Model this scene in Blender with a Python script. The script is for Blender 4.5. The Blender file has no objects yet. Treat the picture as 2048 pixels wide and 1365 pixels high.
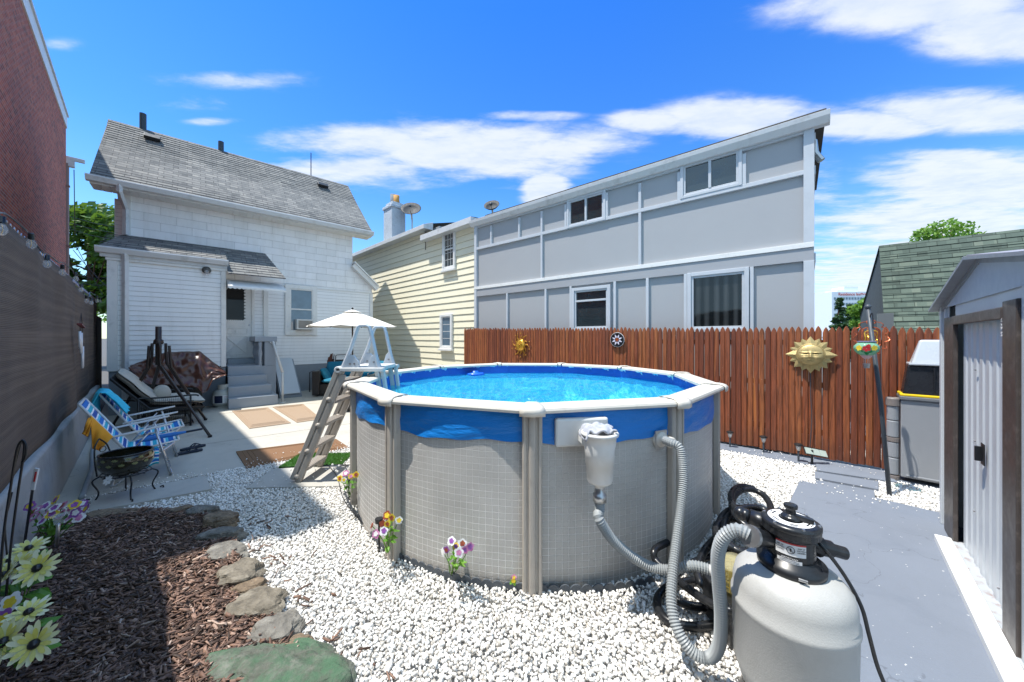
import bpy, bmesh, math, random
import numpy as np
from mathutils import Vector, Matrix, noise
sc = bpy.context.scene
R_ = math.radians
PI = math.pi
random.seed(7)
# ---------------------------------------------------------------- camera
CH = 1.725; FP = 700.0; HZ = 676.0
cam = bpy.data.cameras.new('camera'); camo = bpy.data.objects.new('camera', cam)
sc.collection.objects.link(camo); sc.camera = camo
camo.location = (0, 0, CH); camo.rotation_euler = (R_(90), 0, 0)
cam.sensor_width = 36; cam.lens = 36 * FP / 2048
cam.shift_y = -(682.5 - HZ) / 2048
cam.clip_start = 0.05; cam.clip_end = 3000
# ---------------------------------------------------------------- light
SUNV = Vector((-0.37, -0.075, 1.0)).normalized()
sun = bpy.data.lights.new('sun', 'SUN'); suno = bpy.data.objects.new('sun', sun)
sc.collection.objects.link(suno)
sun.energy = 3.9; sun.angle = R_(0.5); sun.color = (1, 0.955, 0.88)
suno.rotation_euler = SUNV.to_track_quat('Z', 'Y').to_euler(); suno.location = (-3, -1, 30)
sc.view_settings.view_transform = 'Standard'; sc.view_settings.look = 'None'
sc.view_settings.exposure = 0.88; sc.view_settings.gamma = 1
w = bpy.data.worlds.new('World'); sc.world = w; w.use_nodes = True
wt = w.node_tree; wt.nodes.clear()

def mth(nt, op, a, b=None, c=None, clamp=False):
    n = nt.nodes.new('ShaderNodeMath'); n.operation = op; n.use_clamp = clamp
    for i, x in enumerate((a, b, c)):
        if x is None: continue
        if isinstance(x, (int, float)): n.inputs[i].default_value = x
        else: nt.links.new(x, n.inputs[i])
    return n.outputs[0]
def mixc(nt, f, a, b, mode='MIX'):
    n = nt.nodes.new('ShaderNodeMix'); n.data_type = 'RGBA'; n.blend_type = mode
    for i, x in ((0, f), (6, a), (7, b)):
        if isinstance(x, (int, float)): n.inputs[i].default_value = x
        elif isinstance(x, (tuple, list)): n.inputs[i].default_value = (*x[:3], 1)
        else: nt.links.new(x, n.inputs[i])
    return n.outputs[2]
def vmul(nt, v, k):
    n = nt.nodes.new('ShaderNodeVectorMath'); n.operation = 'MULTIPLY'
    nt.links.new(v, n.inputs[0]); n.inputs[1].default_value = k if isinstance(k, (tuple, list)) else (k, k, k)
    return n.outputs[0]
def comb(nt, x, y, z):
    n = nt.nodes.new('ShaderNodeCombineXYZ')
    for i, q in enumerate((x, y, z)):
        if isinstance(q, (int, float)): n.inputs[i].default_value = q
        else: nt.links.new(q, n.inputs[i])
    return n.outputs[0]
def sep(nt, v):
    n = nt.nodes.new('ShaderNodeSeparateXYZ'); nt.links.new(v, n.inputs[0]); return n.outputs
def noi(nt, vec, scale, detail=4, rough=0.55, dist=0.0):
    n = nt.nodes.new('ShaderNodeTexNoise'); n.inputs['Scale'].default_value = scale
    n.inputs['Detail'].default_value = detail; n.inputs['Roughness'].default_value = rough
    n.inputs['Distortion'].default_value = dist
    if vec is not None: nt.links.new(vec, n.inputs['Vector'])
    return n.outputs[0]
def ramp(nt, f, stops, interp='LINEAR'):
    n = nt.nodes.new('ShaderNodeValToRGB'); cr = n.color_ramp; cr.interpolation = interp
    while len(cr.elements) < len(stops): cr.elements.new(0.5)
    for e, (p, c) in zip(cr.elements, stops):
        e.position = p; e.color = (*c[:3], 1) if isinstance(c, (tuple, list)) else (c, c, c, 1)
    nt.links.new(f, n.inputs[0]); return n.outputs[0]
def mrange(nt, v, a, b, c=0.0, d=1.0, smooth=False):
    n = nt.nodes.new('ShaderNodeMapRange')
    if smooth: n.interpolation_type = 'SMOOTHSTEP'
    nt.links.new(v, n.inputs[0])
    for i, x in enumerate((a, b, c, d)): n.inputs[i + 1].default_value = x
    return n.outputs[0]

sky = wt.nodes.new('ShaderNodeTexSky'); sky.sky_type = 'NISHITA'; sky.sun_disc = False
sky.sun_elevation = math.asin(SUNV.z); sky.sun_rotation = math.atan2(SUNV.x, SUNV.y)
sky.air_density = 1.0; sky.dust_density = 0.3; sky.ozone_density = 2.5; sky.altitude = 50
tcw = wt.nodes.new('ShaderNodeTexCoord')
dx, dy, dz = sep(wt, tcw.outputs['Generated'])
az = mth(wt, 'ARCTAN2', dx, dy); el = mth(wt, 'ARCSINE', dz)
gx_ = mth(wt, 'DIVIDE', dx, mth(wt, 'MAXIMUM', dy, 0.05)); gz_ = mth(wt, 'DIVIDE', dz, mth(wt, 'MAXIMUM', dy, 0.05))
hz = mrange(wt, el, 0.0, 0.75, 0.0, 1.0)
skyc = mixc(wt, 1.0, sky.outputs[0], ramp(wt, hz, [(0, (.72, .80, .82)), (0.25, (0.54, .78, .88)), (0.55, (.28, .64, 1.04)), (1, (0.16, .55, 1.14))]), 'MULTIPLY')
def azel(px, py):
    return (px - 1024) / FP, (HZ - py) / FP      # tangents of the bearing and of the height above the horizon
CL = [(470, 160, 175, 24, .50), (385, 205, 120, 24, .38), (430, 243, 70, 10, .45), (740, 285, 200, 40, .85), (940, 300, 260, 66, .95), (720, 335, 190, 34, .85), (1120, 300, 110, 40, .8),
      (900, 256, 90, 10, .6), (1050, 232, 110, 14, .75), (1180, 280, 130, 34, .7), (1310, 245, 110, 26, .85), (1480, 240, 170, 44, 1.2), (1700, 250, 200, 30, 1.1), (1950, 225, 210, 42, 1.1),
      (1840, 5, 300, 60, 1.2), (1990, 60, 170, 56, 1.2), (1700, 10, 160, 30, .8), (1910, 312, 110, 15, 1.0), (1960, 370, 210, 62, 1.2), (1900, 450, 280, 70, 1.0), (1760, 560, 240, 100, .8), (1990, 560, 200, 90, .8),
      (1092, 381, 42, 28, 1.9), (300, 440, 140, 70, .35), (120, 90, 60, 20, .35), (1640, 380, 60, 80, .4), (800, 350, 260, 40, .45)]
msk = None
for (px, py, sx, sy, st) in CL:
    a0, e0 = azel(px, py); a1, _ = azel(px + sx, py); _, e1 = azel(px, py - sy)
    u_ = mth(wt, 'MULTIPLY', mth(wt, 'SUBTRACT', gx_, a0), 1 / abs(a1 - a0))
    v_ = mth(wt, 'MULTIPLY', mth(wt, 'SUBTRACT', gz_, e0), 1 / abs(e1 - e0))
    r2 = mth(wt, 'ADD', mth(wt, 'MULTIPLY', u_, u_), mth(wt, 'MULTIPLY', v_, v_))
    g_ = mth(wt, 'MULTIPLY', mth(wt, 'EXPONENT', mth(wt, 'MULTIPLY', r2, -1.1)), st)
    msk = g_ if msk is None else mth(wt, 'MAXIMUM', msk, g_)
zc_ = mth(wt, 'MAXIMUM', dz, 0.05)                # noise lies on a flat cloud layer overhead
lx = mth(wt, 'DIVIDE', dx, zc_); ly = mth(wt, 'DIVIDE', dy, zc_)
cv = comb(wt, mth(wt, 'MULTIPLY', lx, 0.85), mth(wt, 'MULTIPLY', ly, 2.3), 0.0)
cn = noi(wt, cv, 1.6, 9, 0.58, 0.25)
cn2 = noi(wt, comb(wt, mth(wt, 'MULTIPLY', lx, 2.2), mth(wt, 'MULTIPLY', ly, 4.2), 3.0), 2.0, 8, 0.65, 0.2)
den = mth(wt, 'ADD', mth(wt, 'ADD', mth(wt, 'MULTIPLY', msk, 0.70), mth(wt, 'MULTIPLY', mth(wt, 'SUBTRACT', cn, 0.5), 0.9)), mth(wt, 'MULTIPLY', mth(wt, 'SUBTRACT', cn2, 0.5), 0.5))
cm = mrange(wt, den, 0.07, 0.56, 0.0, 0.88, True)
cm = mth(wt, 'MULTIPLY', cm, mrange(wt, msk, 0.06, 0.35, 0, 1, True))
back = mrange(wt, dy, 0.25, -0.45, 0, 1, True); top_ = mrange(wt, el, 0.78, 1.2, 0, 1, True)     # cloud deck added as fill light, out of view behind and above the camera
cov = mth(wt, 'MULTIPLY', mth(wt, 'MAXIMUM', back, top_), mrange(wt, cn2, 0.3, 0.6, 0.65, 0.95))
cshade = ramp(wt, mth(wt, 'ADD', mth(wt, 'MULTIPLY', cn2, 0.7), mth(wt, 'MULTIPLY', cn, 0.4)), [(0.35, (2.6, 3.0, 3.6)), (0.6, (3.4, 3.6, 3.8)), (0.85, (3.8, 3.85, 3.9))])
skyf = mixc(wt, cm, skyc, cshade)
skyf = mixc(wt, cov, skyf, (2.7, 4.0, 5.2))
bg = wt.nodes.new('ShaderNodeBackground'); wo = wt.nodes.new('ShaderNodeOutputWorld')
wt.links.new(skyf, bg.inputs[0]); bg.inputs[1].default_value = 0.15
wt.links.new(bg.outputs[0], wo.inputs[0])

# ---------------------------------------------------------------- geometry of the yard
def ray(px, py): return Vector(((px - 1024) / FP, 1.0, (HZ - py) / FP))
def G(px, py, z=0.0):
    r = ray(px, py); k = (z - CH) / r.z
    return Vector((r.x * k, k, z))
def Yp(px, py, Y):
    r = ray(px, py); return Vector((r.x * Y, Y, CH + r.z * Y))
class Frame:                       # a = across (normal), s = along the direction that vanishes at vpx
    def __init__(self, vpx, org=0.0):
        r = (vpx - 1024) / FP; l = math.hypot(r, 1)
        self.u = Vector((r / l, 1 / l, 0)); self.n = Vector((1 / l, -r / l, 0))
        self.T = Matrix(((self.n.x, self.u.x, 0, 0), (self.n.y, self.u.y, 0, 0), (0, 0, 1, 0), (0, 0, 0, 1)))
        self.ang = math.atan2(self.u.y, self.u.x)
    def W(self, a, s, z=0.0): return self.n * a + self.u * s + Vector((0, 0, z))
    def on(self, a, px, py):       # pixel on plane a -> (s, z)
        r = ray(px, py); k = a / r.dot(self.n); p = r * k
        return p.dot(self.u), CH + r.z * k
    def at(self, s, px, py):       # pixel on plane s -> (a, z)
        r = ray(px, py); k = s / r.dot(self.u); p = r * k
        return p.dot(self.n), CH + r.z * k
    def inv(self, p): return p.dot(self.n), p.dot(self.u)
FL = Frame(280); FR = Frame(190); FG = Frame(300)
# house frame: e = out of the rear wall, t = along it
_v = Vector((766 / 700, 1, 0)).normalized(); _m = Vector((_v.y, -_v.x, 0))
HD = 13.0
TH = Matrix(((_m.x, _v.x, 0, -HD * _m.x), (_m.y, _v.y, 0, -HD * _m.y), (0, 0, 1, 0), (0, 0, 0, 1)))
def PM(e, px, py):                 # pixel on the wall plane e -> (t, z)
    r = ray(px, py); k = -(HD - e) / r.dot(_m); p = r * k
    return p.dot(_v), CH + r.z * k
def WH(e, t, z): return _m * (e - HD) + _v * t + Vector((0, 0, z))

# ---------------------------------------------------------------- mesh builder
COL = sc.collection
def wloc(o):
    v = Vector((0, 0, 0))
    while o is not None: v += Vector(o.location); o = o.parent
    return v
def tag(o, label=None, cat=None, group=None, kind=None):
    if label: o['label'] = label
    if cat: o['category'] = cat
    if group: o['group'] = group
    if kind: o['kind'] = kind
    return o
def thing(name, loc, label, cat, group=None, rz=0):
    o = bpy.data.objects.new(name, None); COL.objects.link(o); o.location = loc
    o.rotation_euler = (0, 0, rz); o.empty_display_size = 0.2
    return tag(o, label, cat, group)
class MB:
    def __init__(s, T=None): s.v = []; s.f = []; s.T = T; s.uv = None
    def p(s, x):
        x = Vector(x); s.v.append(tuple(s.T @ x) if s.T is not None else tuple(x)); return len(s.v) - 1
    def poly(s, pts): s.f.append([s.p(q) for q in pts]); return s
    def box(s, x0, x1, y0, y1, z0, z1):
        b = [s.p(q) for q in ((x0, y0, z0), (x1, y0, z0), (x1, y1, z0), (x0, y1, z0), (x0, y0, z1), (x1, y0, z1), (x1, y1, z1), (x0, y1, z1))]
        for f in ((3, 2, 1, 0), (4, 5, 6, 7), (0, 1, 5, 4), (1, 2, 6, 5), (2, 3, 7, 6), (3, 0, 4, 7)): s.f.append([b[i] for i in f])
        return s
    def bar(s, a, b, wd, ht, up=(0, 0, 1)):   # oriented box between two points
        a = Vector(a); b = Vector(b); d = (b - a).normalized(); up = Vector(up)
        x = d.cross(up)
        if x.length < 1e-4: x = d.cross(Vector((1, 0, 0)))
        x.normalize(); y = x.cross(d).normalized()
        c = []
        for q in (a, b):
            for i, j in ((-1, -1), (1, -1), (1, 1), (-1, 1)): c.append(s.p(q + x * i * wd / 2 + y * j * ht / 2))
        for f in ((3, 2, 1, 0), (4, 5, 6, 7), (0, 1, 5, 4), (1, 2, 6, 5), (2, 3, 7, 6), (3, 0, 4, 7)): s.f.append([c[i] for i in f])
        return s
    def prism(s, pts, vec):
        vec = Vector(vec); a = [s.p(q) for q in pts]; b = [s.p(Vector(q) + vec) for q in pts]; n = len(pts)
        s.f.append(a[::-1]); s.f.append(b)
        for i in range(n): s.f.append([a[i], a[(i + 1) % n], b[(i + 1) % n], b[i]])
        return s
    def tube(s, pts, r, n=8, closed=False, cap=True, flat=1.0):
        pts = [Vector(q) for q in pts]; m = len(pts)
        rs = r if isinstance(r, (list, tuple)) else [r] * m
        t0 = (pts[1] - pts[0]).normalized()
        x = t0.orthogonal().normalized() if abs(t0.z) > .95 else t0.cross(Vector((0, 0, 1))).normalized()
        rings = []; pt = t0
        for i in range(m):
            if closed: t = (pts[(i + 1) % m] - pts[i - 1]).normalized()
            else: t = (pts[min(i + 1, m - 1)] - pts[max(i - 1, 0)]).normalized()
            q = pt.rotation_difference(t); x = q @ x; x = (x - t * x.dot(t)).normalized(); pt = t
            y = t.cross(x)
            rings.append([s.p(pts[i] + (x * math.cos(2 * PI * k / n) + y * math.sin(2 * PI * k / n) * flat) * rs[i]) for k in range(n)])
        for i in range(m - 1 + (1 if closed else 0)):
            a = rings[i]; b = rings[(i + 1) % m]
            for k in range(n): s.f.append([a[k], a[(k + 1) % n], b[(k + 1) % n], b[k]])
        if cap and not closed: s.f.append(rings[0][::-1]); s.f.append(rings[-1])
        return s
    def lathe(s, prof, c=(0, 0, 0), n=24, Q=None):
        c = Vector(c); rings = []
        for r, z in prof:
            if r < 1e-5:
                q = Vector((0, 0, z)); rings.append([s.p(c + (Q @ q if Q else q))])
            else:
                ring = []
                for k in range(n):
                    q = Vector((r * math.cos(2 * PI * k / n), r * math.sin(2 * PI * k / n), z))
                    ring.append(s.p(c + (Q @ q if Q else q)))
                rings.append(ring)
        for a, b in zip(rings, rings[1:]):
            for k in range(n):
                if len(a) == 1 and len(b) == 1: break
                if len(a) == 1: s.f.append([a[0], b[(k + 1) % n], b[k]][::-1])
                elif len(b) == 1: s.f.append([a[k], a[(k + 1) % n], b[0]])
                else: s.f.append([a[k], a[(k + 1) % n], b[(k + 1) % n], b[k]])
        return s
    def ball(s, c, r, n=12, Q=None):
        r = r if isinstance(r, (tuple, list)) else (r, r, r); c = Vector(c); h = n // 2; rings = []
        for i in range(h + 1):
            th = PI * i / h
            if i in (0, h):
                q = Vector((0, 0, r[2] * (1 if i == 0 else -1))); rings.append([s.p(c + (Q @ q if Q else q))]); continue
            ring = []
            for k in range(n):
                q = Vector((r[0] * math.sin(th) * math.cos(2 * PI * k / n), r[1] * math.sin(th) * math.sin(2 * PI * k / n), r[2] * math.cos(th)))
                ring.append(s.p(c + (Q @ q if Q else q)))
            rings.append(ring)
        for a, b in zip(rings, rings[1:]):
            for k in range(n):
                if len(a) == 1: s.f.append([a[0], b[k], b[(k + 1) % n]])
                elif len(b) == 1: s.f.append([a[(k + 1) % n], a[k], b[0]])
                else: s.f.append([a[k], b[k], b[(k + 1) % n], a[(k + 1) % n]])
        return s
    def grid(s, fn, nu, nv):
        idx = [[s.p(fn(i / nu, j / nv)) for i in range(nu + 1)] for j in range(nv + 1)]
        for j in range(nv):
            for i in range(nu): s.f.append([idx[j][i], idx[j][i + 1], idx[j + 1][i + 1], idx[j + 1][i]])
        return s
    def build(s, name, mat, parent=None, smooth=False, bevel=0, solid=0, sub=0, recalc=True, uvs=None):
        me = bpy.data.meshes.new(name)
        if parent is not None: off = wloc(parent)
        else:
            vs = np.array(s.v); mn = vs.min(0); mx = vs.max(0)
            off = Vector(((mn[0] + mx[0]) / 2, (mn[1] + mx[1]) / 2, mn[2]))
        me.from_pydata([(a - off.x, b - off.y, c - off.z) for a, b, c in s.v], [], s.f)
        if recalc and len(s.f) < 30000:
            bm = bmesh.new(); bm.from_mesh(me); bmesh.ops.recalc_face_normals(bm, faces=bm.faces); bm.to_mesh(me); bm.free()
        if uvs is not None:
            ul = me.uv_layers.new(name='UVMap'); vi = np.zeros(len(me.loops), dtype=np.int32)
            me.loops.foreach_get('vertex_index', vi); ul.data.foreach_set('uv', np.array(uvs, dtype=np.float32)[vi].ravel())
        if mat is not None:
            for m_ in (mat if isinstance(mat, (list, tuple)) else [mat]): me.materials.append(m_)
        o = bpy.data.objects.new(name, me); COL.objects.link(o)
        if parent is not None: o.parent = parent
        else: o.location = off
        if smooth: me.polygons.foreach_set('use_smooth', [True] * len(me.polygons))
        if solid: md = o.modifiers.new('solid', 'SOLIDIFY'); md.thickness = solid; md.offset = 0
        if sub: md = o.modifiers.new('sub', 'SUBSURF'); md.levels = sub; md.render_levels = sub
        if bevel:
            md = o.modifiers.new('bevel', 'BEVEL'); md.width = bevel; md.segments = 2; md.limit_method = 'ANGLE'; md.angle_limit = R_(35)
        return o
def rot(ax, deg): return Matrix.Rotation(R_(deg), 3, ax)
def T3(loc, rz=0): return Matrix.Translation(Vector(loc)) @ Matrix.Rotation(rz, 4, 'Z')
def spline(pts, n=12, closed=False):
    P = [Vector(p) for p in pts]; out = []; m = len(P)
    for i in range(m if closed else m - 1):
        if closed: a, b, c, d = P[i - 1], P[i], P[(i + 1) % m], P[(i + 2) % m]
        else: a, b, c, d = P[max(i - 1, 0)], P[i], P[i + 1], P[min(i + 2, m - 1)]
        for k in range(n):
            t = k / n
            out.append(0.5 * ((2 * b) + (c - a) * t + (2 * a - 5 * b + 4 * c - d) * t * t + (3 * b - a - 3 * c + d) * t ** 3))
    if not closed: out.append(P[-1])
    return out
def resample(pts, step):
    out = [pts[0]]; acc = 0
    for a, b in zip(pts, pts[1:]):
        L = (b - a).length; d = step - acc
        while d <= L: out.append(a + (b - a) * (d / L)); d += step
        acc = L - (d - step)
    return out
def hose(mb, pts, r, pitch=0.012, n=12, depth=0.12):
    q = resample(spline(pts, 16), pitch / 2)
    mb.tube(q, [r * (1 if i % 2 else 1 - depth) for i in range(len(q))], n); return mb
def copy_tree(o, parent=None):
    c = o.copy(); COL.objects.link(c)
    if parent is not None: c.parent = parent; c.matrix_parent_inverse = o.matrix_parent_inverse.copy()
    for ch in [x for x in KIDS(o)]: copy_tree(ch, c)
    return c
def KIDS(o): return list(o.children)
def textmesh(mb_T, body, size, mat, name, parent, depth=0.002, align='CENTER', font_scale=1.0):
    cu = bpy.data.curves.new('lettering', 'FONT'); cu.body = body; cu.size = size; cu.align_x = align; cu.align_y = 'CENTER'; cu.extrude = depth
    tmp = bpy.data.objects.new('lettering_source', cu); COL.objects.link(tmp)
    bpy.context.view_layer.update()
    me = bpy.data.meshes.new_from_object(tmp.evaluated_get(bpy.context.evaluated_depsgraph_get()))
    bpy.data.objects.remove(tmp); me.transform(mb_T)
    off = wloc(parent) if parent else Vector((0, 0, 0)); me.transform(Matrix.Translation(-off))
    me.materials.clear(); me.materials.append(mat)
    o = bpy.data.objects.new(name, me); COL.objects.link(o); o.parent = parent; return o
# ---------------------------------------------------------------- materials
def lin(h):
    h = h.lstrip('#'); r = []
    for i in (0, 2, 4):
        c = int(h[i:i + 2], 16) / 255; r.append(c / 12.92 if c <= 0.04045 else ((c + .055) / 1.055) ** 2.4)
    return tuple(r)
def base(name):
    m = bpy.data.materials.new(name); m.use_nodes = True; nt = m.node_tree
    b = nt.nodes['Principled BSDF']; return m, nt, b
def pos(nt):
    return nt.nodes.new('ShaderNodeNewGeometry').outputs['Position']
def obj_co(nt): return nt.nodes.new('ShaderNodeTexCoord').outputs['Object']
def bumpn(nt, b, h, dist=0.01, strength=1.0):
    n = nt.nodes.new('ShaderNodeBump'); n.inputs['Distance'].default_value = dist; n.inputs['Strength'].default_value = strength
    nt.links.new(h, n.inputs['Height']); nt.links.new(n.outputs[0], b.inputs['Normal']); return n
def sc3(nt, c, k): return mixc(nt, 1.0, c, k, 'MULTIPLY')
def simple(name, rgb, rough=0.5, metal=0.0, var=0.12, vs=6.0, bump=0.0, bs=60.0, coat=0.0, stretch=None, dirt=None, spec=None):
    m, nt, b = base(name); v = obj_co(nt)
    if stretch: v = vmul(nt, v, stretch)
    c = mixc(nt, noi(nt, v, vs, 6, 0.65), tuple(x * (1 - var) for x in rgb), tuple(min(1, x * (1 + var)) for x in rgb))
    if dirt:
        d = mrange(nt, noi(nt, v, dirt[1], 8, 0.7), 0.52, 0.75, 0, dirt[2]); c = mixc(nt, d, c, dirt[0])
    nt.links.new(c, b.inputs['Base Color']); b.inputs['Metallic'].default_value = metal
    rr = mrange(nt, noi(nt, v, vs * 2.3, 4), 0.3, 0.7, max(0.02, rough - 0.07), min(1, rough + 0.07)); nt.links.new(rr, b.inputs['Roughness'])
    if coat: b.inputs['Coat Weight'].default_value = coat
    if spec is not None: b.inputs['Specular IOR Level'].default_value = spec
    if bump: bumpn(nt, b, noi(nt, v, bs, 5, 0.6), bump)
    return m
def planar(nt, ang, zs=1.0):
    p = sep(nt, pos(nt)); c, s_ = math.cos(ang), math.sin(ang)
    al = mth(nt, 'ADD', mth(nt, 'MULTIPLY', p[0], c), mth(nt, 'MULTIPLY', p[1], s_))
    return comb(nt, al, mth(nt, 'MULTIPLY', p[2], zs), 0.0), al, p[2]
def bricktex(nt, vec, scale, bw, rh, mortar, off=0.5, c1=(0, 0, 0), c2=(1, 1, 1), cm=(0.5, 0.5, 0.5), smooth=0.1, bias=0.0):
    n = nt.nodes.new('ShaderNodeTexBrick'); nt.links.new(vec, n.inputs['Vector']); n.offset = off
    for k, x in (('Scale', scale), ('Brick Width', bw), ('Row Height', rh), ('Mortar Size', mortar), ('Mortar Smooth', smooth), ('Bias', bias)): n.inputs[k].default_value = x
    for k, x in (('Color1', c1), ('Color2', c2), ('Mortar', cm)): n.inputs[k].default_value = (*x, 1)
    return n
def m_brick(name, ang):
    m, nt, b = base(name); v, al, z = planar(nt, ang)
    n = bricktex(nt, v, 1.0, 0.215, 0.075, 0.008, c1=(0, 0, 0), c2=(1, 1, 1), cm=(.5, .5, .5), smooth=0.3)
    bc = ramp(nt, n.outputs[0], [(0, lin('#8a3a22')), (.35, lin('#b2492a')), (.7, lin('#c25431')), (1, lin('#cb6a44'))])
    bc = mixc(nt, mth(nt, 'MULTIPLY', noi(nt, v, 40, 5), .3), bc, lin('#4a2a24'))
    c = mixc(nt, n.outputs[1], bc, lin('#a3968c'))
    st = mrange(nt, noi(nt, v, .7, 6, .6), .35, .7, 0, .22); c = mixc(nt, st, c, lin('#5a4038'))
    nt.links.new(c, b.inputs['Base Color']); b.inputs['Roughness'].default_value = .85
    bumpn(nt, b, mth(nt, 'SUBTRACT', mth(nt, 'MULTIPLY', noi(nt, v, 60, 4), .3), n.outputs[1]), 0.006); return m
def m_shingle(name, ang, cols, zs, row=0.13, bw=0.3, stain='#23272b'):
    m, nt, b = base(name); v, al, z = planar(nt, ang, zs)
    n = bricktex(nt, v, 1.0, bw, row, 0.006, off=0.37, smooth=0.2)
    n2 = bricktex(nt, v, 1.0, bw * .47, row, 0.0, off=0.61)
    f = mth(nt, 'ADD', mth(nt, 'MULTIPLY', sep(nt, n.outputs[0])[0], .55), mth(nt, 'MULTIPLY', sep(nt, n2.outputs[0])[0], .45))
    c = ramp(nt, f, [(0, cols[0]), (.4, cols[1]), (.75, cols[2]), (1, cols[3])])
    c = mixc(nt, mth(nt, 'MULTIPLY', n.outputs[1], .8), c, lin(stain))
    zz = mth(nt, 'FRACT', mth(nt, 'MULTIPLY', z, zs / row))
    edge = mrange(nt, zz, 0.0, 0.16, 0.75, 0.0); c = mixc(nt, edge, c, lin(stain))
    c = mixc(nt, mth(nt, 'MULTIPLY', noi(nt, v, 90, 3), .35), c, (.02, .02, .02))
    c = mixc(nt, mrange(nt, noi(nt, v, .6, 6), .4, .75, 0, .4), c, tuple(x * .55 for x in cols[1]))
    nt.links.new(c, b.inputs['Base Color']); b.inputs['Roughness'].default_value = .92
    bumpn(nt, b, mth(nt, 'ADD', mth(nt, 'MULTIPLY', zz, -1.0), mth(nt, 'MULTIPLY', noi(nt, v, 120, 3), .5)), 0.008); return m
def m_siding(name, ang, rgb, var=.06, streak=.15, dirtc='#6d7468', course=.105, z0=.86, gap=.1):
    m, nt, b = base(name); v, al, z = planar(nt, ang)
    c = mixc(nt, noi(nt, vmul(nt, v, (.5, 6, 1)), 1.5, 4), tuple(x * (1 - var) for x in rgb), tuple(min(1, x * (1 + var)) for x in rgb))
    s_ = mrange(nt, noi(nt, vmul(nt, v, (5, .7, 1)), 1.2, 7, .7), .5, .8, 0, streak); c = mixc(nt, s_, c, lin(dirtc))
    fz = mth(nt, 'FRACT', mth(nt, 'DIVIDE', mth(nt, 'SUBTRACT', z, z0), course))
    c = mixc(nt, mrange(nt, fz, 1 - gap, 1, 0, .75), c, lin('#55595c'))      # shade line under each lap, painted into the colour
    nt.links.new(c, b.inputs['Base Color']); b.inputs['Roughness'].default_value = .55
    bumpn(nt, b, noi(nt, vmul(nt, v, (3, 60, 1)), 4, 3), 0.0015); return m
def m_shake(name, ang):           # white asbestos shingles of the upper rear wall
    m, nt, b = base(name); v, al, z = planar(nt, ang)
    n = bricktex(nt, v, 1.0, .61, .215, .0035, off=.5, smooth=.1)
    c = mixc(nt, sep(nt, n.outputs[0])[0], lin('#e4e5e6'), lin('#efeff0'))
    c = mixc(nt, mrange(nt, noi(nt, vmul(nt, v, (4, .8, 1)), 1.6, 7, .7), .45, .8, 0, .3), c, lin('#b7b3ab'))
    c = mixc(nt, mth(nt, 'MULTIPLY', n.outputs[1], .5), c, lin('#7c7e81'))
    nt.links.new(c, b.inputs['Base Color']); b.inputs['Roughness'].default_value = .6
    bumpn(nt, b, mth(nt, 'ADD', mth(nt, 'MULTIPLY', n.outputs[1], -1), mth(nt, 'MULTIPLY', noi(nt, vmul(nt, v, (60, 2, 1)), 2, 2), .25)), .006); return m
def m_concrete(name, rgb, stain=(.25, .23, .2), crack=True, amt=.35, rough=.8, vs=1.2, paint=None):
    m, nt, b = base(name); v = pos(nt)
    c = mixc(nt, noi(nt, v, vs, 8, .65), tuple(x * .86 for x in rgb), tuple(min(1, x * 1.1) for x in rgb))
    c = mixc(nt, mrange(nt, noi(nt, v, vs * 1.9, 9, .7, .6), .5, .72, 0, amt), c, stain)
    c = mixc(nt, mth(nt, 'MULTIPLY', noi(nt, v, 160, 2), .18), c, (.1, .1, .1))
    if paint:
        f = mrange(nt, noi(nt, v, 7, 9, .75, .3), .66, .70, 0, .8); c = mixc(nt, f, c, paint)
        s_ = mrange(nt, noi(nt, vmul(nt, v, (1, 1, 1)), 45, 2), .74, .77, 0, .8); c = mixc(nt, s_, c, (.75, .75, .72))
    if crack:
        vo = nt.nodes.new('ShaderNodeTexVoronoi'); vo.feature = 'DISTANCE_TO_EDGE'; vo.inputs['Scale'].default_value = .55
        dv = nt.nodes.new('ShaderNodeVectorMath'); dv.operation = 'ADD'; nt.links.new(v, dv.inputs[0])
        nn = nt.nodes.new('ShaderNodeTexNoise'); nn.inputs['Scale'].default_value = 2.5; nn.inputs['Detail'].default_value = 6
        nt.links.new(v, nn.inputs['Vector']); nt.links.new(nn.outputs[1], dv.inputs[1]); nt.links.new(dv.outputs[0], vo.inputs['Vector'])
        c = mixc(nt, mrange(nt, vo.outputs['Distance'], 0, .004, .45, 0), c, tuple(x * .3 for x in rgb))
    nt.links.new(c, b.inputs['Base Color']); b.inputs['Roughness'].default_value = rough
    bumpn(nt, b, noi(nt, v, 90, 5, .6), .002); return m
def m_island(name, stops, rough=.8, nz=60, bump=.001, mixamt=.3, dark=(.1, .1, .1), vec_stretch=None):
    m, nt, b = base(name); g = nt.nodes.new('ShaderNodeNewGeometry')
    c = ramp(nt, g.outputs['Random Per Island'], stops)
    v = g.outputs['Position']
    if vec_stretch: v = vmul(nt, v, vec_stretch)
    nn = noi(nt, v, nz, 5, .65)
    c = mixc(nt, mrange(nt, nn, .42, .72, 0, mixamt), c, dark)
    nt.links.new(c, b.inputs['Base Color']); b.inputs['Roughness'].default_value = rough
    if bump: bumpn(nt, b, nn, bump)
    return m
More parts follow.
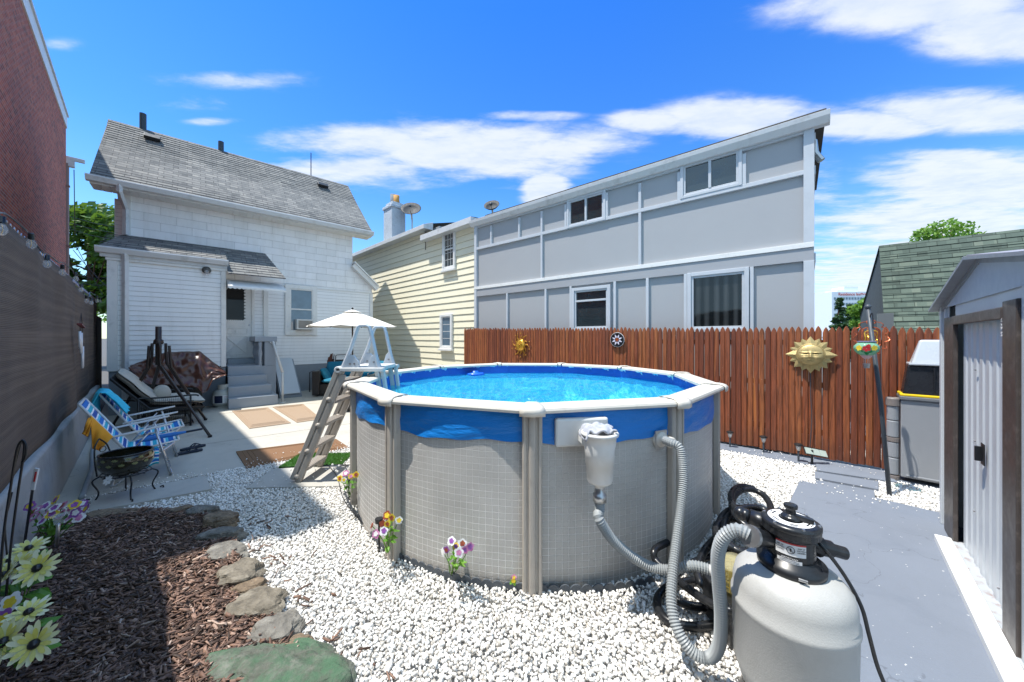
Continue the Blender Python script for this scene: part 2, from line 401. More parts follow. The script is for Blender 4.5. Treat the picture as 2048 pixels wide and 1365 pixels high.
def m_leaf(name, c1, c2, tr=.35):
    m, nt, b = base(name); g = nt.nodes.new('ShaderNodeNewGeometry')
    f = mth(nt, 'ADD', mth(nt, 'MULTIPLY', g.outputs['Random Per Island'], .6), mth(nt, 'MULTIPLY', noi(nt, g.outputs['Position'], 1.4, 3), .5))
    c = mixc(nt, f, c1, c2)
    nt.links.new(c, b.inputs['Base Color']); b.inputs['Roughness'].default_value = .55
    t = nt.nodes.new('ShaderNodeBsdfTranslucent'); nt.links.new(mixc(nt, .5, c, (.25, .4, .04)), t.inputs[0])
    mx = nt.nodes.new('ShaderNodeMixShader'); mx.inputs[0].default_value = tr
    nt.links.new(b.outputs[0], mx.inputs[1]); nt.links.new(t.outputs[0], mx.inputs[2]); nt.links.new(mx.outputs[0], nt.nodes['Material Output'].inputs[0]); return m
def m_glass_dark(name, rgb=(.03, .04, .05), rough=.02, spec=.9):
    m, nt, b = base(name); v = obj_co(nt)
    c = mixc(nt, noi(nt, v, 3, 3), tuple(x * .6 for x in rgb), tuple(x * 1.6 for x in rgb)); nt.links.new(c, b.inputs['Base Color'])
    b.inputs['Roughness'].default_value = rough; b.inputs['Specular IOR Level'].default_value = spec; b.inputs['Coat Weight'].default_value = .5
    bumpn(nt, b, noi(nt, v, 1.2, 2), .004); return m
def m_clear(name, tint=(.9, .95, 1), tr=.8, rough=.03):
    m, nt, b = base(name); t = nt.nodes.new('ShaderNodeBsdfTransparent'); t.inputs[0].default_value = (*tint, 1)
    b.inputs['Base Color'].default_value = (*[x * .9 for x in tint], 1); b.inputs['Roughness'].default_value = rough
    bumpn(nt, b, noi(nt, obj_co(nt), 5, 2), .002)
    mx = nt.nodes.new('ShaderNodeMixShader'); mx.inputs[0].default_value = tr
    nt.links.new(b.outputs[0], mx.inputs[1]); nt.links.new(t.outputs[0], mx.inputs[2]); nt.links.new(mx.outputs[0], nt.nodes['Material Output'].inputs[0]); return m
A_L, A_R, A_G = FL.ang, FR.ang, FG.ang; A_H = math.atan2(_v.y, _v.x)
K = {}
K['brick'] = m_brick('brick_wall', A_L)
K['roofgray'] = m_shingle('gray_shingles', A_H, [lin('#5c5f61'), lin('#777979'), lin('#8b8b89'), lin('#9b9a96')], 1.414, .125, .28)
K['roofgreen'] = m_shingle('green_shingles', A_R, [lin('#3f4b43'), lin('#54635a'), lin('#667468'), lin('#7b8577')], 1.25, .13, .3, '#1d2820')
K['roofdark'] = m_shingle('dark_roofing', A_G, [lin('#2b2c2e'), lin('#3c3c3d'), lin('#4c4a48'), lin('#5a5654')], 1.5, .14, .3)
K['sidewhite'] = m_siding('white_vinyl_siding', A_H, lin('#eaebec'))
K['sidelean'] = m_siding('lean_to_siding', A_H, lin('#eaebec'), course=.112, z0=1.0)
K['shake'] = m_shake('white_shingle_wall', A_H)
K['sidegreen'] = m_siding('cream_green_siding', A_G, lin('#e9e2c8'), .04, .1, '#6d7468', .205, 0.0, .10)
K['trim'] = simple('white_trim_paint', lin('#dcdcda'), .45, var=.05, dirt=(lin('#8d8c88'), 5, .35), bump=.0008, bs=80)
K['trimblue'] = simple('gray_white_trim', lin('#b9bec4'), .5, var=.05, dirt=(lin('#848c94'), 3, .3))
K['gutter'] = simple('gutter_metal', lin('#c9cbcd'), .4, var=.06, dirt=(lin('#7d7a74'), 4, .45))
K['panelgray'] = simple('smooth_gray_panel', lin('#9fa1a4'), .6, var=.04, vs=2, bump=.0006, bs=50)
K['pvc_gray'] = simple('gray_band_panel', lin('#9b9da1'), .5, var=.04)
K['concrete'] = m_concrete('patio_concrete', lin('#b9b4a9'), lin('#8d8880'), True, .3)
K['curb'] = m_concrete('curb_concrete', lin('#a7a8a6'), lin('#70706c'), True, .5)
K['graypaint'] = m_concrete('blue_gray_painted_slab', lin('#747c88'), lin('#646d7a'), True, .5, .6, paint=lin('#aab1b8'))
K['steps'] = m_concrete('painted_steps', lin('#97a0aa'), lin('#828b96'), False, .25, .6)
K['paver'] = m_concrete('stone_paver', lin('#b3b0a8'), lin('#7f8284'), True, .4)
K['foundation'] = m_concrete('painted_foundation', lin('#8b939c'), lin('#6f767f'), False, .3)
K['soil'] = simple('gravel_base', lin('#b4b2ae'), .9, var=.4, vs=40, bump=.02, bs=60)
K['asphalt'] = simple('neighbourhood_ground', (.09, .085, .08), .9, var=.3, vs=2)
K['stone'] = m_island('white_marble_gravel', [(0, lin('#c9c6c0')), (.15, lin('#e6e4e0')), (.6, lin('#efede9')), (.85, lin('#d9d5ce')), (.96, lin('#b9b4ab')), (1, lin('#968f85'))], .6, 30, .001, .12, lin('#9a9a98'))
K['mulch'] = m_island('brown_mulch', [(0, lin('#37291f')), (.35, lin('#594337')), (.65, lin('#745849')), (.9, lin('#967765')), (1, lin('#b9a494'))], .7, 90, .001, .3, lin('#2c1e1b'))
K['mulchbase'] = simple('mulch_soil', lin('#2c1d18'), .95, var=.5, vs=60, bump=.02, bs=80)
def m_wood():
    m, nt, b = base('stained_cedar'); g = nt.nodes.new('ShaderNodeNewGeometry'); p = g.outputs['Position']
    c = ramp(nt, g.outputs['Random Per Island'], [(0, lin('#753c26')), (.25, lin('#8a482a')), (.5, lin('#94502c')), (.75, lin('#a25f34')), (.9, lin('#904e30')), (1, lin('#7c442c'))])
    off = nt.nodes.new('ShaderNodeVectorMath'); off.operation = 'ADD'; nt.links.new(vmul(nt, p, (40, 40, 2.2)), off.inputs[0])
    nt.links.new(comb(nt, mth(nt, 'MULTIPLY', g.outputs['Random Per Island'], 50), 0.0, mth(nt, 'MULTIPLY', g.outputs['Random Per Island'], 90)), off.inputs[1])
    gr = noi(nt, off.outputs[0], 1.3, 7, .7, .8)
    c = mixc(nt, mrange(nt, gr, .40, .68, 0, .85), c, lin('#3f1f10'))
    kn = noi(nt, off.outputs[0], .35, 3, .5); c = mixc(nt, mrange(nt, kn, .62, .72, 0, .7), c, lin('#b06a35'))
    pz = sep(nt, p)[2]; wet = mth(nt, 'MULTIPLY', mrange(nt, pz, 0.0, .45, .6, 0.0), mrange(nt, noi(nt, p, 9, 4), .3, .7, .3, 1)); c = mixc(nt, wet, c, lin('#4d3226'))
    c = mixc(nt, mrange(nt, noi(nt, p, 34, 2), .75, .78, 0, .7), c, lin('#b9a99a'))
    nt.links.new(c, b.inputs['Base Color']); b.inputs['Roughness'].default_value = .6; bumpn(nt, b, gr, .003); return m
K['wood'] = m_wood()
def m_fabric_screen():
    m, nt, b = base('woven_privacy_screen'); v, al, z = planar(nt, A_L)
    w1 = mth(nt, 'SINE', mth(nt, 'MULTIPLY', z, 480)); w2 = mth(nt, 'SINE', mth(nt, 'MULTIPLY', al, 300))
    h = mth(nt, 'ADD', mth(nt, 'MULTIPLY', w1, .6), mth(nt, 'MULTIPLY', w2, .4))
    band = noi(nt, vmul(nt, v, (.25, 16, 1)), 1.0, 5, .6)
    c = mixc(nt, mrange(nt, h, -1, 1), lin('#30251d'), lin('#77675b')); c = mixc(nt, mrange(nt, band, .4, .65, 0, .5), c, lin('#8a7869'))
    c = mixc(nt, mrange(nt, noi(nt, v, .8, 6), .4, .7, 0, .35), c, lin('#3b332d'))
    nt.links.new(c, b.inputs['Base Color']); b.inputs['Roughness'].default_value = .8
    bumpn(nt, b, mth(nt, 'ADD', h, mth(nt, 'MULTIPLY', noi(nt, v, 1.2, 4), 12)), .002); return m
K['screen'] = m_fabric_screen()
K['liner'] = simple('blue_vinyl_liner', lin('#1473c0'), .4, var=.06, vs=3, bump=.03, bs=3.2, spec=.4, stretch=(1, 1, 3))
def m_liner_in():
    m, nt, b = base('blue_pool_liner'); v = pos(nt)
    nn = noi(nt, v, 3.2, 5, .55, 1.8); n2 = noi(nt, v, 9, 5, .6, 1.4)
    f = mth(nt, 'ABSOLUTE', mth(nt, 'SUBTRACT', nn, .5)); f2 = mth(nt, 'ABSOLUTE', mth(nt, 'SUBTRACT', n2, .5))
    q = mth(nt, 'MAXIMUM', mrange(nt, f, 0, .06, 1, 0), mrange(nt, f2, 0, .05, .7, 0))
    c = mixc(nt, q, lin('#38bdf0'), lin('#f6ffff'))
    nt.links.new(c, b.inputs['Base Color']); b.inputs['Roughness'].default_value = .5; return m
K['linerin'] = m_liner_in()
def m_water():
    m, nt, b = base('pool_water'); v = pos(nt); nt.nodes.remove(b)
    h = mth(nt, 'ADD', noi(nt, vmul(nt, v, (1, 1.6, 1)), 3.2, 3, .5, 1.0), mth(nt, 'MULTIPLY', noi(nt, v, 14, 4, .6, .6), .3))
    bp = nt.nodes.new('ShaderNodeBump'); bp.inputs['Distance'].default_value = .2; nt.links.new(h, bp.inputs['Height'])
    gl = nt.nodes.new('ShaderNodeBsdfGlossy'); gl.inputs['Roughness'].default_value = .03; nt.links.new(bp.outputs[0], gl.inputs['Normal'])
    tr = nt.nodes.new('ShaderNodeBsdfTransparent'); tr.inputs[0].default_value = (.56, .98, 1, 1)
    df = nt.nodes.new('ShaderNodeBsdfDiffuse'); df.inputs[0].default_value = (.06, .75, 1, 1); nt.links.new(bp.outputs[0], df.inputs['Normal'])
    m0 = nt.nodes.new('ShaderNodeMixShader'); m0.inputs[0].default_value = .22; nt.links.new(tr.outputs[0], m0.inputs[1]); nt.links.new(df.outputs[0], m0.inputs[2])
    fr = nt.nodes.new('ShaderNodeFresnel'); fr.inputs[0].default_value = 1.33; nt.links.new(bp.outputs[0], fr.inputs['Normal'])
    m1 = nt.nodes.new('ShaderNodeMixShader'); nt.links.new(mth(nt, 'MULTIPLY', fr.outputs[0], .8), m1.inputs[0]); nt.links.new(m0.outputs[0], m1.inputs[1]); nt.links.new(gl.outputs[0], m1.inputs[2])
    nt.links.new(m1.outputs[0], nt.nodes['Material Output'].inputs[0]); return m
K['water'] = m_water()
def m_poolwall():
    m, nt, b = base('embossed_pool_wall'); uv = nt.nodes.new('ShaderNodeUVMap').outputs[0]
    wob = nt.nodes.new('ShaderNodeTexNoise'); wob.inputs['Scale'].default_value = 9; wob.inputs['Detail'].default_value = 3; nt.links.new(uv, wob.inputs['Vector'])
    ad = nt.nodes.new('ShaderNodeVectorMath'); ad.operation = 'ADD'; nt.links.new(uv, ad.inputs[0]); nt.links.new(vmul(nt, wob.outputs[1], .012), ad.inputs[1])
    n = bricktex(nt, ad.outputs[0], 1.0, .047, .047, .0026, off=0.0, smooth=.5)
    line = mth(nt, 'MULTIPLY', n.outputs[1], mrange(nt, sep(nt, uv)[1], .15, .95, 1.0, .35))
    gr = noi(nt, uv, 130, 4, .6)
    c = mixc(nt, gr, lin('#a6a39e'), lin('#c8c5c0')); c = mixc(nt, line, c, lin('#fbfaf7'))
    c = mixc(nt, mrange(nt, noi(nt, uv, 3, 5), .4, .7, 0, .25), c, lin('#77736d'))
    low = mth(nt, 'MULTIPLY', mrange(nt, sep(nt, uv)[1], 0, .14, .6, 0), noi(nt, uv, 8, 5)); c = mixc(nt, low, c, lin('#8b7358'))
    nt.links.new(c, b.inputs['Base Color']); b.inputs['Roughness'].default_value = .42; b.inputs['Specular IOR Level'].default_value = .6
    bumpn(nt, b, mth(nt, 'ADD', mth(nt, 'MULTIPLY', gr, 1.3), mth(nt, 'MULTIPLY', line, 1.6)), .005); return m
K['poolwall'] = m_poolwall()
K['resin'] = simple('beige_pool_resin', lin('#cfc9be'), .42, var=.05, vs=8, stretch=(1, 1, 1), dirt=(lin('#a29a8e'), 9, .4), bump=.0006, bs=90)
K['post'] = simple('taupe_pool_upright', lin('#aaa298'), .45, var=.06, vs=4, dirt=(lin('#7b746b'), 12, .4))
K['plastwhite'] = simple('white_plastic', lin('#cfcecb'), .4, var=.04, dirt=(lin('#b3aea2'), 8, .3))
K['tank'] = simple('speckled_filter_tank', lin('#a9a9a6'), .5, var=.05, vs=4, bump=.0012, bs=140, dirt=(lin('#8f8d88'), 5, .4))
K['hosegray'] = simple('gray_corrugated_hose', lin('#8d9192'), .45, var=.1, vs=5)
K['black'] = simple('black_plastic', (.012, .013, .015), .3, var=.3, dirt=((.06, .055, .05), 12, .4))
K['blackm'] = simple('black_metal', (.01, .011, .013), .4, var=.2)
K['brownm'] = simple('brown_metal_tube', lin('#2d2320'), .35, var=.2)
K['alu'] = simple('aluminium_tube', (.62, .63, .65), .3, .85, var=.08)
K['grayladder'] = simple('taupe_ladder_plastic', lin('#a8a096'), .45, var=.05, dirt=(lin('#8b8378'), 9, .4))
K['ladderwhite'] = simple('pale_ladder_plastic', lin('#c6c5c2'), .45, var=.05, dirt=(lin('#9c978f'), 9, .35))
K['shedwall'] = simple('pale_shed_metal', lin('#c2c7ca'), .4, .1, var=.05, vs=2, dirt=(lin('#8f9498'), 3, .25))
K['shedtrim'] = simple('brown_shed_trim', lin('#443d39'), .45, var=.12, dirt=(lin('#8a8078'), 14, .35))
K['shedroof'] = simple('mauve_shed_roof', lin('#8d8b93'), .45, var=.08)
K['resinbox'] = simple('gray_storage_resin', lin('#8d9094'), .55, var=.05, bump=.001, bs=70)
K['totedark'] = simple('black_tote_plastic', (.014, .015, .018), .28, var=.2)
K['yellow'] = simple('yellow_plastic', lin('#e8c41b'), .4, var=.06)
K['toteclear'] = simple('milky_clear_tote', lin('#b9bfc5'), .25, var=.05, coat=.3)
K['wicker'] = None
def m_wicker():
    m, nt, b = base('dark_wicker'); v = obj_co(nt); p = sep(nt, v)
    h = mth(nt, 'MULTIPLY', mth(nt, 'SINE', mth(nt, 'MULTIPLY', mth(nt, 'ADD', p[0], p[1]), 260)), mth(nt, 'SINE', mth(nt, 'MULTIPLY', p[2], 260)))
    c = mixc(nt, mrange(nt, h, -1, 1), (.012, .011, .011), (.06, .05, .045)); nt.links.new(c, b.inputs['Base Color']); b.inputs['Roughness'].default_value = .5
    bumpn(nt, b, h, .004); return m
K['wicker'] = m_wicker()
K['teal'] = simple('teal_cushion_fabric', lin('#12708c'), .85, var=.12, bump=.002, bs=90)
K['tealtowel'] = simple('turquoise_towel', lin('#35b9d6'), .95, var=.12, vs=9, bump=.004, bs=120)
K['orange'] = simple('orange_cloth', lin('#eba131'), .9, var=.1, vs=9, bump=.002, bs=60)
K['beige'] = simple('beige_cushion', lin('#b9b5ab'), .85, var=.06, bump=.0015, bs=120)
K['tarp'] = simple('brown_glossy_tarp', lin('#4a2a20'), .34, var=.03, vs=6, bump=.006, bs=9, coat=.15)
K['propane'] = simple('propane_tank_paint', lin('#b4b6b0'), .4, var=.05, dirt=(lin('#84807a'), 6, .3))
K['mat'] = simple('tan_door_mat', lin('#9a8570'), .95, var=.2, vs=120, bump=.004, bs=250)
K['matbrown'] = simple('brown_runner_mat', lin('#7b5b40'), .95, var=.22, vs=120, bump=.004, bs=250)
K['turf'] = m_leaf('green_turf', lin('#2e5d1e'), lin('#55913a'), .2)
K['canvas'] = simple('cream_umbrella_canvas', lin('#dcd9d2'), .85, var=.04, bump=.001, bs=200)
K['gold'] = simple('antique_gold_metal', lin('#b8a26e'), .42, .45, var=.12, vs=18, bump=.004, bs=90)
K['bronze'] = simple('bronze_metal', lin('#a8762c'), .4, .6, var=.15, bump=.002)
K['bronzebright'] = simple('bright_brass', lin('#d8a63c'), .3, .6, var=.1)
K['copper'] = simple('copper_wire', lin('#b0542c'), .35, .4, var=.1)
K['dkgray'] = simple('dark_gray_pole', lin('#3d444b'), .5, var=.12)
K['lamplens'] = simple('frosted_lamp_lens', lin('#c9c6c0'), .3, var=.05)
K['glassbulb'] = m_clear('clear_bulb_glass', (.97, .98, 1), .82)
K['glassgreen'] = m_clear('green_painted_glass', (.35, .72, .5), .45)
K['red'] = simple('red_paint', lin('#b02a2e'), .35, var=.1)
K['greenp'] = simple('green_paint', lin('#1f8a4a'), .35, var=.1)
K['darkred'] = simple('dark_red_wood', lin('#6b1f1c'), .4, var=.1)
K['navy'] = simple('navy_rubber', lin('#1c2738'), .7, var=.1)
K['amber'] = m_clear('yellowed_clear_plastic', (.9, .84, .55), .72)
K['label'] = simple('label_paper', lin('#dcdcdc'), .4, var=.03)
K['ink'] = simple('black_ink', (.015, .015, .017), .5, var=.05)
K['inkgray'] = simple('gray_ink', (.2, .2, .21), .5, var=.05)
K['chromev'] = simple('galvanised_metal', (.5, .5, .5), .35, .9, var=.1)
K['glass'] = m_glass_dark('window_glass', (.02, .03, .035))
K['glassblue'] = m_glass_dark('sky_reflecting_glass', (.08, .13, .18))
def m_curtain_glass(name, a_, b_, ang, k=26):
    m, nt, b = base(name); v, al, z = planar(nt, ang)
    f = mth(nt, 'ADD', mth(nt, 'MULTIPLY', mth(nt, 'SINE', mth(nt, 'MULTIPLY', al, k * 1.7)), .3), noi(nt, vmul(nt, v, (k * .35, .5, 1)), 1.0, 5, .6))
    nt.links.new(mixc(nt, mrange(nt, f, .35, .9), a_, b_), b.inputs['Base Color']); b.inputs['Roughness'].default_value = .04; b.inputs['Specular IOR Level'].default_value = .55
    bumpn(nt, b, noi(nt, v, 1.4, 2), .01); return m
K['curtain'] = m_curtain_glass('curtained_window_glass', (.006, .008, .009), (.045, .05, .052), FR.ang)
K['blind'] = simple('dark_curtain', (.03, .028, .03), .8, var=.2)
K['leafdark'] = m_leaf('dark_leaves', lin('#1e3d16'), lin('#4c7a2a'))
K['leaflight'] = m_leaf('light_leaves', lin('#3f6e22'), lin('#86ad48'))
K['needle'] = m_leaf('conifer_needles', lin('#16301e'), lin('#345c38'), .15)
K['bark'] = simple('tree_bark', lin('#4b3a2e'), .9, var=.3, bump=.01, bs=12)
K['plantleaf'] = m_leaf('silk_leaves', lin('#2c6a1c'), lin('#79a83a'), .25)
def petal(name, h1, h2, tr=.25): return m_leaf(name, lin(h1), lin(h2), tr)
K['pcream'] = petal('cream_petals', '#efe9a8', '#fbf8dc'); K['pyellow'] = petal('pale_yellow_petals', '#e3d24e', '#f4ee9a'); K['pwhite'] = petal('white_petals', '#f2eef2', '#ffffff')
K['ppurple'] = petal('purple_petals', '#6e2f8a', '#b06ac0'); K['ppink'] = petal('pink_petals', '#c04a94', '#e6a6cf')
K['pburg'] = petal('burgundy_petals', '#6b1838', '#b8603a'); K['pgold'] = petal('yellow_petals', '#e8b81e', '#f5e04a')
def m_rock(name, a, b_, c3, moss=None):
    m, nt, b = base(name); v = obj_co(nt)
    n1 = noi(nt, vmul(nt, v, (1, 1, 3)), 9, 8, .7, .5); n2 = noi(nt, v, 26, 6, .7)
    c = ramp(nt, n1, [(.25, a), (.5, b_), (.75, c3)]); c = mixc(nt, mrange(nt, n2, .5, .7, 0, .6), c, tuple(x * .35 for x in a))
    if moss: c = mixc(nt, mrange(nt, noi(nt, v, 6, 8, .75), .42, .6, 0, .85), c, moss)
    nt.links.new(c, b.inputs['Base Color']); b.inputs['Roughness'].default_value = .85; bumpn(nt, b, mth(nt, 'ADD', n1, mth(nt, 'MULTIPLY', n2, .5)), .02); return m
K['rock'] = m_rock('fieldstone', lin('#514e48'), lin('#77736b'), lin('#9b978d'))
K['rockbrown'] = m_rock('brown_fieldstone', lin('#544638'), lin('#7b6a56'), lin('#a8957c'))
K['rockyellow'] = m_rock('lichen_fieldstone', lin('#504a40'), lin('#776f61'), lin('#9c9485'))
K['rockgreen'] = m_rock('green_painted_rock', lin('#3f4238'), lin('#5e6156'), lin('#84877b'), lin('#43664a'))
def m_stripe():
    m, nt, b = base('striped_chair_fabric'); uv = nt.nodes.new('ShaderNodeUVMap').outputs[0]; p = sep(nt, uv)
    f = mth(nt, 'FRACT', mth(nt, 'MULTIPLY', p[1], 3.0))
    c = ramp(nt, f, [(0, lin('#1c6fc0')), (.22, lin('#e8eef2')), (.32, lin('#2fb2c8')), (.5, lin('#e8eef2')), (.58, lin('#1b4fa0')), (.8, lin('#e8eef2')), (.88, lin('#57c5dc'))], 'CONSTANT')
    nt.links.new(c, b.inputs['Base Color']); b.inputs['Roughness'].default_value = .8; bumpn(nt, b, noi(nt, uv, 200, 2), .001); return m
K['stripe'] = m_stripe()
# ---------------------------------------------------------------- the setting
def struct(o): o['kind'] = 'structure'; return o
def sheet(name, pts, z, mat, thick=0.0, kind='structure'):
    mb = MB(); P = [Vector((p[0], p[1], z)) for p in pts]
    if thick: mb.prism([Vector((p.x, p.y, z - thick)) for p in P], (0, 0, thick))
    else: mb.poly(P)
    o = mb.build(name, mat)
    if kind: o['kind'] = kind
    return o
sheet('ground', [(-900, -60), (900, -60), (900, 1600), (-900, 1600)], -0.09, K['asphalt'])
sheet('gravel_bed_base', [FL.W(-.62, -4), FL.W(9, -6), FL.W(8, 10), FL.W(-.62, 10)], -0.03, K['soil'])
# patio: edge runs along the gravel
pe = [G(150, 1008), G(184, 994), G(409, 950), G(490, 934), G(580, 920), G(712, 889)]
far = FG.W(6.7, 13.5)
patio_pts = [FL.W(-.62, FL.inv(pe[0])[1] - .1)] + pe + [FR.W(6.3, 8.6), FG.W(6.74, 9.5), FG.W(6.74, 17), FL.W(-.62, 17)]
sheet('patio', patio_pts, 0.0, K['concrete'], .07)
# joints in the patio slab
mbj = MB()
for a, b in (((437, 829), (560, 812)), ((597, 809), (590, 816)), ((560, 812), (710, 801)), ((378, 893), (712, 846)), ((300, 860), (430, 842))):
    A, B = G(*a, .002), G(*b, .002); d = (B - A).normalized(); n_ = Vector((-d.y, d.x, 0)) * .007
    mbj.poly([A - n_, B - n_, B + n_, A + n_])
struct(mbj.build('patio_joint', simple('dark_joint', lin('#6d675e'), .9)))
slab = [G(1600, 966), FL.inv(G(1600, 966))]
struct(sheet('painted_slab', [FL.W(1.75, .36), G(1578, 1012), G(1600, 966), FL.W(5.32, -.66), FL.W(5.3, -4), FL.W(1.4, -4)], 0.03, K['graypaint'], .1))
# narrow painted kerb strip at the foot of the picket fence
struct(sheet('fence_footing', [FR.W(6.18, 8.8), FR.W(6.42, 9.3), FR.W(6.6, 9.3), FR.W(6.6, -3), FR.W(6.2, -3)], 0.012, K['graypaint'], .08))
def paver(pix, z, mat, label, th=.06):
    o = sheet('stepping_slab', [G(*p, z) for p in pix], z, mat, th, None); return tag(o, label, 'paving slab')
paver([(1632, 928), (1769, 942), (1796, 965), (1634, 941)], .022, K['graypaint'], 'gray painted stepping slab lying right along the foot of the wooden fence')
paver([(1630, 943), (1757, 963), (1757, 979), (1630, 956)], .024, K['graypaint'], 'narrow gray painted stepping slab, middle one of three between fence and painted floor')
paver([(1631, 960), (1748, 981), (1751, 1000), (1632, 974)], .026, K['graypaint'], 'gray painted stepping slab touching the top edge of the big painted floor')
paver([(179, 1024), (423, 978), (410, 951), (184, 995)], .03, K['paver'], 'long pale stone plank along the patio edge under the plant stand')
paver([(492, 976), (546, 938), (690, 930), (690, 972)], .02, K['paver'], 'pale triangular concrete slab under the feet of the pool ladder')

# ---------------------------------------------------------------- generic wall helpers
def clip_band(poly, z0, z1):
    def clip(P, keep, zc):
        out = []
        for i in range(len(P)):
            a, b = P[i], P[(i + 1) % len(P)]; ka, kb = keep(a[1]), keep(b[1])
            if ka: out.append(a)
            if ka != kb: t = (zc - a[1]) / (b[1] - a[1]); out.append((a[0] + (b[0] - a[0]) * t, zc))
        return out
    p = clip(poly, lambda z: z >= z0 - 1e-9, z0)
    return clip(p, lambda z: z <= z1 + 1e-9, z1) if p else p
def lap_wall(T, x, sg, poly, course, lip, name, mat, parent, thick=.12):
    mb = MB(T); z = min(p[1] for p in poly); zt = max(p[1] for p in poly)
    while z < zt - 1e-4:
        q = clip_band(poly, z, min(z + course, zt))
        if len(q) > 2:
            mb.poly([(x + sg * lip * (1 - (zz - z) / course), y, zz) for y, zz in q])
            lo = sorted([y for y, zz in q if abs(zz - z) < 1e-6])
            if len(lo) >= 2: mb.poly([(x + sg * lip, lo[0], z), (x + sg * lip, lo[-1], z), (x - sg * .002, lo[-1], z), (x - sg * .002, lo[0], z)])
        z += course
    mb.prism([(x - sg * .003, y, zz) for y, zz in poly], T.to_3x3().inverted() @ (T.to_3x3() @ Vector((-sg * thick, 0, 0))))
    return mb.build(name, mat, parent, recalc=False)
def window(T, x, sg, y0, y1, z0, z1, parent, fw=.07, proud=.05, sash=None, mull=None, grid=None, glass=None, frame_mat=None, sill=.0, name='window', blinds=False):
    fm = frame_mat or K['trim']; f = MB(T)
    def bx(a0, a1, yy0, yy1, zz0, zz1):
        f.box(min(x + sg * a0, x + sg * a1), max(x + sg * a0, x + sg * a1), yy0, yy1, zz0, zz1)
    bx(-.01, proud, y0, y0 + fw, z0, z1); bx(-.01, proud, y1 - fw, y1, z0, z1)
    bx(-.01, proud - .002, y0 + fw, y1 - fw, z1 - fw, z1); bx(-.01, proud - .002, y0 + fw, y1 - fw, z0, z0 + fw)
    if sill: bx(-.01, proud + .04, y0 - .03, y1 + .03, z0 - sill, z0)
    g0, g1, h0, h1 = y0 + fw, y1 - fw, z0 + fw, z1 - fw
    t = .035
    bx(0, proud * .7, g0, g0 + t, h0, h1); bx(0, proud * .7, g1 - t, g1, h0, h1)
    bx(0, proud * .7 - .002, g0 + t, g1 - t, h1 - t, h1); bx(0, proud * .7 - .002, g0 + t, g1 - t, h0, h0 + t)
    if sash is not None: zc = h0 + (h1 - h0) * sash; bx(0, proud * .8, g0 + t, g1 - t, zc - .02, zc + .02)
    if mull is not None: yc = g0 + (g1 - g0) * mull; bx(0, proud * .8, yc - .022, yc + .022, h0 + t, h1 - t)
    if grid:
        ny, nz = grid
        for i in range(1, ny): yc = g0 + t + (g1 - g0 - 2 * t) * i / ny; bx(0, .018, yc - .006, yc + .006, h0 + t, h1 - t)
        for i in range(1, nz): zc = h0 + t + (h1 - h0 - 2 * t) * i / nz; bx(0, .017, g0 + t, g1 - t, zc - .006, zc + .006)
    fo = f.build(name, fm, parent, bevel=.004)
    p = MB(T); p.poly([(x + sg * .012, g0 + t, h0 + t), (x + sg * .012, g1 - t, h0 + t), (x + sg * .012, g1 - t, h1 - t), (x + sg * .012, g0 + t, h1 - t)])
    p.build('pane', glass or K['glass'], fo, recalc=False)
    return fo

# ---------------------------------------------------------------- white house
wh = thing('white_house', WH(-3, 1.5, 0), 'white house with steep gray shingle roof and lean-to at the far end of the patio', 'house')
tL = PM(0, 248, 450)[0]; tR = PM(0, 705, 500)[0]; tR2 = PM(0, 744, 620)[0]
zF = 3.36; zS = .86
zRa = PM(0, 704, 535)[1]; zRb = PM(0, 748, 578)[1]
up = [(tL, zF), (tR2, zF), (tR2, zRb + .02), (tR, zRa), (tR, 5.62), (tL, 5.62)]
mb = MB(TH); mb.prism([(0, y, z) for y, z in up], (-.2, 0, 0)); mb.build('upper_wall', K['shake'], wh)
mb = MB(TH)   # gable ends and body so that the house is a closed volume
for t in (tL, tR - .2):
    mb.prism([(-.2, t, 0), (-4.6, t, 0), (-4.6, t, 5.6), (-2.0, t, 7.75), (-.2, t, 5.6)], (0, .2, 0))
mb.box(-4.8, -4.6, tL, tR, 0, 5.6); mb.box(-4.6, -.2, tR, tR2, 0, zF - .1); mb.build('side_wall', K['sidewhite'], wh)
low = [(tL, zS), (tR2, zS), (tR2, zF - .01), (tL, zF - .01)]
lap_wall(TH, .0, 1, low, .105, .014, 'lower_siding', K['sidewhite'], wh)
mb = MB(TH); mb.box(-.1, .02, tL, tR2 - .01, -.05, zS - .01); mb.build('foundation', K['foundation'], wh)
tp = PM(.05, 527, 600)[0]; tq = PM(.05, 537, 600)[0]
for nm_, bx_ in (('corner_board', (-.02, .035, tR2 - .09, tR2 + .02, zS - .02, zF)), ('belt_board', (-.01, .03, PM(0, 563, 600)[0], tR2 - .1, zF - .02, zF + .02)), ('corner_board', (-.02, .03, tL - .03, tL + .12, 3.4, 5.5)), ('door_post', (.0, .05, tp, tq, 1.1, 3.3))):
    MB(TH).box(*bx_).build(nm_, K['trim'], wh, bevel=.004)
# raking board over the low wing on the right
A = WH(.12, tR - .02, zRa + .06); B = WH(.12, tR2 + .14, zRb - .02)
mb = MB(); mb.bar(A, B, .22, .17); mb.bar(A + Vector((0, 0, .10)) + _m * .04, B + Vector((0, 0, .10)) + _m * .04, .26, .04); mb.build('rake_board', K['trim'], wh, bevel=.004)
mb = MB(); mb.prism([WH(-4.4, tR, zRa + .14), WH(.1, tR, zRa + .14), WH(.1, tR2 + .14, zRb + .07), WH(-4.4, tR2 + .14, zRb + .07)], (0, 0, .04)); mb.build('wing_roof', K['roofgray'], wh)
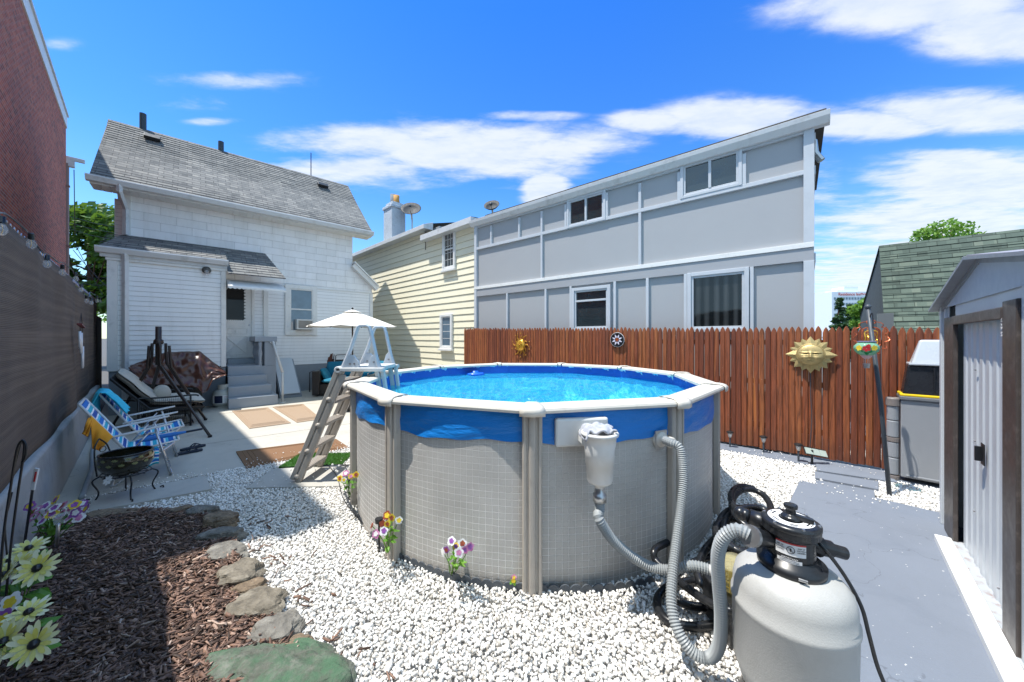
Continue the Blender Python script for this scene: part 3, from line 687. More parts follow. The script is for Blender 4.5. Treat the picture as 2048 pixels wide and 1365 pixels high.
# main roof
eZ = 5.47; eE = .5; rZ = 7.9; rE = -1.98
tl0, tr0 = -1.75, 4.72
def roofpt(k, t):                     # k 0 at the eave, 1 at the ridge; slightly swept eave
    e = eE + (rE - eE) * k; z = eZ + (rZ - eZ) * (k * .92 + .08 * k * k) ; return (e, t, z)
mb = MB(TH); NR = 26
for i in range(NR):
    k0, k1 = i / NR, (i + 1) / NR
    a0 = roofpt(k0, tl0 + .02 * math.sin(k0 * PI)); a1 = roofpt(k0, tr0 - .05 * k0); b0 = roofpt(k1, tl0 + .02 * math.sin(k1 * PI)); b1 = roofpt(k1, tr0 - .05 * k1)
    lift = .014
    A0 = (a0[0] + .008, a0[1], a0[2] + lift); A1 = (a1[0] + .008, a1[1], a1[2] + lift)
    mb.poly([A0, A1, b1, b0]); mb.poly([a0, a1, A1, A0])
for sgn in (0,):
    mb.poly([roofpt(0, tl0), roofpt(0, tr0), (rE, tr0 - .05, rZ - .06), (rE, tl0, rZ - .06)])
mb.poly([(rE, tl0, rZ), (rE, tr0 - .05, rZ), (-4.5, tr0, eZ), (-4.5, tl0, eZ)])
mb.poly([(rE, tl0, rZ - .06), (rE, tr0 - .05, rZ - .06), (-4.5, tr0, eZ - .06), (-4.5, tl0, eZ - .06)])
rf = mb.build('roof', K['roofgray'], wh, recalc=False)
for px, py, ph in ((286, 252, 228), (442, 303, 284)):
    P = Yp(px, py, 1); r = ray(px, py); k = (HD - rE) / -r.dot(_m); base_ = Vector((r.x * k, r.y * k, rZ - .05)); top = CH + ray(px, ph).z * k
    MB().tube([base_ - Vector((0, 0, .1)), Vector((base_.x, base_.y, top))], .075, 14).build('vent_pipe', simple('dark_vent_pipe', lin('#33404c'), .6), rf, smooth=False)
def onroof(px, py):
    r = ray(px, py); a = Vector(WH(*roofpt(0, 0)[:2], eZ)); b = WH(rE, 0, rZ); nrm = (b - a).cross(_v); c0 = a - Vector((0, 0, CH)); k = nrm.dot(c0) / nrm.dot(r)
    return Vector((r.x * k, r.y * k, CH + r.z * k))
for px, py in ((305, 280), (645, 374)):
    P = onroof(px, py); sl = (WH(rE, 0, rZ) - WH(eE, 0, eZ)).normalized(); nn = _v.cross(sl); nn = nn if nn.z > 0 else -nn
    mb = MB(); mb.bar(P - _v * .17 + nn * .07, P + _v * .17 + nn * .07, .2, .1, nn); mb.build('roof_vent', K['blackm'], rf, bevel=.01)
P = onroof(622, 352); r = ray(622, 352); k = (HD - rE) / -r.dot(_m)
q = Vector((r.x * k, r.y * k, 0)); MB().tube([q + Vector((0, 0, rZ - .2)), q + Vector((0, 0, CH + ray(622, 306).z * k))], .016, 6).build('antenna', K['blackm'], wh)
# gutter, soffit, fascia
mb = MB(TH); gp = [(eE - .02, eZ - .02), (eE + .11, eZ - .0), (eE + .12, eZ - .03), (eE + .075, eZ - .13), (eE - .02, eZ - .14)]
mb.prism([(e, tl0 - .05, z) for e, z in gp], (0, tr0 - tl0 + .07, 0)); gt = mb.build('gutter', K['gutter'], wh, bevel=.004)
mb = MB(TH)
nb = 42
for i in range(nb):
    t0 = tl0 + (tr0 - tl0) * i / nb; t1 = tl0 + (tr0 - tl0) * (i + .93) / nb
    mb.box(-.02, eE - .03, t0, t1, eZ - .17, eZ - .15)
mb.box(-.02, eE - .025, tl0, tr0, eZ - .148, eZ - .12)
mb.build('soffit', K['trim'], wh)
dn = WH(eE + .05, PM(eE, 239, 380)[0], eZ - .1)
mb = MB(); t1 = PM(.12, 252, 470); mb.tube([dn, dn + Vector((0, 0, -.15)), WH(.12, t1[0], eZ - .55), WH(.12, t1[0], t1[1])], .055, 4); mb.build('downspout', K['gutter'], wh)
# lean-to
tl1 = PM(1.3, 214, 600)[0]; tr1 = PM(1.3, 452, 600)[0]; zl = 1.0; zu = 3.58
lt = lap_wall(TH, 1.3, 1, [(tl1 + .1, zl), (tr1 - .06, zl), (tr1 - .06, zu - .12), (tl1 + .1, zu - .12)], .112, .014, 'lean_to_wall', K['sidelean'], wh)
mb = MB(TH)
for t in (tl1, tr1 - .1): mb.box(.0, 1.26, t + .02, t + .08, 0.0, zu)
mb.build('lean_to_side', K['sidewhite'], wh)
mb = MB(TH); mb.box(1.2, 1.34, tl1, tl1 + .16, zl - .02, zu); mb.box(1.2, 1.34, tr1 - .1, tr1, zl - .02, zu)
mb.box(1.2, 1.36, tl1 - .02, tr1 + .02, zu - .14, zu + .02); mb.build('lean_to_trim', K['trim'], wh, bevel=.004)
mb = MB(TH); mb.box(.1, 1.29, tl1 + .02, tr1 - .01, -.05, zl - .02); mb.build('lean_to_foundation', K['foundation'], wh)
tc = PM(.9, 562, 550)[0]; t5 = PM(0, 530, 505)[0]
mb = MB(TH); zt_ = 4.30
def lr(e): return zt_ + (3.70 - zt_) * e / 1.42
for i in range(9):
    e0, e1 = 1.5 * (1 - i / 9), 1.5 * (1 - (i + 1) / 9)
    mb.poly([(e0, tl1 - .14 + .25 * (1 - e0 / 1.5), lr(e0) + .014), (e0, tr1 + .02, lr(e0) + .014), (e1, tr1 + .02, lr(e1)), (e1, tl1 - .14 + .25 * (1 - e1 / 1.5), lr(e1))])
    mb.poly([(e0, tl1 - .14, lr(e0)), (e0, tr1 + .02, lr(e0)), (e0, tr1 + .02, lr(e0) + .014), (e0, tl1 - .14, lr(e0) + .014)])
E2 = 1.62
def lr2(e): return zt_ + (3.36 - zt_) * e / E2
for i in range(11):
    e0, e1 = E2 * (1 - i / 11), E2 * (1 - (i + 1) / 11)
    w0, w1 = t5 + (tc - t5) * e0 / E2, t5 + (tc - t5) * e1 / E2
    mb.poly([(e0, tr1 + .02, lr2(e0) + .014), (e0, w0, lr2(e0) + .014), (e1, w1, lr2(e1)), (e1, tr1 + .02, lr2(e1))])
    mb.poly([(e0, tr1 + .02, lr2(e0)), (e0, w0, lr2(e0)), (e0, w0, lr2(e0) + .014), (e0, tr1 + .02, lr2(e0) + .014)])
mb.poly([(E2, tr1 + .02, lr2(E2) - .01), (E2, tc, lr2(E2) - .01), (0, t5, zt_ - .03), (0, tr1 + .02, zt_ - .03)])
mb.build('lean_to_roof', K['roofgray'], wh, recalc=False)
mb = MB(TH); gp = [(1.38, 3.70), (1.50, 3.71), (1.51, 3.68), (1.46, 3.58), (1.38, 3.57)]
mb.prism([(e, tl1 - .16, z) for e, z in gp], (0, tr1 - tl1 + .2, 0)); mb.box(1.33, 1.385, tl1 - .1, tr1 + .02, 3.5, 3.69); mb.build('lean_to_gutter', K['gutter'], wh, bevel=.004)
tds = PM(1.42, 250, 600)[0]
mb = MB(TH); mb.tube([(1.44, tds, 3.6), (1.40, tds, 3.48), (1.39, tds, 3.3), (1.39, tds, .25), (1.48, tds, .12)], .055, 4); mb.build('downspout', K['gutter'], wh)
# wall lamp
P = WH(1.36, *PM(1.36, 413, 541)); lb = MB(); lb.lathe([(0, 0), (.09, .0), (.09, .03), (.0, .04)], P, 18, Matrix.Rotation(0, 3, 'Z') @ _m.to_track_quat('Z', 'Y').to_matrix())
lb.tube([P, P + _m * .12 + Vector((0, 0, .03)), P + _m * .14 + Vector((0, 0, -.02))], .03, 10); lo = lb.build('wall_lamp', simple('weathered_lamp', lin('#55544f'), .6), wh, smooth=True)
MB().lathe([(0, -.16), (.035, -.15), (.045, -.1), (.04, -.02), (0, 0)], P + _m * .14, 14).build('lamp_glass', K['glassbulb'], lo, smooth=True)
# awning over the door
ta = PM(1.3, 452, 560)[0] + .02; tb = PM(1.6, 562, 560)[0]
def awn(u, v):
    e = .95 + .75 * v; z = 3.28 - .26 * (v ** 1.9) ; return (e, ta + (tb + .12 * v - ta) * u, z - .0)
mb = MB(TH); mb.grid(awn, 12, 8); aw = mb.build('awning', K['trim'], wh, solid=.012, smooth=True)
mb = MB(TH)
for i in range(14):
    t0 = ta + (tb + .12 - ta) * i / 14; t1 = ta + (tb + .12 - ta) * (i + 1) / 14; m_ = (t0 + t1) / 2
    mb.poly([(1.70, t0, 3.02), (1.70, t1, 3.02), (1.70, t1, 2.99), (1.70, (m_ + t1) / 2, 2.975), (1.70, m_, 2.965), (1.70, (t0 + m_) / 2, 2.975), (1.70, t0, 2.99)])
mb.build('awning_valance', K['trim'], aw, solid=.006)
mb = MB(TH); mb.prism([(.95, ta, 3.28), (1.7, ta, 3.02), (.95, ta, 3.0)], (0, .01, 0)); mb.build('awning_end', K['trim'], aw)
# door
d0 = PM(.02, 440, 600)[0]; d1 = PM(.02, 503, 600)[0]; dz0, dz1 = 1.14, 3.2
mb = MB(TH); mb.box(.0, .05, d0, d1, dz0, dz1); dr = mb.build('storm_door', K['trim'], wh, bevel=.003)
mb = MB(TH); mb.box(-.01, .08, d1, d1 + .07, dz0, dz1 + .05); mb.box(-.01, .08, d0, d1, dz1, dz1 + .05); mb.build('door_frame', K['trim'], dr, bevel=.003)
g0, g1 = PM(.05, 448, 600)[0], PM(.05, 492, 600)[0]; gz0, gz1 = PM(.05, 475, 643)[1], PM(.05, 475, 573)[1]
mb = MB(TH); mb.poly([(.055, g0, gz0), (.055, g1, gz0), (.055, g1, gz1), (.055, g0, gz1)]); mb.build('pane', m_glass_dark('dark_door_screen', (.01, .01, .011), .6, .1), dr, recalc=False)
mb = MB(TH)
pts = []; ns = 11
for i in range(ns):
    z0 = gz0 + (gz1 - gz0) * i / ns; z1 = gz0 + (gz1 - gz0) * (i + 1) / ns
    pts += [(.058, g1 + .005, z0)] + [(.058, g1 - .02 - .03 * math.sin(PI * j / 6), z0 + (z1 - z0) * j / 6) for j in range(1, 6)] + [(.058, g1 + .005, z1)]
for i in range(0, len(pts) - 1): mb.poly([pts[i], pts[i + 1], (.058, g1 + .02, pts[i + 1][2]), (.058, g1 + .02, pts[i][2])])
nt_ = 12
for i in range(nt_):
    t0 = g0 + (g1 - g0) * i / nt_; t1 = g0 + (g1 - g0) * (i + 1) / nt_
    for zz, sg in ((gz1, -1), (gz0, 1)):
        q = [(.058, t0 + (t1 - t0) * j / 6, zz + sg * (.015 + .03 * math.sin(PI * j / 6))) for j in range(7)]
        mb.poly([(.058, t0, zz - sg * .02)] + q + [(.058, t1, zz - sg * .02)])
mb.build('scalloped_trim', K['trim'], dr, recalc=False)
mb = MB(TH); c0, c1 = g0 + .02, g1 + .03; y0_, y1_ = 1.24, 1.78
for a, b in (((c0, y0_), (c1, y1_)), ((c0, y1_), (c1, y0_))):
    mb.bar((.058, a[0], a[1]), (.058, b[0], b[1]), .02, .05, (1, 0, 0))
for a, b in (((c0, y0_), (c1, y0_)), ((c0, y1_), (c1, y1_)), ((c0, y0_), (c0, y1_)), ((c1, y0_), (c1, y1_)), ((c0, y1_ + .07), (c1, y1_ + .07)), ((c0, y1_ + .22), (c1, y1_ + .22)), ((c0, y1_ + .07), (c0, y1_ + .22)), ((c1, y1_ + .07), (c1, y1_ + .22)), (((c0 + c1) / 2, y1_ + .07), ((c0 + c1) / 2, y1_ + .22))):
    mb.bar((.056, a[0], a[1]), (.056, b[0], b[1]), .014, .025, (1, 0, 0))
mb.build('door_moulding', K['trim'], dr, bevel=.002)
MB(TH).ball((.1, d1 - .06, 2.1), .02, 8).build('handle', K['alu'], dr)
# rear window
wy0, wy1 = PM(.03, 570, 620)[0], PM(.03, 634, 620)[0]; wz0, wz1 = PM(.03, 600, 671)[1], PM(.03, 600, 571)[1]
wn = window(TH, .02, 1, wy0, wy1, wz0, wz1, wh, fw=.13, proud=.05, sash=.52, glass=K['glassblue'])
gy0, gy1 = PM(.05, 590, 650)[0], PM(.05, 623, 650)[0]; az0, az1 = PM(.2, 600, 660)[1] + .01, PM(.2, 600, 639)[1]
ac = thing('air_conditioner', WH(.2, gy0 + .25, az0), 'white window air conditioner in the lower sash of the rear window', 'air conditioner')
mb = MB(TH); mb.box(.03, .30, gy0, gy1 + .02, az0, az1); mb.build('casing', K['plastwhite'], ac, bevel=.01)
mb = MB(TH)
for i in range(7): z_ = az0 + .05 + (az1 - az0 - .1) * i / 6.5; mb.box(.301, .31, gy0 + .05, gy1 - .03, z_, z_ + .02)
mb.build('grille', simple('grille_metal', lin('#6a5f54'), .5), ac)
# stoop, balustrade and handrail
FE = [2.2, 1.93, 1.66, 1.39]; SZ = [.25, .5, .74, .98]; ts0 = PM(2.2, 459, 815)[0] - .02; ts1 = PM(2.2, 556, 808)[0]
st = thing('stoop', WH(1.8, (ts0 + ts1) / 2, 0), 'blue gray painted concrete steps rising to the back door', 'steps')
for i in range(4):
    mb = MB(TH); e0 = 1.39 if i < 3 else .03; e1 = FE[i]; zb = 0 if i == 0 else SZ[i - 1] - .002
    tt0 = ts0 + .012 * i; tt1 = ts1 - (.0, .10, .17, .24)[i]
    mb.box(.03 if i == 3 else FE[3] - .02, e1, tt0, tt1, zb, SZ[i]); mb.build('step', K['steps'], st, bevel=.012)
mb = MB(TH); mb.box(.05, .35, ts0 + .1, ts1 - .3, .98, 1.13); mb.build('step', K['steps'], st, bevel=.01)
b0, b1 = PM(1.35, 511, 700)[0], PM(1.35, 552, 700)[0]
mb = MB(TH); mb.box(.2, 1.36, b0 + .08, b1, 0, .96); mb.box(.9, 1.36, b0 + .2, b1, .96, 1.62); mb.box(.15, 1.4, b0 - .02, b1 + .02, 1.62, 1.76); mb.box(.2, 1.2, b0 + .34, b1 - .02, .96, 1.62)
bw = mb.build('parapet', K['steps'], st, bevel=.01)
mb = MB(TH)
for i in range(5):
    mb.lathe([(.035, 0), (.055, .06), (.03, .16), (.06, .32), (.035, .5), (.055, .6), (.035, .66)], (.3 + .26 * i, b0 + .1, .96), 10)
mb.build('baluster', K['steps'], st, smooth=True)
h0 = WH(1.36, *PM(1.36, 545, 684)); h1 = WH(1.98, *PM(1.98, 565, 745)); hf = Vector((h1.x, h1.y, 0))
mb = MB(); mb.tube([h0 - _m * .02, h0 + _m * .06, h1], .032, 10); mb.tube([h1, hf], .026, 10); mb.lathe([(.08, 0), (.08, .012), (0, .012)], hf, 14); mb.build('handrail', K['plastwhite'], st, smooth=True)
MB().lathe([(.06, 0), (.06, .03), (0, .03)], h0, 14, _m.to_track_quat('Z', 'Y').to_matrix()).build('rail_flange', K['alu'], st)
# sloping cellar hatch
k0 = PM(.05, 553, 719); k1 = PM(.05, 584, 716)
mb = MB(TH); q0 = WH(1.4, 0, 0)
tA, tB = PM(.05, 545, 700)[0], PM(.05, 585, 700)[0]; Gb = G(612, 771); tB2 = Vector(Gb).dot(_v); eB = Gb.dot(_m) + HD
mb.prism([(.04, tA, .0), (1.25, tA, .0), (1.25, tA, .07), (.04, tA, 1.05)], (0, tB - tA + .02, 0)); ht = mb.build('cellar_hatch', K['foundation'], wh)
mb = MB(TH); mb.prism([(1.27, tA + .02, .10), (1.27, tB - .03, .10), (.08, tB - .03, 1.06), (.08, tA + .02, 1.06)], (.02, 0, .03)); hd = mb.build('hatch_door', simple('pale_hatch_paint', lin('#bcc3c9'), .5, var=.04), ht, bevel=.006)

# small gable wing seen between the brick building and the lean-to
ang0 = PM(-.6, 236, 430)[0]
mb = MB(TH); mb.box(-4.5, -.5, PM(-.5, 229, 430)[0], tL - .02, .0, 5.3); mb.build('side_bay', K['sidewhite'], wh)

# ---------------------------------------------------------------- green house
AG = 6.79
gh = thing('green_house', FG.W(AG + 2, 11, 0), 'long house with cream green lapped siding standing beside the white house', 'house')
sg0 = FR.inv(FR.W(6.9, 0))[1]
s_r = FG.on(AG, 951, 600)[0]; s_l = FG.on(AG, 700, 600)[0] + 3.0
s_m = FG.on(AG, 862, 440)[0]
z1 = FG.on(AG - .3, 862, 441)[1]; z1b = FG.on(AG - .3, 720, 505)[1]; z1 = (z1 + z1b) / 2
z2 = FG.on(AG - .25, 945, 437)[1]
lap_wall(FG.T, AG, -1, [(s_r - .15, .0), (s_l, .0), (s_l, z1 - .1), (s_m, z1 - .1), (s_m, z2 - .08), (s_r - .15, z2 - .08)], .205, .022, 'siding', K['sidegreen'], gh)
mb = MB(FG.T)
mb.prism([(AG - .32, s_m - .05, z1 + .02), (AG - .32, s_m - .05, z1 - .12), (AG + .05, s_m - .05, z1 - .12), (AG + .05, s_m - .05, z1 + .16)], (0, s_l - s_m, 0)); mb.build('gutter', K['gutter'], gh, bevel=.005)
mb = MB(FG.T); mb.box(AG - .28, AG + .02, s_r - .12, s_m + .25, z2 - .12, z2 + .06); mb.build('gutter', K['gutter'], gh, bevel=.005)
mb = MB(FG.T); mb.poly([(AG - .3, s_m - .05, z1 + .03), (AG - .3, s_l, z1 + .03), (AG + 3.2, s_l, z1 + 1.0), (AG + 3.2, s_m - .05, z1 + 1.0)])
mb.poly([(AG - .26, s_r - .1, z2 + .07), (AG - .26, s_m + .25, z2 + .07), (AG + 3.2, s_m + .25, z2 + .4), (AG + 3.2, s_r - .1, z2 + .4)])
mb.build('roof', K['roofdark'], gh, recalc=False)
mb = MB(FG.T); mb.box(AG + .05, AG + 3.5, s_r - .1, s_r, 0, z2 - .1); mb.box(AG + .15, AG + .3, s_m - .3, s_m + .35, z1, z2 + .22); mb.build('flashing', simple('weathered_flashing', lin('#9a9fa3'), .6, var=.25, vs=12), gh)
# chimney
c0 = Yp(789, 460, 14.5); czt = Yp(788, 416, 14.5).z; cz0 = Yp(788, 470, 14.5).z - .5
mb = MB(T3((c0.x, c0.y, 0), FG.ang)); mb.box(-.36, .36, -.3, .3, cz0, czt - .12); mb.box(-.40, .40, -.34, .34, czt - .12, czt); mb.box(-.3, .3, -.24, .24, czt, czt + .15)
chm = mb.build('chimney', simple('flaking_white_brick', lin('#b9c2cc'), .8, var=.2, vs=14, bump=.03, bs=25, dirt=(lin('#76818c'), 9, .6)), gh, bevel=.02)
for dx_, c_, hh in ((.17, '#b98a4a', .30), (-.12, '#6b747c', .42)):
    MB(T3((c0.x, c0.y, 0), FG.ang)).lathe([(.12, 0), (.13, .04), (.115, .1), (.12, hh), (.09, hh), (.09, .1)], (dx_ * -1, 0, czt + .15), 14).build('chimney_pot', simple('clay_pot', lin(c_), .8, var=.25, vs=6), chm, smooth=True)
def dish(px, py, Y, r, aim, label):
    P = Yp(px, py, Y); d = thing('satellite_dish', P - Vector((0, 0, .6)), label, 'satellite dish')
    Q = Vector(aim).normalized().to_track_quat('Z', 'Y').to_matrix()
    MB().lathe([(0, 0), (r * .35, .02), (r * .7, .07), (r, .15), (r * .99, .165), (r * .7, .085), (0, .015)], P, 26, Q).build('reflector', simple('gray_dish', lin('#2c3036'), .7), d, smooth=True)
    mb = MB(); mb.tube([P - Vector(aim).normalized() * .02, P + Vector((0, .1, -.3)), P + Vector((0, .1, -.75))], .03, 8)
    tip = P + Vector(aim).normalized() * r * 1.0 + Vector((0, 0, -r * .3)); mb.tube([P + Vector((0, 0, -r * .8)), tip], .015, 6); mb.build('mast', K['chromev'], d)
    MB().ball(tip, .06, 8).build('receiver', K['dkgray'], d)
dish(823, 424, 14.2, .40, (.1, -1, .75), 'gray satellite dish beside the white painted chimney')
dish(985, 418, 12.5, .28, (-.2, -1, .8), 'small satellite dish peeking over the roof where green and gray houses meet')
# windows of the green house
a_, b_ = FG.on(AG, 913, 500)[0], FG.on(AG, 888, 500)[0]
window(FG.T, AG - .02, -1, a_, b_, FG.on(AG, 900, 540)[1], FG.on(AG, 900, 459)[1], gh, fw=.075, proud=.06, sash=.5, grid=(3, 5), sill=.06)
a_, b_ = FG.on(AG, 907, 660)[0], FG.on(AG, 883, 660)[0]
window(FG.T, AG - .02, -1, a_, b_, FG.on(AG, 895, 698)[1], FG.on(AG, 895, 629)[1], gh, fw=.075, proud=.06, grid=(1, 4), sill=.06, glass=K['glassblue'])
mb = MB(FG.T); q = FG.on(AG, 853, 430)[0]; mb.tube([(AG - .04, q, z1 - .1), (AG - .04, q, z1 - .75)], .012, 6); mb.build('cable', K['blackm'], gh)

# ---------------------------------------------------------------- gray house
AR = 6.86
gy = thing('gray_house', FR.W(AR + 3, 4, 0), 'two-storey house clad in gray panels with pale battens, behind the wooden fence', 'house')
S = lambda px: FR.on(AR, px, 500)[0]
Z = lambda px, py: FR.on(AR, px, py)[1]
sA, sB = S(951), S(1628)
ztop = Z(1606, 254)
mb = MB(FR.T); mb.box(AR, AR + .15, sB, sA, 0, ztop); mb.build('panel_wall', K['panelgray'], gy)
def hb(z0, z1, pr, mat, name, s0=sB, s1=sA):
    mb = MB(FR.T); mb.box(AR - pr, AR, s0, s1, z0, z1); return mb.build(name, mat, gy, bevel=.003)
zT0, zT1 = Z(1606, 277), Z(1606, 260); zD0, zD1 = Z(1606, 352), Z(1606, 343); zB1 = Z(1606, 488); zBm = Z(1606, 498); zB0 = Z(1606, 524)
hb(zT0 + .05, ztop, .045, K['trimblue'], 'top_trim'); hb(zD0, zD1, .05, K['trimblue'], 'middle_trim')
hb(zBm, zB1, .06, K['trim'], 'flashing'); hb(zB0, zBm - .002, .045, K['pvc_gray'], 'belt_panel')
def vb(px, w_, z0, z1, name='batten', pr=.048):
    s_ = S(px); mb = MB(FR.T); mb.box(AR - pr, AR, s_ - w_ / 2, s_ + w_ / 2, z0, z1); mb.build(name, K['trimblue'], gy, bevel=.003)
for px in (984, 1040, 1085, 1133, 1215, 1281, 1359, 1489): vb(px, .052, zD1, zT0)
for px in (1085, 1281): vb(px, .052, zB1, zD0)
for px in (1016, 1093, 1143, 1231, 1296, 1372, 1504): vb(px, .052, .1, zB0)
w1 = S(1607)
for bx_ in ((AR - .055, AR, sB - .004, w1, .0, zB0), (AR - .055, AR, sB - .004, w1, zB1, ztop), (AR - .055, AR, sA - .09, sA, 0, ztop)): MB(FR.T).box(*bx_).build('corner_board', K['trimblue'], gy, bevel=.003)
window(FR.T, AR, -1, S(1485), S(1362), Z(1485, 372), Z(1485, 291), gy, fw=.05, proud=.06, mull=.5, frame_mat=K['trimblue'])
window(FR.T, AR, -1, S(1213), S(1136), Z(1213, 441), Z(1213, 379), gy, fw=.05, proud=.06, mull=.5, frame_mat=K['trimblue'])
window(FR.T, AR, -1, S(1499), S(1376), Z(1499, 664), Z(1499, 535), gy, fw=.065, proud=.07, glass=K['curtain'], frame_mat=K['trimblue'])
window(FR.T, AR, -1, S(1223), S(1146), Z(1223, 662), Z(1223, 570), gy, fw=.065, proud=.07, sash=.72, frame_mat=K['trimblue'])
# eave gutter
zg = FR.on(AR - .15, 1640, 246)[1]
sG = FR.on(AR - .15, 1661, 235)[0]
mb = MB(FR.T); gp = [(AR + .02, zg), (AR - .09, zg), (AR - .15, zg + .09), (AR - .16, zg + .16), (AR + .02, zg + .16)]
mb.prism([(a, sG, z) for a, z in gp], (0, sA - sG + .1, 0)); mb.build('gutter', K['gutter'], gy, bevel=.004)
mb = MB(FR.T); mb.prism([(AR - .08, sG + .04, zg + .18), (AR + 6, sG + .04, zg + 1.0), (AR + 6, sG + .04, zg + 1.06), (AR - .08, sG + .04, zg + .22)], (0, sA - sG - .5, 0)); mb.build('roof', simple('bitumen_roof', (.06, .055, .05), .9), gy)
# end wall towards the right
mb = MB(FR.T); mb.box(AR + .15, AR + 6, sB + .03, sB + .15, 0, ztop - .12); mb.box(AR + 5.9, AR + 6, sB + .15, sA, 0, ztop - .15); mb.box(AR + .15, AR + 5.9, sA - .12, sA - .02, 0, ztop - .15); mb.build('end_wall', K['panelgray'], gy)
mb = MB(FR.T)
for i in range(7): a_ = AR + .02 + i * .98; mb.box(a_, a_ + .09, sB - .0, sB + .028, 0, ztop - .12)
for z_ in (zD0, zB0, ztop - .25): mb.box(AR + .02, AR + 6, sB - .02, sB + .0, z_, z_ + .12)
mb.build('batten', K['trimblue'], gy)
mb = MB(FR.T); mb.tube([(AR + .6, sB - .1, ztop - .35), (AR + .6, sB - .02, ztop - .2), (AR + .6, sB, ztop)], .05, 8); mb.build('bracket', K['chromev'], gy)

# ---------------------------------------------------------------- garage with green roof
ga = thing('green_roof_garage', FR.W(13, -5, 0), 'building with steep mossy green shingle roof behind the metal shed', 'garage')
sGr = -1.33; rz_ = FR.at(sGr, 1758, 492); ez_ = FR.at(sGr, 1772, 700)
mb = MB(FR.T); n_ = 16
A0 = (ez_[0], ez_[1]); A1 = (rz_[0], rz_[1])
for i in range(n_):
    k0, k1 = i / n_, (i + 1) / n_
    f = lambda k: (A0[0] + (A1[0] - A0[0]) * k, A0[1] + (A1[1] - A0[1]) * k)
    p, q = f(k0), f(k1)
    mb.poly([(p[0] - .014, sGr, p[1]), (p[0] - .014, sGr - 12, p[1]), (q[0], sGr - 12, q[1]), (q[0], sGr, q[1])])
    mb.poly([(p[0] - .014, sGr, p[1]), (p[0] - .014, sGr - 12, p[1]), (p[0], sGr - 12, p[1]), (p[0], sGr, p[1])])
mb.poly([(A1[0], sGr, A1[1]), (A1[0], sGr - 12, A1[1]), (A1[0] + 4, sGr - 12, A1[1] - 1.5), (A1[0] + 4, sGr, A1[1] - 1.5)])
mb.build('roof', K['roofgreen'], ga, recalc=False)
mb = MB(FR.T); mb.prism([(A0[0], sGr - .03, A0[1]), (A0[0] - .0, sGr - .03, 0), (A1[0] + 4, sGr - .03, 0), (A1[0] + 4, sGr - .03, A1[1] - 1.5), (A1[0], sGr - .03, A1[1] - .02)], (0, -.2, 0)); mb.build('gable_wall', simple('dark_gable_felt', lin('#3d3f40'), .7), ga)
mb = MB(FR.T); mb.box(A0[0] - .1, A0[0] - .02, sGr - .1, sGr + .14, 0, 2.25); mb.box(A0[0], A0[0] + .2, sGr - 12, sGr - .25, 0, A0[1]); mb.build('wall', simple('dark_gray_flashing', lin('#66696b'), .5), ga)

# ---------------------------------------------------------------- brick building on the left
AB = -1.93
bb = thing('brick_building', FL.W(AB - 3, 9, 0), 'tall red brick building rising above the dark screen fence', 'building')
sE = FL.on(AB, 132, 400)[0]; zt = 10.2; sN = 5.75
mb = MB(FL.T); mb.box(AB - .3, AB, sN, sE, 0, zt - .5); mb.box(AB - 8, AB - .3, sE - .3, sE, 0, zt - .5); mb.box(AB - 8, AB - .3, sN, sN + .3, 0, zt - .5); mb.build('wall', K['brick'], bb)
mb = MB(FL.T); mb.box(AB - .32, AB + .03, sN - .03, sE + .03, zt - .5, zt - .05); mb.box(AB - 8, AB - .32, sE - .3, sE + .03, zt - .5, zt - .05); mb.build('cornice', K['trim'], bb)
mb = MB(FL.T); mb.box(AB - .4, AB + .07, sN - .05, sE + .08, zt - .05, zt + .03); mb.build('coping', K['gutter'], bb, bevel=.01)
mb = MB(FL.T); mb.box(AB - 8, AB - .4, sN + .3, sE - .3, zt - .6, zt - .5); mb.build('roof', K['roofdark'], bb)
mb = MB(FL.T)
for s_ in np.arange(sE - 3.2, sE + .01, 1.05): mb.box(AB - .12, AB - .08, s_ - .02, s_ + .02, zt + .03, zt + .55)
mb.box(AB - .12, AB - .08, sE - 3.2, sE + .02, zt + .52, zt + .56); rl = mb.build('railing', K['chromev'], bb)
mb = MB(FL.T); mb.box(AB - .11, AB - .1, sE - 3.1, sE, zt + .08, zt + .5); mb.build('railing_glass', m_clear('railing_glass', (.9, .96, 1), .7), rl)
mb = MB(FL.T); mb.tube([(AB - .02, sE + .1, 8.4), (AB - .02, sE + .1, 0)], .09, 8)
for z_ in (7.5, 5.2, 3.0): mb.box(AB - .12, AB + .09, sE + .0, sE + .13, z_, z_ + .05)
mb.build('downpipe', simple('brown_downpipe', lin('#7d5f55'), .5), bb)
mb = MB(FL.T); mb.box(AB - .1, AB + .45, sE + .05, sE + .17, 8.55, 8.68); mb.box(AB - .05, AB + .2, sE + .05, sE + .22, 8.3, 8.55); mb.build('gutter_box', K['gutter'], bb, bevel=.01)

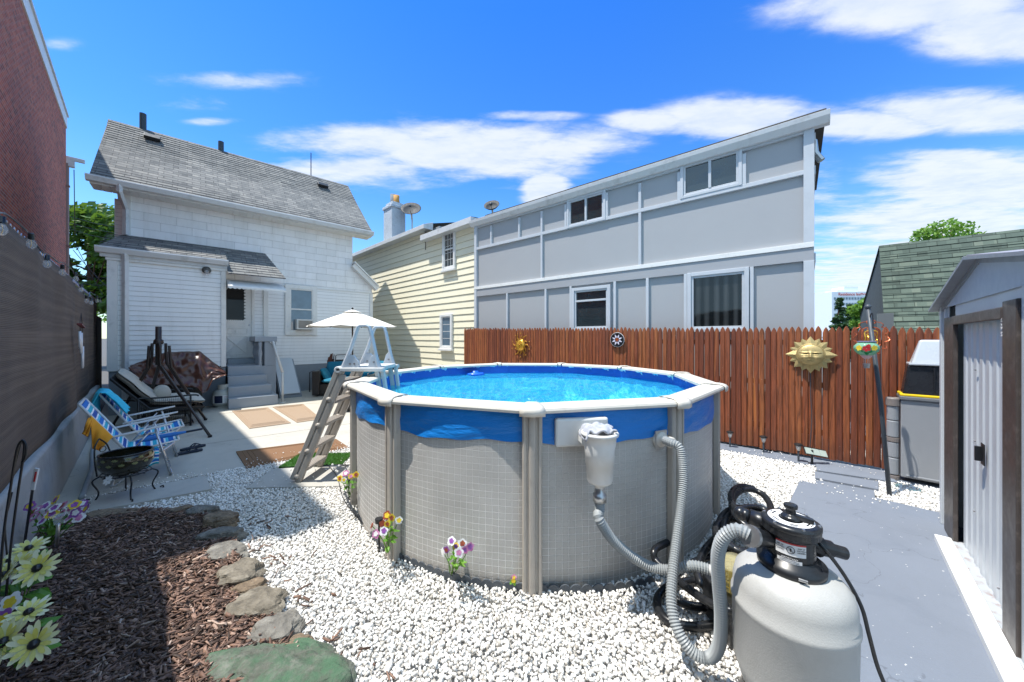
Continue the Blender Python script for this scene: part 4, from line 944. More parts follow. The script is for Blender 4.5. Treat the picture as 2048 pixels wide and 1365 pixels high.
# ---------------------------------------------------------------- left boundary: curb wall, screen fence
cz = .66
mb = MB(FL.T)
mb.prism([(-.60, -3, -.1), (-.62, -3, cz - .02), (-.64, -3, cz), (-.9, -3, cz), (-.9, -3, -.1)], (0, 15.2, 0))
cw = mb.build('curb_wall', K['curb'], bevel=.01); tag(cw, 'low rough concrete curb wall carrying the dark screen fence', 'concrete wall')
sp1 = FL.on(-.68, 150, 600)[0]; sp2 = FL.on(-.68, 196, 640)[0]
zft = FL.on(-.68, 0, 429)[1]
sf = thing('screen_fence', FL.W(-.68, 4, cz), 'dark woven privacy screen stretched over a wire fence along the left side', 'fence')
def scr(s0, s1, off, nm, zt_):
    mb = MB(FL.T)
    def f(u, v):
        s_ = s0 + (s1 - s0) * u; z_ = cz - .02 + (zt_ - cz + .02) * v
        return (-.68 + off + .012 * math.sin(s_ * 3.1 + z_ * 1.7) + .01 * math.sin(s_ * 7.3) * v, s_, z_ + (.015 * math.sin(s_ * 5) if v == 1 else 0))
    mb.grid(f, 60, 16); return mb.build(nm, K['screen'], sf, smooth=True, solid=.004)
scr(-2.5, sp1 + .02, .012, 'screen_panel', zft - .03); scr(sp1 - .03, sp2, -.012, 'screen_panel', zft - .08)
mb = MB(FL.T)
for s_ in (-2, .8, 3.2, sp1, sp2 + .06): mb.tube([(-.73, s_, cz - .05), (-.73, s_, zft + .03)], .028, 8)
mb.tube([(-.73, -2.5, zft - .03), (-.73, sp2 + .06, zft - .06)], .02, 8); mb.build('post', simple('dark_fence_post', lin('#2c2b2c'), .6), sf)
mb = MB(FL.T); pts = []
n_ = 240
for i in range(n_ + 1):
    s_ = -2 + (sp2 + 2) * i / n_; pts.append((-.71, s_, zft + (.035 if i % 2 else -.02)))
mb.tube(pts, .004, 4); mb.tube([(p[0] - .01, p[1], zft + .0 + (-.02 if i % 2 else .035)) for i, p in enumerate(pts)], .004, 4); mb.build('wire_mesh_top', K['chromev'], sf)
mb = MB(FL.T); mb.box(-.75, -.70, sp2 + .05, sp2 + 1.6, .3, zft - .35); mb.build('end_panel', simple('dark_fence_boards', lin('#2a241f'), .8), sf)
# string lights
sl = thing('string_lights', FL.W(-.66, 4, zft), 'black cable of clear glass bulbs draped along the top of the screen fence', 'string lights')
bul = [(-80, 420, 0), (4, 448, 0), (62, 478, 8), (95, 521, 0), (125, 538, 6), (152, 552, 6), (163, 575, 4), (173, 597, 0), (183, 602, 0), (194, 598, 3), (201, 600, 2)]
cab = []; bmb = []
for px, py, sh in bul:
    a_ = -.60; s_, z_ = FL.on(a_, px, py); cab.append((a_ - .03, s_, z_ + .07)); bmb.append((s_, z_))
cc = []
for a, b in zip(cab, cab[1:]):
    cc += [a, ((a[0] + b[0]) / 2 - .02, (a[1] + b[1]) / 2, max(a[2], b[2]) + .01)]
cc.append(cab[-1]); MB(FL.T).tube(spline(cc, 6), .006, 6).build('cable', K['black'], sl)
for i, (s_, z_) in enumerate(bmb):
    tl = rot('X', random.uniform(-25, 45)); P = (-.60, s_, z_ + .03)
    so = MB(FL.T).lathe([(0, .02), (.016, .015), (.018, -.03), (.015, -.035), (0, -.035)], P, 10, tl).build('socket', K['black'], sl)
    MB(FL.T).lathe([(.012, -.03), (.018, -.042), (.027, -.065), (.027, -.085), (.017, -.105), (0, -.112)], P, 14, tl).build('bulb', K['glassbulb'], so, smooth=True)
    MB(FL.T).tube([(P[0], P[1], P[2] - .04), (P[0] + .004, P[1], P[2] - .07), (P[0] - .004, P[1] + .004, P[2] - .1)], .002, 4).build('filament', K['bronzebright'], so)

# ---------------------------------------------------------------- picket fence
pf = thing('picket_fence', FR.W(6.54, 4, 0), 'reddish brown stockade fence of pointed pickets behind the pool', 'fence')
mb = MB(FR.T); s_ = FR.on(6.54, 930, 700)[0]; i = 0
rnd = random.Random(3)
while s_ > -3.2:
    wd = .0695 + rnd.uniform(-.003, .0025); zt_ = 1.868 + .118 * (s_ + .9) / 8.1 + rnd.uniform(-.018, .014); h = wd / 2; a0 = 6.54 + rnd.uniform(-.004, .004); tw = rnd.uniform(-.003, .003)
    sec = [(-h, .018), (-h, .0), (-h * .6, -.011), (h * .6, -.011), (h, .0), (h, .018)]
    zb = .035 + rnd.uniform(0, .02); rings = []
    for z_, k in ((zb, 1), (zt_ - .075, 1), (zt_ - .03, .62), (zt_, .12)):
        rings.append([mb.p((a0 + y, s_ + x * k + tw * z_, z_)) for x, y in sec])
    for r0, r1 in zip(rings, rings[1:]):
        for k in range(6): mb.f.append([r0[k], r0[(k + 1) % 6], r1[(k + 1) % 6], r1[k]])
    mb.f.append(rings[-1])
    s_ -= .0718 + (rnd.uniform(.002, .006) if 2.2 > s_ > .5 and rnd.random() < .5 else 0); i += 1
mb.build('picket_panel', K['wood'], pf)
mb = MB(FR.T); e_ = FR.on(6.54, 930, 700)[0]
for z_ in (.35, 1.02, 1.62): mb.box(6.56, 6.60, -3.2, e_ + .03, z_, z_ + .075)
for s2 in np.arange(-2, e_, 2.4): mb.box(6.60, 6.69, s2 - .045, s2 + .045, 0, 1.82)
mb.build('rail', simple('old_cedar', lin('#5a3b28'), .8, var=.3, vs=8), pf)

# ---------------------------------------------------------------- trees and far things
def tree(P, h, cr, label, mat='leafdark', n=5200, ls=.16, trunk=.16, seed=1, cone=False, group=None, z0=.35):
    rd = random.Random(seed); t = thing('conifer' if cone else 'leafy_tree', P, label, 'tree', group); P = Vector(P)
    mb = MB(); mb.tube([P, P + Vector((.1, 0, h * .35)), P + Vector((-.05, .1, h * .7)), P + Vector((0, 0, h * .93))], [trunk, trunk * .8, trunk * .45, trunk * .1], 8)
    cl = []
    for i in range(26 if not cone else 40):
        if cone:
            k = i / 40; z_ = h * (.12 + .86 * k); rr = cr * (1 - k) * rd.uniform(.6, 1.1); a = rd.uniform(0, 2 * PI)
            c = P + Vector((math.cos(a) * rr * .6, math.sin(a) * rr * .6, z_)); cl.append((c, max(.15, rr * .55), .35))
            mb.tube([P + Vector((0, 0, z_)), c], [.03, .01], 5)
        else:
            a = rd.uniform(0, 2 * PI); k = rd.uniform(-1, 1); rr = cr * math.sqrt(1 - k * k) * rd.uniform(.35, .85)
            c = P + Vector((math.cos(a) * rr, math.sin(a) * rr, h * (z0 + 1) / 2 + k * h * (1 - z0) / 2 * .85)); q = cr * rd.uniform(.22, .42); cl.append((c, q, .75))
            mb.tube([P + Vector((0, 0, h * rd.uniform(.3, .6))), (P + c) / 2 + Vector((0, 0, h * .18)), c], [trunk * .35, trunk * .2, .02], 5)
    mb.build('trunk', K['bark'], t, smooth=True)
    V = []; F = []
    per = n // len(cl)
    for c, q, fl in cl:
        for j in range(per):
            d = Vector((rd.gauss(0, 1), rd.gauss(0, 1), rd.gauss(0, 1))); d.normalize(); d *= q * rd.uniform(.5, 1.1) ** .6
            p = c + Vector((d.x, d.y, d.z * fl)); s2 = ls * rd.uniform(.6, 1.3)
            n1 = Vector((rd.gauss(0, 1), rd.gauss(0, 1), rd.gauss(0, 1) + .4)).normalized(); x = n1.orthogonal().normalized() * s2; y = n1.cross(x).normalized() * s2 * .55
            b0 = len(V); V += [tuple(p - x), tuple(p + y), tuple(p + x), tuple(p - y)]; F.append([b0, b0 + 1, b0 + 2, b0 + 3])
    m2 = MB(); m2.v = V; m2.f = F; m2.build('crown', K[mat], t, recalc=False); return t
tree(Yp(168, 676, 21) * Vector((1, 1, 0)) if False else Vector((-25.4, 21, 0)), 9.8, 3.4, 'tall leafy green tree in the gap between brick building and white house', 'leafdark', 9000, .2, seed=4)
tree(Vector((-33, 31, 0)), 8.0, 3.2, 'lower lighter tree further back behind the gap on the left', 'leaflight', 5000, .2, seed=9)
tree(Vector((21.1, 20, 0)), 4.6, 1.3, 'bright leafy tree between the gray house and the green roof', 'leaflight', 8000, .14, seed=5)
tree(Vector((25.3, 27, 0)), 4.9, 1.2, 'dark conifer right beside the corner of the gray house', 'needle', 5200, .13, cone=True, seed=6)
tree(Vector((27.0, 28, 0)), 4.5, 1.2, 'dark conifer standing just right of the taller conifer', 'needle', 4500, .13, cone=True, seed=8)
tree(Vector((34.5, 27.5, 0)), 11.0, 2.6, 'leafy treetop showing above the ridge of the green roof', 'leaflight', 7000, .16, seed=7, z0=.5)
# far hotel
Y_ = 150; p0 = Yp(1664, 676, Y_); p1 = Yp(1742, 676, Y_); zt_ = Yp(1700, 584, Y_).z
ht = thing('hotel_tower', Vector(((p0.x + p1.x) / 2, Y_, 0)), 'distant white multi-storey hotel with red lettering on its top', 'hotel')
mb = MB(); mb.box(p0.x, p1.x, Y_, Y_ + 14, 0, zt_); mb.box(p0.x + 8, p0.x + 14, Y_ + 3, Y_ + 9, zt_, zt_ + 2.6); mb.box(p0.x + 5, p0.x + 8, Y_ + 3, Y_ + 9, zt_, zt_ + 1.2); mb.build('wall', simple('white_render', lin('#d7dee6'), .7), ht)
for i in range(8):
    z_ = zt_ - 3.4 - i * 2.3; mb = MB()
    for j in range(13): x_ = p0.x + .8 + j * 1.25; mb.box(x_, x_ + .95, Y_ - .05, Y_, z_, z_ + 1.0)
    mb.build('window_row', K['glassblue'], ht)
TT = Matrix.Translation(Vector(((p0.x + p1.x) / 2 - .8, Y_ - .1, zt_ - 1.1))) @ Matrix.Rotation(R_(90), 4, 'X')
textmesh(TT, 'Residence Inn', 1.75, K['red'], 'lettering', ht, .03); textmesh(Matrix.Translation(Vector((6.6, 0, .15))) @ TT, 'Marriott', 1.1, K['red'], 'lettering', ht, .03)
wr = thing('overhead_wires', Vector((-22, 17, 5)), 'thin overhead wires crossing the gap beside the brick building', 'wires')
for a, b in (((128, 430, 15), (232, 455, 17)), ((128, 443, 15), (232, 467, 17)), ((128, 455, 15), (232, 481, 17)), ((148, 340, 13.5), (150, 470, 15)), ((146, 500, 14), (214, 575, 15)), ((146, 480, 14), (205, 590, 15)), ((150, 550, 12), (214, 556, 12.5)), ((160, 566, 12), (214, 570, 12.5))):
    A, B = Yp(*a), Yp(*b); mb = MB(); mb.tube([A, (A + B) / 2 - Vector((0, 0, .06)), B], .012, 4); mb.build('wire', K['blackm'], wr)
# ---------------------------------------------------------------- pool
PC = Vector((.228, 4.39, 0)); PR = 2.10; PW = 1.985; PH = 1.25; NP = 11; PA = .045
def pv(k, r=PR, z=0.0):
    t = PA + 2 * PI * k / NP; return PC + Vector((-r * math.sin(t), -r * math.cos(t), z))
def pt(ang, r, z): return PC + Vector((-r * math.sin(ang), -r * math.cos(ang), z))
pool = thing('above_ground_pool', PC, 'round above ground pool with gray embossed wall, blue liner and pale top rail', 'swimming pool')
mb = MB(); uv = []; n_ = 176
for j, z_ in enumerate((.0, .3, .6, .9, 1.0, PH - .04)):
    for i in range(n_ + 1):
        a = 2 * PI * i / n_; mb.p(pt(a, PW, z_)); uv.append((a * PW, z_))
for j in range(5):
    for i in range(n_): b = j * (n_ + 1) + i; mb.f.append([b, b + 1, b + n_ + 2, b + n_ + 1])
mb.build('wall', K['poolwall'], pool, smooth=True, uvs=uv, recalc=False)
# liner folded over the outside of the wall
rd = random.Random(5)
mb = MB(); n_ = 440
def lowz(a):
    k = math.sin(a * 1.0 + .4); v = .985 + .012 * math.sin(a * 11) + .006 * math.sin(a * 37)
    return v + .02 * math.cos(a * 2 - .6)
for i in range(n_ + 1):
    a = 2 * PI * i / n_; zl_ = lowz(a)
    for j in range(9):
        k = j / 8; z_ = zl_ + (PH - .02 - zl_) * k
        r_ = PW + .007 + .005 * (1 - k) * (1 + math.sin(a * 19 + 9 * k)) + .004 * math.sin(a * 55 + 22 * k) * (1 - k) * k * 2
        mb.p(pt(a, r_, z_))
for i in range(n_):
    for j in range(8): b = i * 9 + j; mb.f.append([b, b + 9, b + 10, b + 1])
mb.build('liner_overlap', K['liner'], pool, smooth=True, recalc=False)
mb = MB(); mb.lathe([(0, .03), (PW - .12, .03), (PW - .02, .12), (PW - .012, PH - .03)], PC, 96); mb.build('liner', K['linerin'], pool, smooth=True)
mb = MB(); mb.lathe([(PW - .016, 1.0), (PW - .02, 1.10), (PW - .012, PH - .02)], PC, 200)
mb.v = [(x + .006 * math.sin(40 * math.atan2(y - PC.y, x - PC.x) + 25 * z), y, z) for x, y, z in mb.v]
mb.build('liner_band', simple('blue_liner_band', lin('#1560c8'), .4, var=.1, bump=.02, bs=7), pool, smooth=True, recalc=False)
# top rails between the caps
def railseg(k):
    a0 = pv(k); a1 = pv(k + 1); d = (a1 - a0).normalized(); mid = (a0 + a1) / 2; o = (mid - PC).normalized(); L = (a1 - a0).length
    prof = [(-.20, 1.225), (-.20, 1.252), (-.185, 1.262), (-.12, 1.266), (-.115, 1.262), (-.05, 1.266), (-.02, 1.263), (-.003, 1.255), (.004, 1.240), (.0, 1.222), (-.03, 1.222), (-.035, 1.24)]
    mb = MB(); A = []; B = []
    for o_, z_ in prof:
        sh = -o_ * math.tan(PI / NP) * 1.0
        A.append(mb.p(a0 + d * (.045 + sh * 1.0) + o * o_ + Vector((0, 0, z_)))); B.append(mb.p(a1 - d * (.045 + sh) + o * o_ + Vector((0, 0, z_))))
    n = len(prof)
    for i in range(n): mb.f.append([A[i], A[(i + 1) % n], B[(i + 1) % n], B[i]])
    mb.f.append(A[::-1]); mb.f.append(B); mb.build('top_rail', K['resin'], pool)
def cap(k):
    c = pv(k); o = (c - PC).normalized(); d = Vector((-o.y, o.x, 0)); mb = MB(); hw = .085
    hp = PI / NP
    def sec(side, w_):
        dd = (d * math.cos(hp) * side - o * math.sin(hp)); return c + dd * w_
    rings = []
    prof = [(.012, 1.205), (.014, 1.245), (-.004, 1.264), (-.03, 1.272), (-.10, 1.276), (-.17, 1.272), (-.208, 1.260), (-.21, 1.22)]
    for sd, w_, ex in ((-1, hw, 0), (-1, hw * .55, .003), (0, 0, .006), (1, hw * .55, .003), (1, hw, 0)):
        ring = []
        for q, z_ in prof:
            rr = o if sd == 0 else (o * math.cos(hp) + d * math.sin(hp) * sd * 1.0)
            base_ = c if sd == 0 else c + (d * math.cos(hp) * sd - o * math.sin(hp)) * w_
            cc = (q + ex) * (1 / math.cos(hp) if sd == 0 else 1)
            taper = (1 + q * (.9)) if False else 1
            ring.append(mb.p(base_ + rr * (cc) - (0 if sd == 0 else 1) * sd * d * (-q) * 0 * taper + Vector((0, 0, z_ + ex * .4))))
        rings.append(ring)
    for r0, r1 in zip(rings, rings[1:]):
        for i in range(len(prof) - 1): mb.f.append([r0[i], r0[i + 1], r1[i + 1], r1[i]])
    mb.build('rail_cap', K['resin'], pool, smooth=True, solid=.004)
def upright(k):
    c = pv(k, PW + .035); o = (c - PC).normalized(); d = Vector((-o.y, o.x, 0)); mb = MB()
    sec = [(-.068, -.03), (-.068, .012), (-.058, .024), (-.044, .024), (-.038, .014), (-.026, .014), (-.02, .030), (-.008, .033), (.008, .033), (.02, .030), (.026, .014), (.038, .014), (.044, .024), (.058, .024), (.068, .012), (.068, -.03)]
    b = [mb.p(c + d * x * 1.0 + o * y + Vector((0, 0, 0))) for x, y in sec]; t_ = [mb.p(c + d * x + o * y + Vector((0, 0, PH - .03))) for x, y in sec]
    for i in range(len(sec) - 1): mb.f.append([b[i], b[i + 1], t_[i + 1], t_[i]])
    mb.build('upright', K['post'], pool)
for k in range(NP): railseg(k); cap(k); upright(k)
# skimmer plate, bucket
def wallat(px, py, off=.0):        # point on the pool wall seen at this pixel
    r = ray(px, py); c = Vector((r.x, 1)); o = Vector((PC.x, PC.y)); R2 = (PW + off) ** 2
    A_ = c.dot(c); B_ = -2 * c.dot(o); C_ = o.dot(o) - R2; k = (-B_ - math.sqrt(max(0, B_ * B_ - 4 * A_ * C_))) / (2 * A_)
    return Vector((r.x * k, k, CH + r.z * k))
c0 = wallat(1165, 866, .05); o = Vector((c0.x - PC.x, c0.y - PC.y, 0)).normalized(); an = math.atan2(-o.x, -o.y)
T_ = Matrix.Translation(Vector((c0.x, c0.y, 0))) @ Matrix.Rotation(math.atan2(o.y, o.x), 4, 'Z')   # +x outwards, +y to the right seen from outside
mb = MB(T_); mb.box(-.05, .0, -.185, .185, c0.z - .095, c0.z + .098); sk = mb.build('skimmer_plate', K['plastwhite'], pool, bevel=.015)
mb = MB(T_); mb.box(-.02, .10, -.03, .13, c0.z - .07, c0.z + .03); mb.build('skimmer_throat', K['plastwhite'], sk, bevel=.02)
bc = T_ @ Vector((.17, .055, 0)); zb_ = c0.z
bk = MB().lathe([(.0, -.30), (.03, -.30), (.035, -.27), (.072, -.265), (.08, -.25), (.084, -.15), (.09, -.148), (.092, -.06), (.100, -.02), (.103, .03), (.116, .032), (.118, .046), (.11, .052), (.1, .052), (.092, .04), (0, .042)], (bc.x, bc.y, zb_), 36).build('skimmer_bucket', K['plastwhite'], pool, smooth=True)
MB().lathe([(.03, -.30), (.035, -.34), (.042, -.345), (.042, -.385), (0, -.385)], (bc.x, bc.y, zb_), 20).build('clamp', K['chromev'], bk, smooth=True)
rf_ = wallat(1322, 879, .03); o2 = Vector((rf_.x - PC.x, rf_.y - PC.y, 0)).normalized(); Q = o2.to_track_quat('Z', 'Y').to_matrix()
MB().lathe([(.055, -.03), (.055, .012), (.045, .02), (.03, .022), (.03, .07), (.038, .072), (.038, .10), (0, .10)], rf_, 20, Q).build('return_fitting', K['resin'], pool, smooth=True)
mb = MB(); mb.bar(rf_ - Vector((0, 0, .06)), rf_ + Vector((0, 0, .065)), .11, .012, o2); mb.build('fitting_patch', K['poolwall'], pool)
# water
mb = MB(); mb.grid(lambda u, v: pt(u * 2 * PI, max(.001, v) * (PW - .018), 1.095 + .006 * math.sin(u * 40 + v * 31) + .005 * math.sin(u * 90 - v * 60)), 120, 44)
wa = mb.build('water', K['water'], smooth=True, recalc=False); wa['kind'] = 'structure'
# floating dispenser
P = Yp(950, 741, 6.0); P.z = 1.10
fd = thing('floating_dispenser', P, 'round blue chlorine floater drifting near the far side of the pool water', 'pool floater')
MB().lathe([(0, -.03), (.14, -.02), (.165, .0), (.14, .028), (.06, .032), (.055, .06), (0, .062)], P, 24).build('float_ring', simple('blue_float', lin('#1a5fd0'), .3), fd, smooth=True)
# cloth on the skimmer
cl_c = Vector((bc.x, bc.y, zb_ + .06))
mb = MB()
def cloth(u, v):
    x = (u - .5) * .19; y = (v - .5) * .16; z = .012 * math.sin(u * 15 + 2 * v) * math.cos(v * 11) + .035 * math.exp(-((u - .5) ** 2 + (v - .5) ** 2) * 8)
    if x < -.07: z -= (-.07 - x) * 2.1
    return cl_c + Vector((x + .01 * math.sin(v * 11) - .01, y + .015 * math.sin(u * 9) + .0, z + .004))
mb.grid(cloth, 34, 22); ra = mb.build('cloth_rag', simple('gray_knit_rag', lin('#a9abb3'), .95, var=.25, vs=60, bump=.004, bs=140), smooth=True, solid=.012); tag(ra, 'crumpled gray knitted rag lying on the skimmer bucket', 'rag')
mb = MB(); mb.tube([cl_c + Vector((-.02, 0, .03)), cl_c + Vector((.04, -.05, .05)), cl_c + Vector((.1, -.02, .03))], [.02, .035, .02], 8, flat=.5)

# ---------------------------------------------------------------- ladder
lad = thing('pool_ladder', Vector((-2.2, 4.3, 0)), 'plastic A-frame ladder climbing over the rim on the left side of the pool', 'ladder')
ya, yb = 4.13, 4.62
def rail(y, base_x, name='outer_rail'):
    mb = MB(); b = Vector((base_x, y + .02, .03)); t_ = Vector((-2.0, y, 1.36)); dd = (t_ - b).normalized(); n2 = Vector((0, 1, 0)).cross(dd)
    mb.bar(b - n2 * .045, t_ - n2 * .045, .045, .055, n2); mb.bar(b + n2 * .035, t_ - dd * .06 + n2 * .035, .05, .062, n2); mb.bar(b, t_, .03, .03, n2)
    o_ = mb.build(name, K['grayladder'], lad, bevel=.008)
    for k in (.04, .27, .5, .73, .97):
        q = b + (t_ - b) * k; mb = MB(); mb.tube([q + Vector((0, -.04, 0)), q + Vector((0, .04, 0))], .028, 12); mb.build('bolt', K['grayladder'], o_, smooth=True)
rail(ya, -2.56); rail(yb, -2.58)
for k in (.10, .30, .5, .7, .88):
    x = -2.56 + .56 * k; z_ = .03 + 1.33 * k; mb = MB(); mb.box(x - .055, x + .075, ya + .03, yb - .03, z_ - .018, z_ + .018)
    for q in (-.035, -.005, .025, .055): mb.box(x + q - .006, x + q + .006, ya + .035, yb - .035, z_ + .018, z_ + .024)
    mb.build('tread', K['grayladder'], lad, bevel=.006)
mb = MB(); mb.box(-2.06, -1.50, ya - .05, ya + .04, 1.33, 1.375); mb.box(-2.06, -1.50, yb - .04, yb + .05, 1.33, 1.375); mb.box(-1.93, -1.52, ya + .04, yb - .04, 1.345, 1.39)
mb.tube([(-2.04, ya - .05, 1.35), (-2.04, ya + .06, 1.35)], .04, 14); mb.build('platform', K['ladderwhite'], lad, bevel=.01)
def hand(y):
    pts = [(-2.0, y, 1.36), (-1.90, y, 1.60), (-1.835, y, 1.80), (-1.815, y, 1.855), (-1.785, y, 1.872), (-1.715, y, 1.872), (-1.685, y, 1.855), (-1.665, y, 1.80), (-1.60, y, 1.50), (-1.565, y, 1.34)]
    mb = MB(); mb.tube(pts, .032, 6, flat=.7)
    mb.prism([(-2.02, y - .02, 1.37), (-1.80, y - .02, 1.37), (-1.80, y - .02, 1.44), (-1.86, y - .02, 1.52), (-1.955, y - .02, 1.52)], (0, .04, 0))
    mb.prism([(-1.70, y - .02, 1.37), (-1.54, y - .02, 1.37), (-1.60, y - .02, 1.56), (-1.66, y - .02, 1.5)], (0, .04, 0))
    h_ = mb.build('hand_rail', simple('blue_gray_ladder', lin('#b3b9c0'), .45, var=.05), lad, bevel=.006)
    mb = MB()
    for x, z_ in ((-1.85, 1.42), (-1.62, 1.44), (-1.9, 1.42)): mb.tube([(x, y - .03, z_), (x, y + .03, z_)], .012, 8)
    mb.build('bolt', K['inkgray'], h_)
hand(ya); hand(yb)
for y in (ya + .02, yb - .02):
    mb = MB(); mb.bar((-1.60, y, 1.34), (-1.44, y, .15), .05, .045, (0, 1, 0)); mb.bar((-1.53, y, 1.34), (-1.37, y, .15), .04, .05, (0, 1, 0)); mb.build('inner_rail', K['ladderwhite'], lad, bevel=.006)

# ---------------------------------------------------------------- sand filter, pump, hoses
FC = Vector((1.262, 1.585, .04))
fl = thing('sand_filter', FC, 'light gray sand filter tank with black multiport valve beside the shed path', 'pool filter')
MB().lathe([(0, .0), (.15, .0), (.155, .06), (.19, .10), (.222, .2), (.226, .46), (.231, .468), (.231, .488), (.224, .498), (.222, .555), (.212, .60), (.178, .637), (.12, .655), (.06, .665), (0, .665)], FC, 64).build('tank', K['tank'], fl, smooth=True)
MB().lathe([(0, -.04), (.2, -.04), (.2, .0), (.17, .1), (.15, .12), (0, .12)], FC, 40).build('base', K['black'], fl, smooth=True)
V0 = FC + Vector((0, 0, .640))
MB().lathe([(.0, .0), (.125, .0), (.128, .045), (.11, .05), (.105, .065), (.075, .07), (.072, .17), (.082, .172), (.082, .195), (.0, .195)], V0, 40).build('clamp_ring', K['black'], fl, smooth=True)
vb_ = MB().lathe([(.0, .06), (.085, .06), (.088, .075), (.088, .16), (.096, .162), (.108, .175), (.108, .20), (.1, .203), (0, .203)], V0, 40).build('valve_body', K['black'], fl, smooth=False)
mb = MB().lathe([(.108, .2), (.11, .203), (.11, .218), (.098, .226), (0, .226)], V0, 40); lid_ = mb.build('valve_lid', K['black'], fl, smooth=True)
mb = MB()
for i in range(6):
    a = 2 * PI * i / 6 + .3; mb.lathe([(0, .226), (.007, .226), (.006, .234), (0, .235)], V0 + Vector((.098 * math.cos(a), .098 * math.sin(a), -.004)), 8)
mb.build('lid_screw', K['chromev'], lid_)
mb = MB(); n_ = 40
for i in range(n_):
    a0, a1 = 2 * PI * i / n_, 2 * PI * (i + 1) / n_
    if .9 < a0 < 1.3: continue
    mb.poly([V0 + Vector((r_ * math.cos(a), r_ * math.sin(a), .2275)) for r_, a in ((.045, a0), (.085, a0), (.085, a1), (.045, a1))])
mb.build('dial_label', K['label'], lid_, recalc=False)
mb = MB()
for i in range(6):
    a = 2 * PI * i / 6; c = V0 + Vector((.066 * math.cos(a), .066 * math.sin(a), .2285)); d_ = Vector((-math.sin(a), math.cos(a), 0))
    mb.bar(c - d_ * .018, c + d_ * .018, .006, .0006); mb.bar(c - d_ * .012 + Vector((.012 * math.cos(a), .012 * math.sin(a), 0)), c + d_ * .012 + Vector((.012 * math.cos(a), .012 * math.sin(a), 0)), .003, .0006)
mb.build('dial_print', K['ink'], lid_)
mb = MB(); mb.lathe([(0, .226), (.04, .226), (.036, .24), (.02, .25), (.018, .272), (.026, .275), (.026, .292), (0, .294)], V0, 20); mb.bar(V0 + Vector((-.01, 0, .246)), V0 + Vector((.062, -.05, .236)), .026, .022); mb.build('handle', K['black'], lid_, bevel=.004)
# ports
mb = MB(); pA = V0 + Vector((-.08, .02, .12)); pB = Yp(1500, 1072, 1.55)
mb.tube([pA, pB], .036, 18); mb.tube([pB - (pB - pA).normalized() * .05, pB], .042, 18); pr1 = mb.build('port', K['black'], fl, smooth=False)
mb = MB(); mb.tube([pB - (pB - pA).normalized() * .012, pB + (pB - pA).normalized() * .008], .046, 18); mb.build('hose_clamp', K['chromev'], pr1)
mb = MB(); q0 = V0 + Vector((-.04, .05, .165)); q1 = V0 + Vector((-.12, .10, .185)); mb.tube([q0, q1], .036, 18); mb.tube([q1, q1 + (q1 - q0) * .35], .03, 16); mb.ball(q1 + (q1 - q0) * .38, .03, 12); mb.build('port', K['black'], fl, smooth=True)
mb = MB(); mb.tube([V0 + Vector((.06, .01, .12)), V0 + Vector((.13, .0, .10))], .045, 18); mb.tube([V0 + Vector((.13, .0, .10)), V0 + Vector((.175, -.003, .09))], .036, 18); mb.tube([V0 + Vector((.175, -.003, .09)), V0 + Vector((.235, -.01, .075))], .027, 18); mb.build('port', K['black'], fl)
# ring clamp bolts and labels
mb = MB(); f_ = Vector((-FC.x, -FC.y, 0)).normalized(); r_ = Vector((-f_.y, f_.x, 0)); f2 = (f_ * .97 + r_ * .2).normalized()
mb.tube([V0 + f2 * .129 + r_ * .0 + Vector((0, 0, .03)), V0 + f2 * .129 + r_ * .03 + Vector((0, 0, .03))], .006, 8); mb.build('clamp_bolt', K['chromev'], fl)
def curved_label(z0, z1, rad, a0, a1, name, parent, mat, off=.0):
    mb = MB(); mb.grid(lambda u, v: V0 + Vector((rad * math.cos(a0 + (a1 - a0) * u), rad * math.sin(a0 + (a1 - a0) * u), z0 + (z1 - z0) * v)), 10, 1); return mb.build(name, mat, parent, recalc=False, smooth=True)
ac_ = math.atan2(-FC.y, -FC.x)
l1 = curved_label(.10, .155, .0895, ac_ - .62, ac_ + .62, 'warning_label', vb_, K['label'])
curved_label(.148, .155, .0898, ac_ - .62, ac_ + .62, 'label_band', l1, K['red'])
def arctext(txt, size, z, rad, a, parent, mat):
    c = V0 + Vector((rad * math.cos(a), rad * math.sin(a), z)); o_ = Vector((math.cos(a), math.sin(a), 0)); x = Vector((-math.sin(a), math.cos(a), 0))
    M_ = Matrix(((x.x, 0, o_.x, c.x), (x.y, 0, o_.y, c.y), (0, 1, 0, c.z), (0, 0, 0, 1))); return textmesh(M_, txt, size, mat, 'lettering', parent, .0003)
for da in (-.42, .42):
    for i, tx in enumerate(('RISK OF', 'SUCTION', 'HAZARD')): arctext(tx, .0075, .138 - i * .009, .0905, ac_ + da, l1, K['ink'])
mb = MB(); o_ = Vector((math.cos(ac_), math.sin(ac_), 0)); c_ = V0 + o_ * .0905 + Vector((0, 0, .126)); xx = Vector((-o_.y, o_.x, 0))
mb.tube([c_ + xx * .014 * math.cos(t * PI / 8) + Vector((0, 0, .014 * math.sin(t * PI / 8))) for t in range(16)], .0012, 4, closed=True); mb.bar(c_ + xx * -.01 + Vector((0, 0, .01)), c_ + xx * .01 + Vector((0, 0, -.01)), .002, .001); mb.ball(c_, (.004, .004, .008), 6); mb.build('prohibition_symbol', K['ink'], l1)
l2 = curved_label(.025, .075, .0865, 0, 0, 'label', vb_, K['label']) if False else None
lm = MB(); aa = ac_ - .05; lm.grid(lambda u, v: V0 + Vector((.0895 * math.cos(aa - .5 + 1.0 * u), .0895 * math.sin(aa - .5 + 1.0 * u), .052 + .042 * v)), 10, 1); MB().lathe([(.0885, .045), (.0888, .1)], V0, 40).build('valve_skirt', K['black'], vb_)
l2 = lm.build('notice_label', K['label'], vb_, recalc=False, smooth=True)
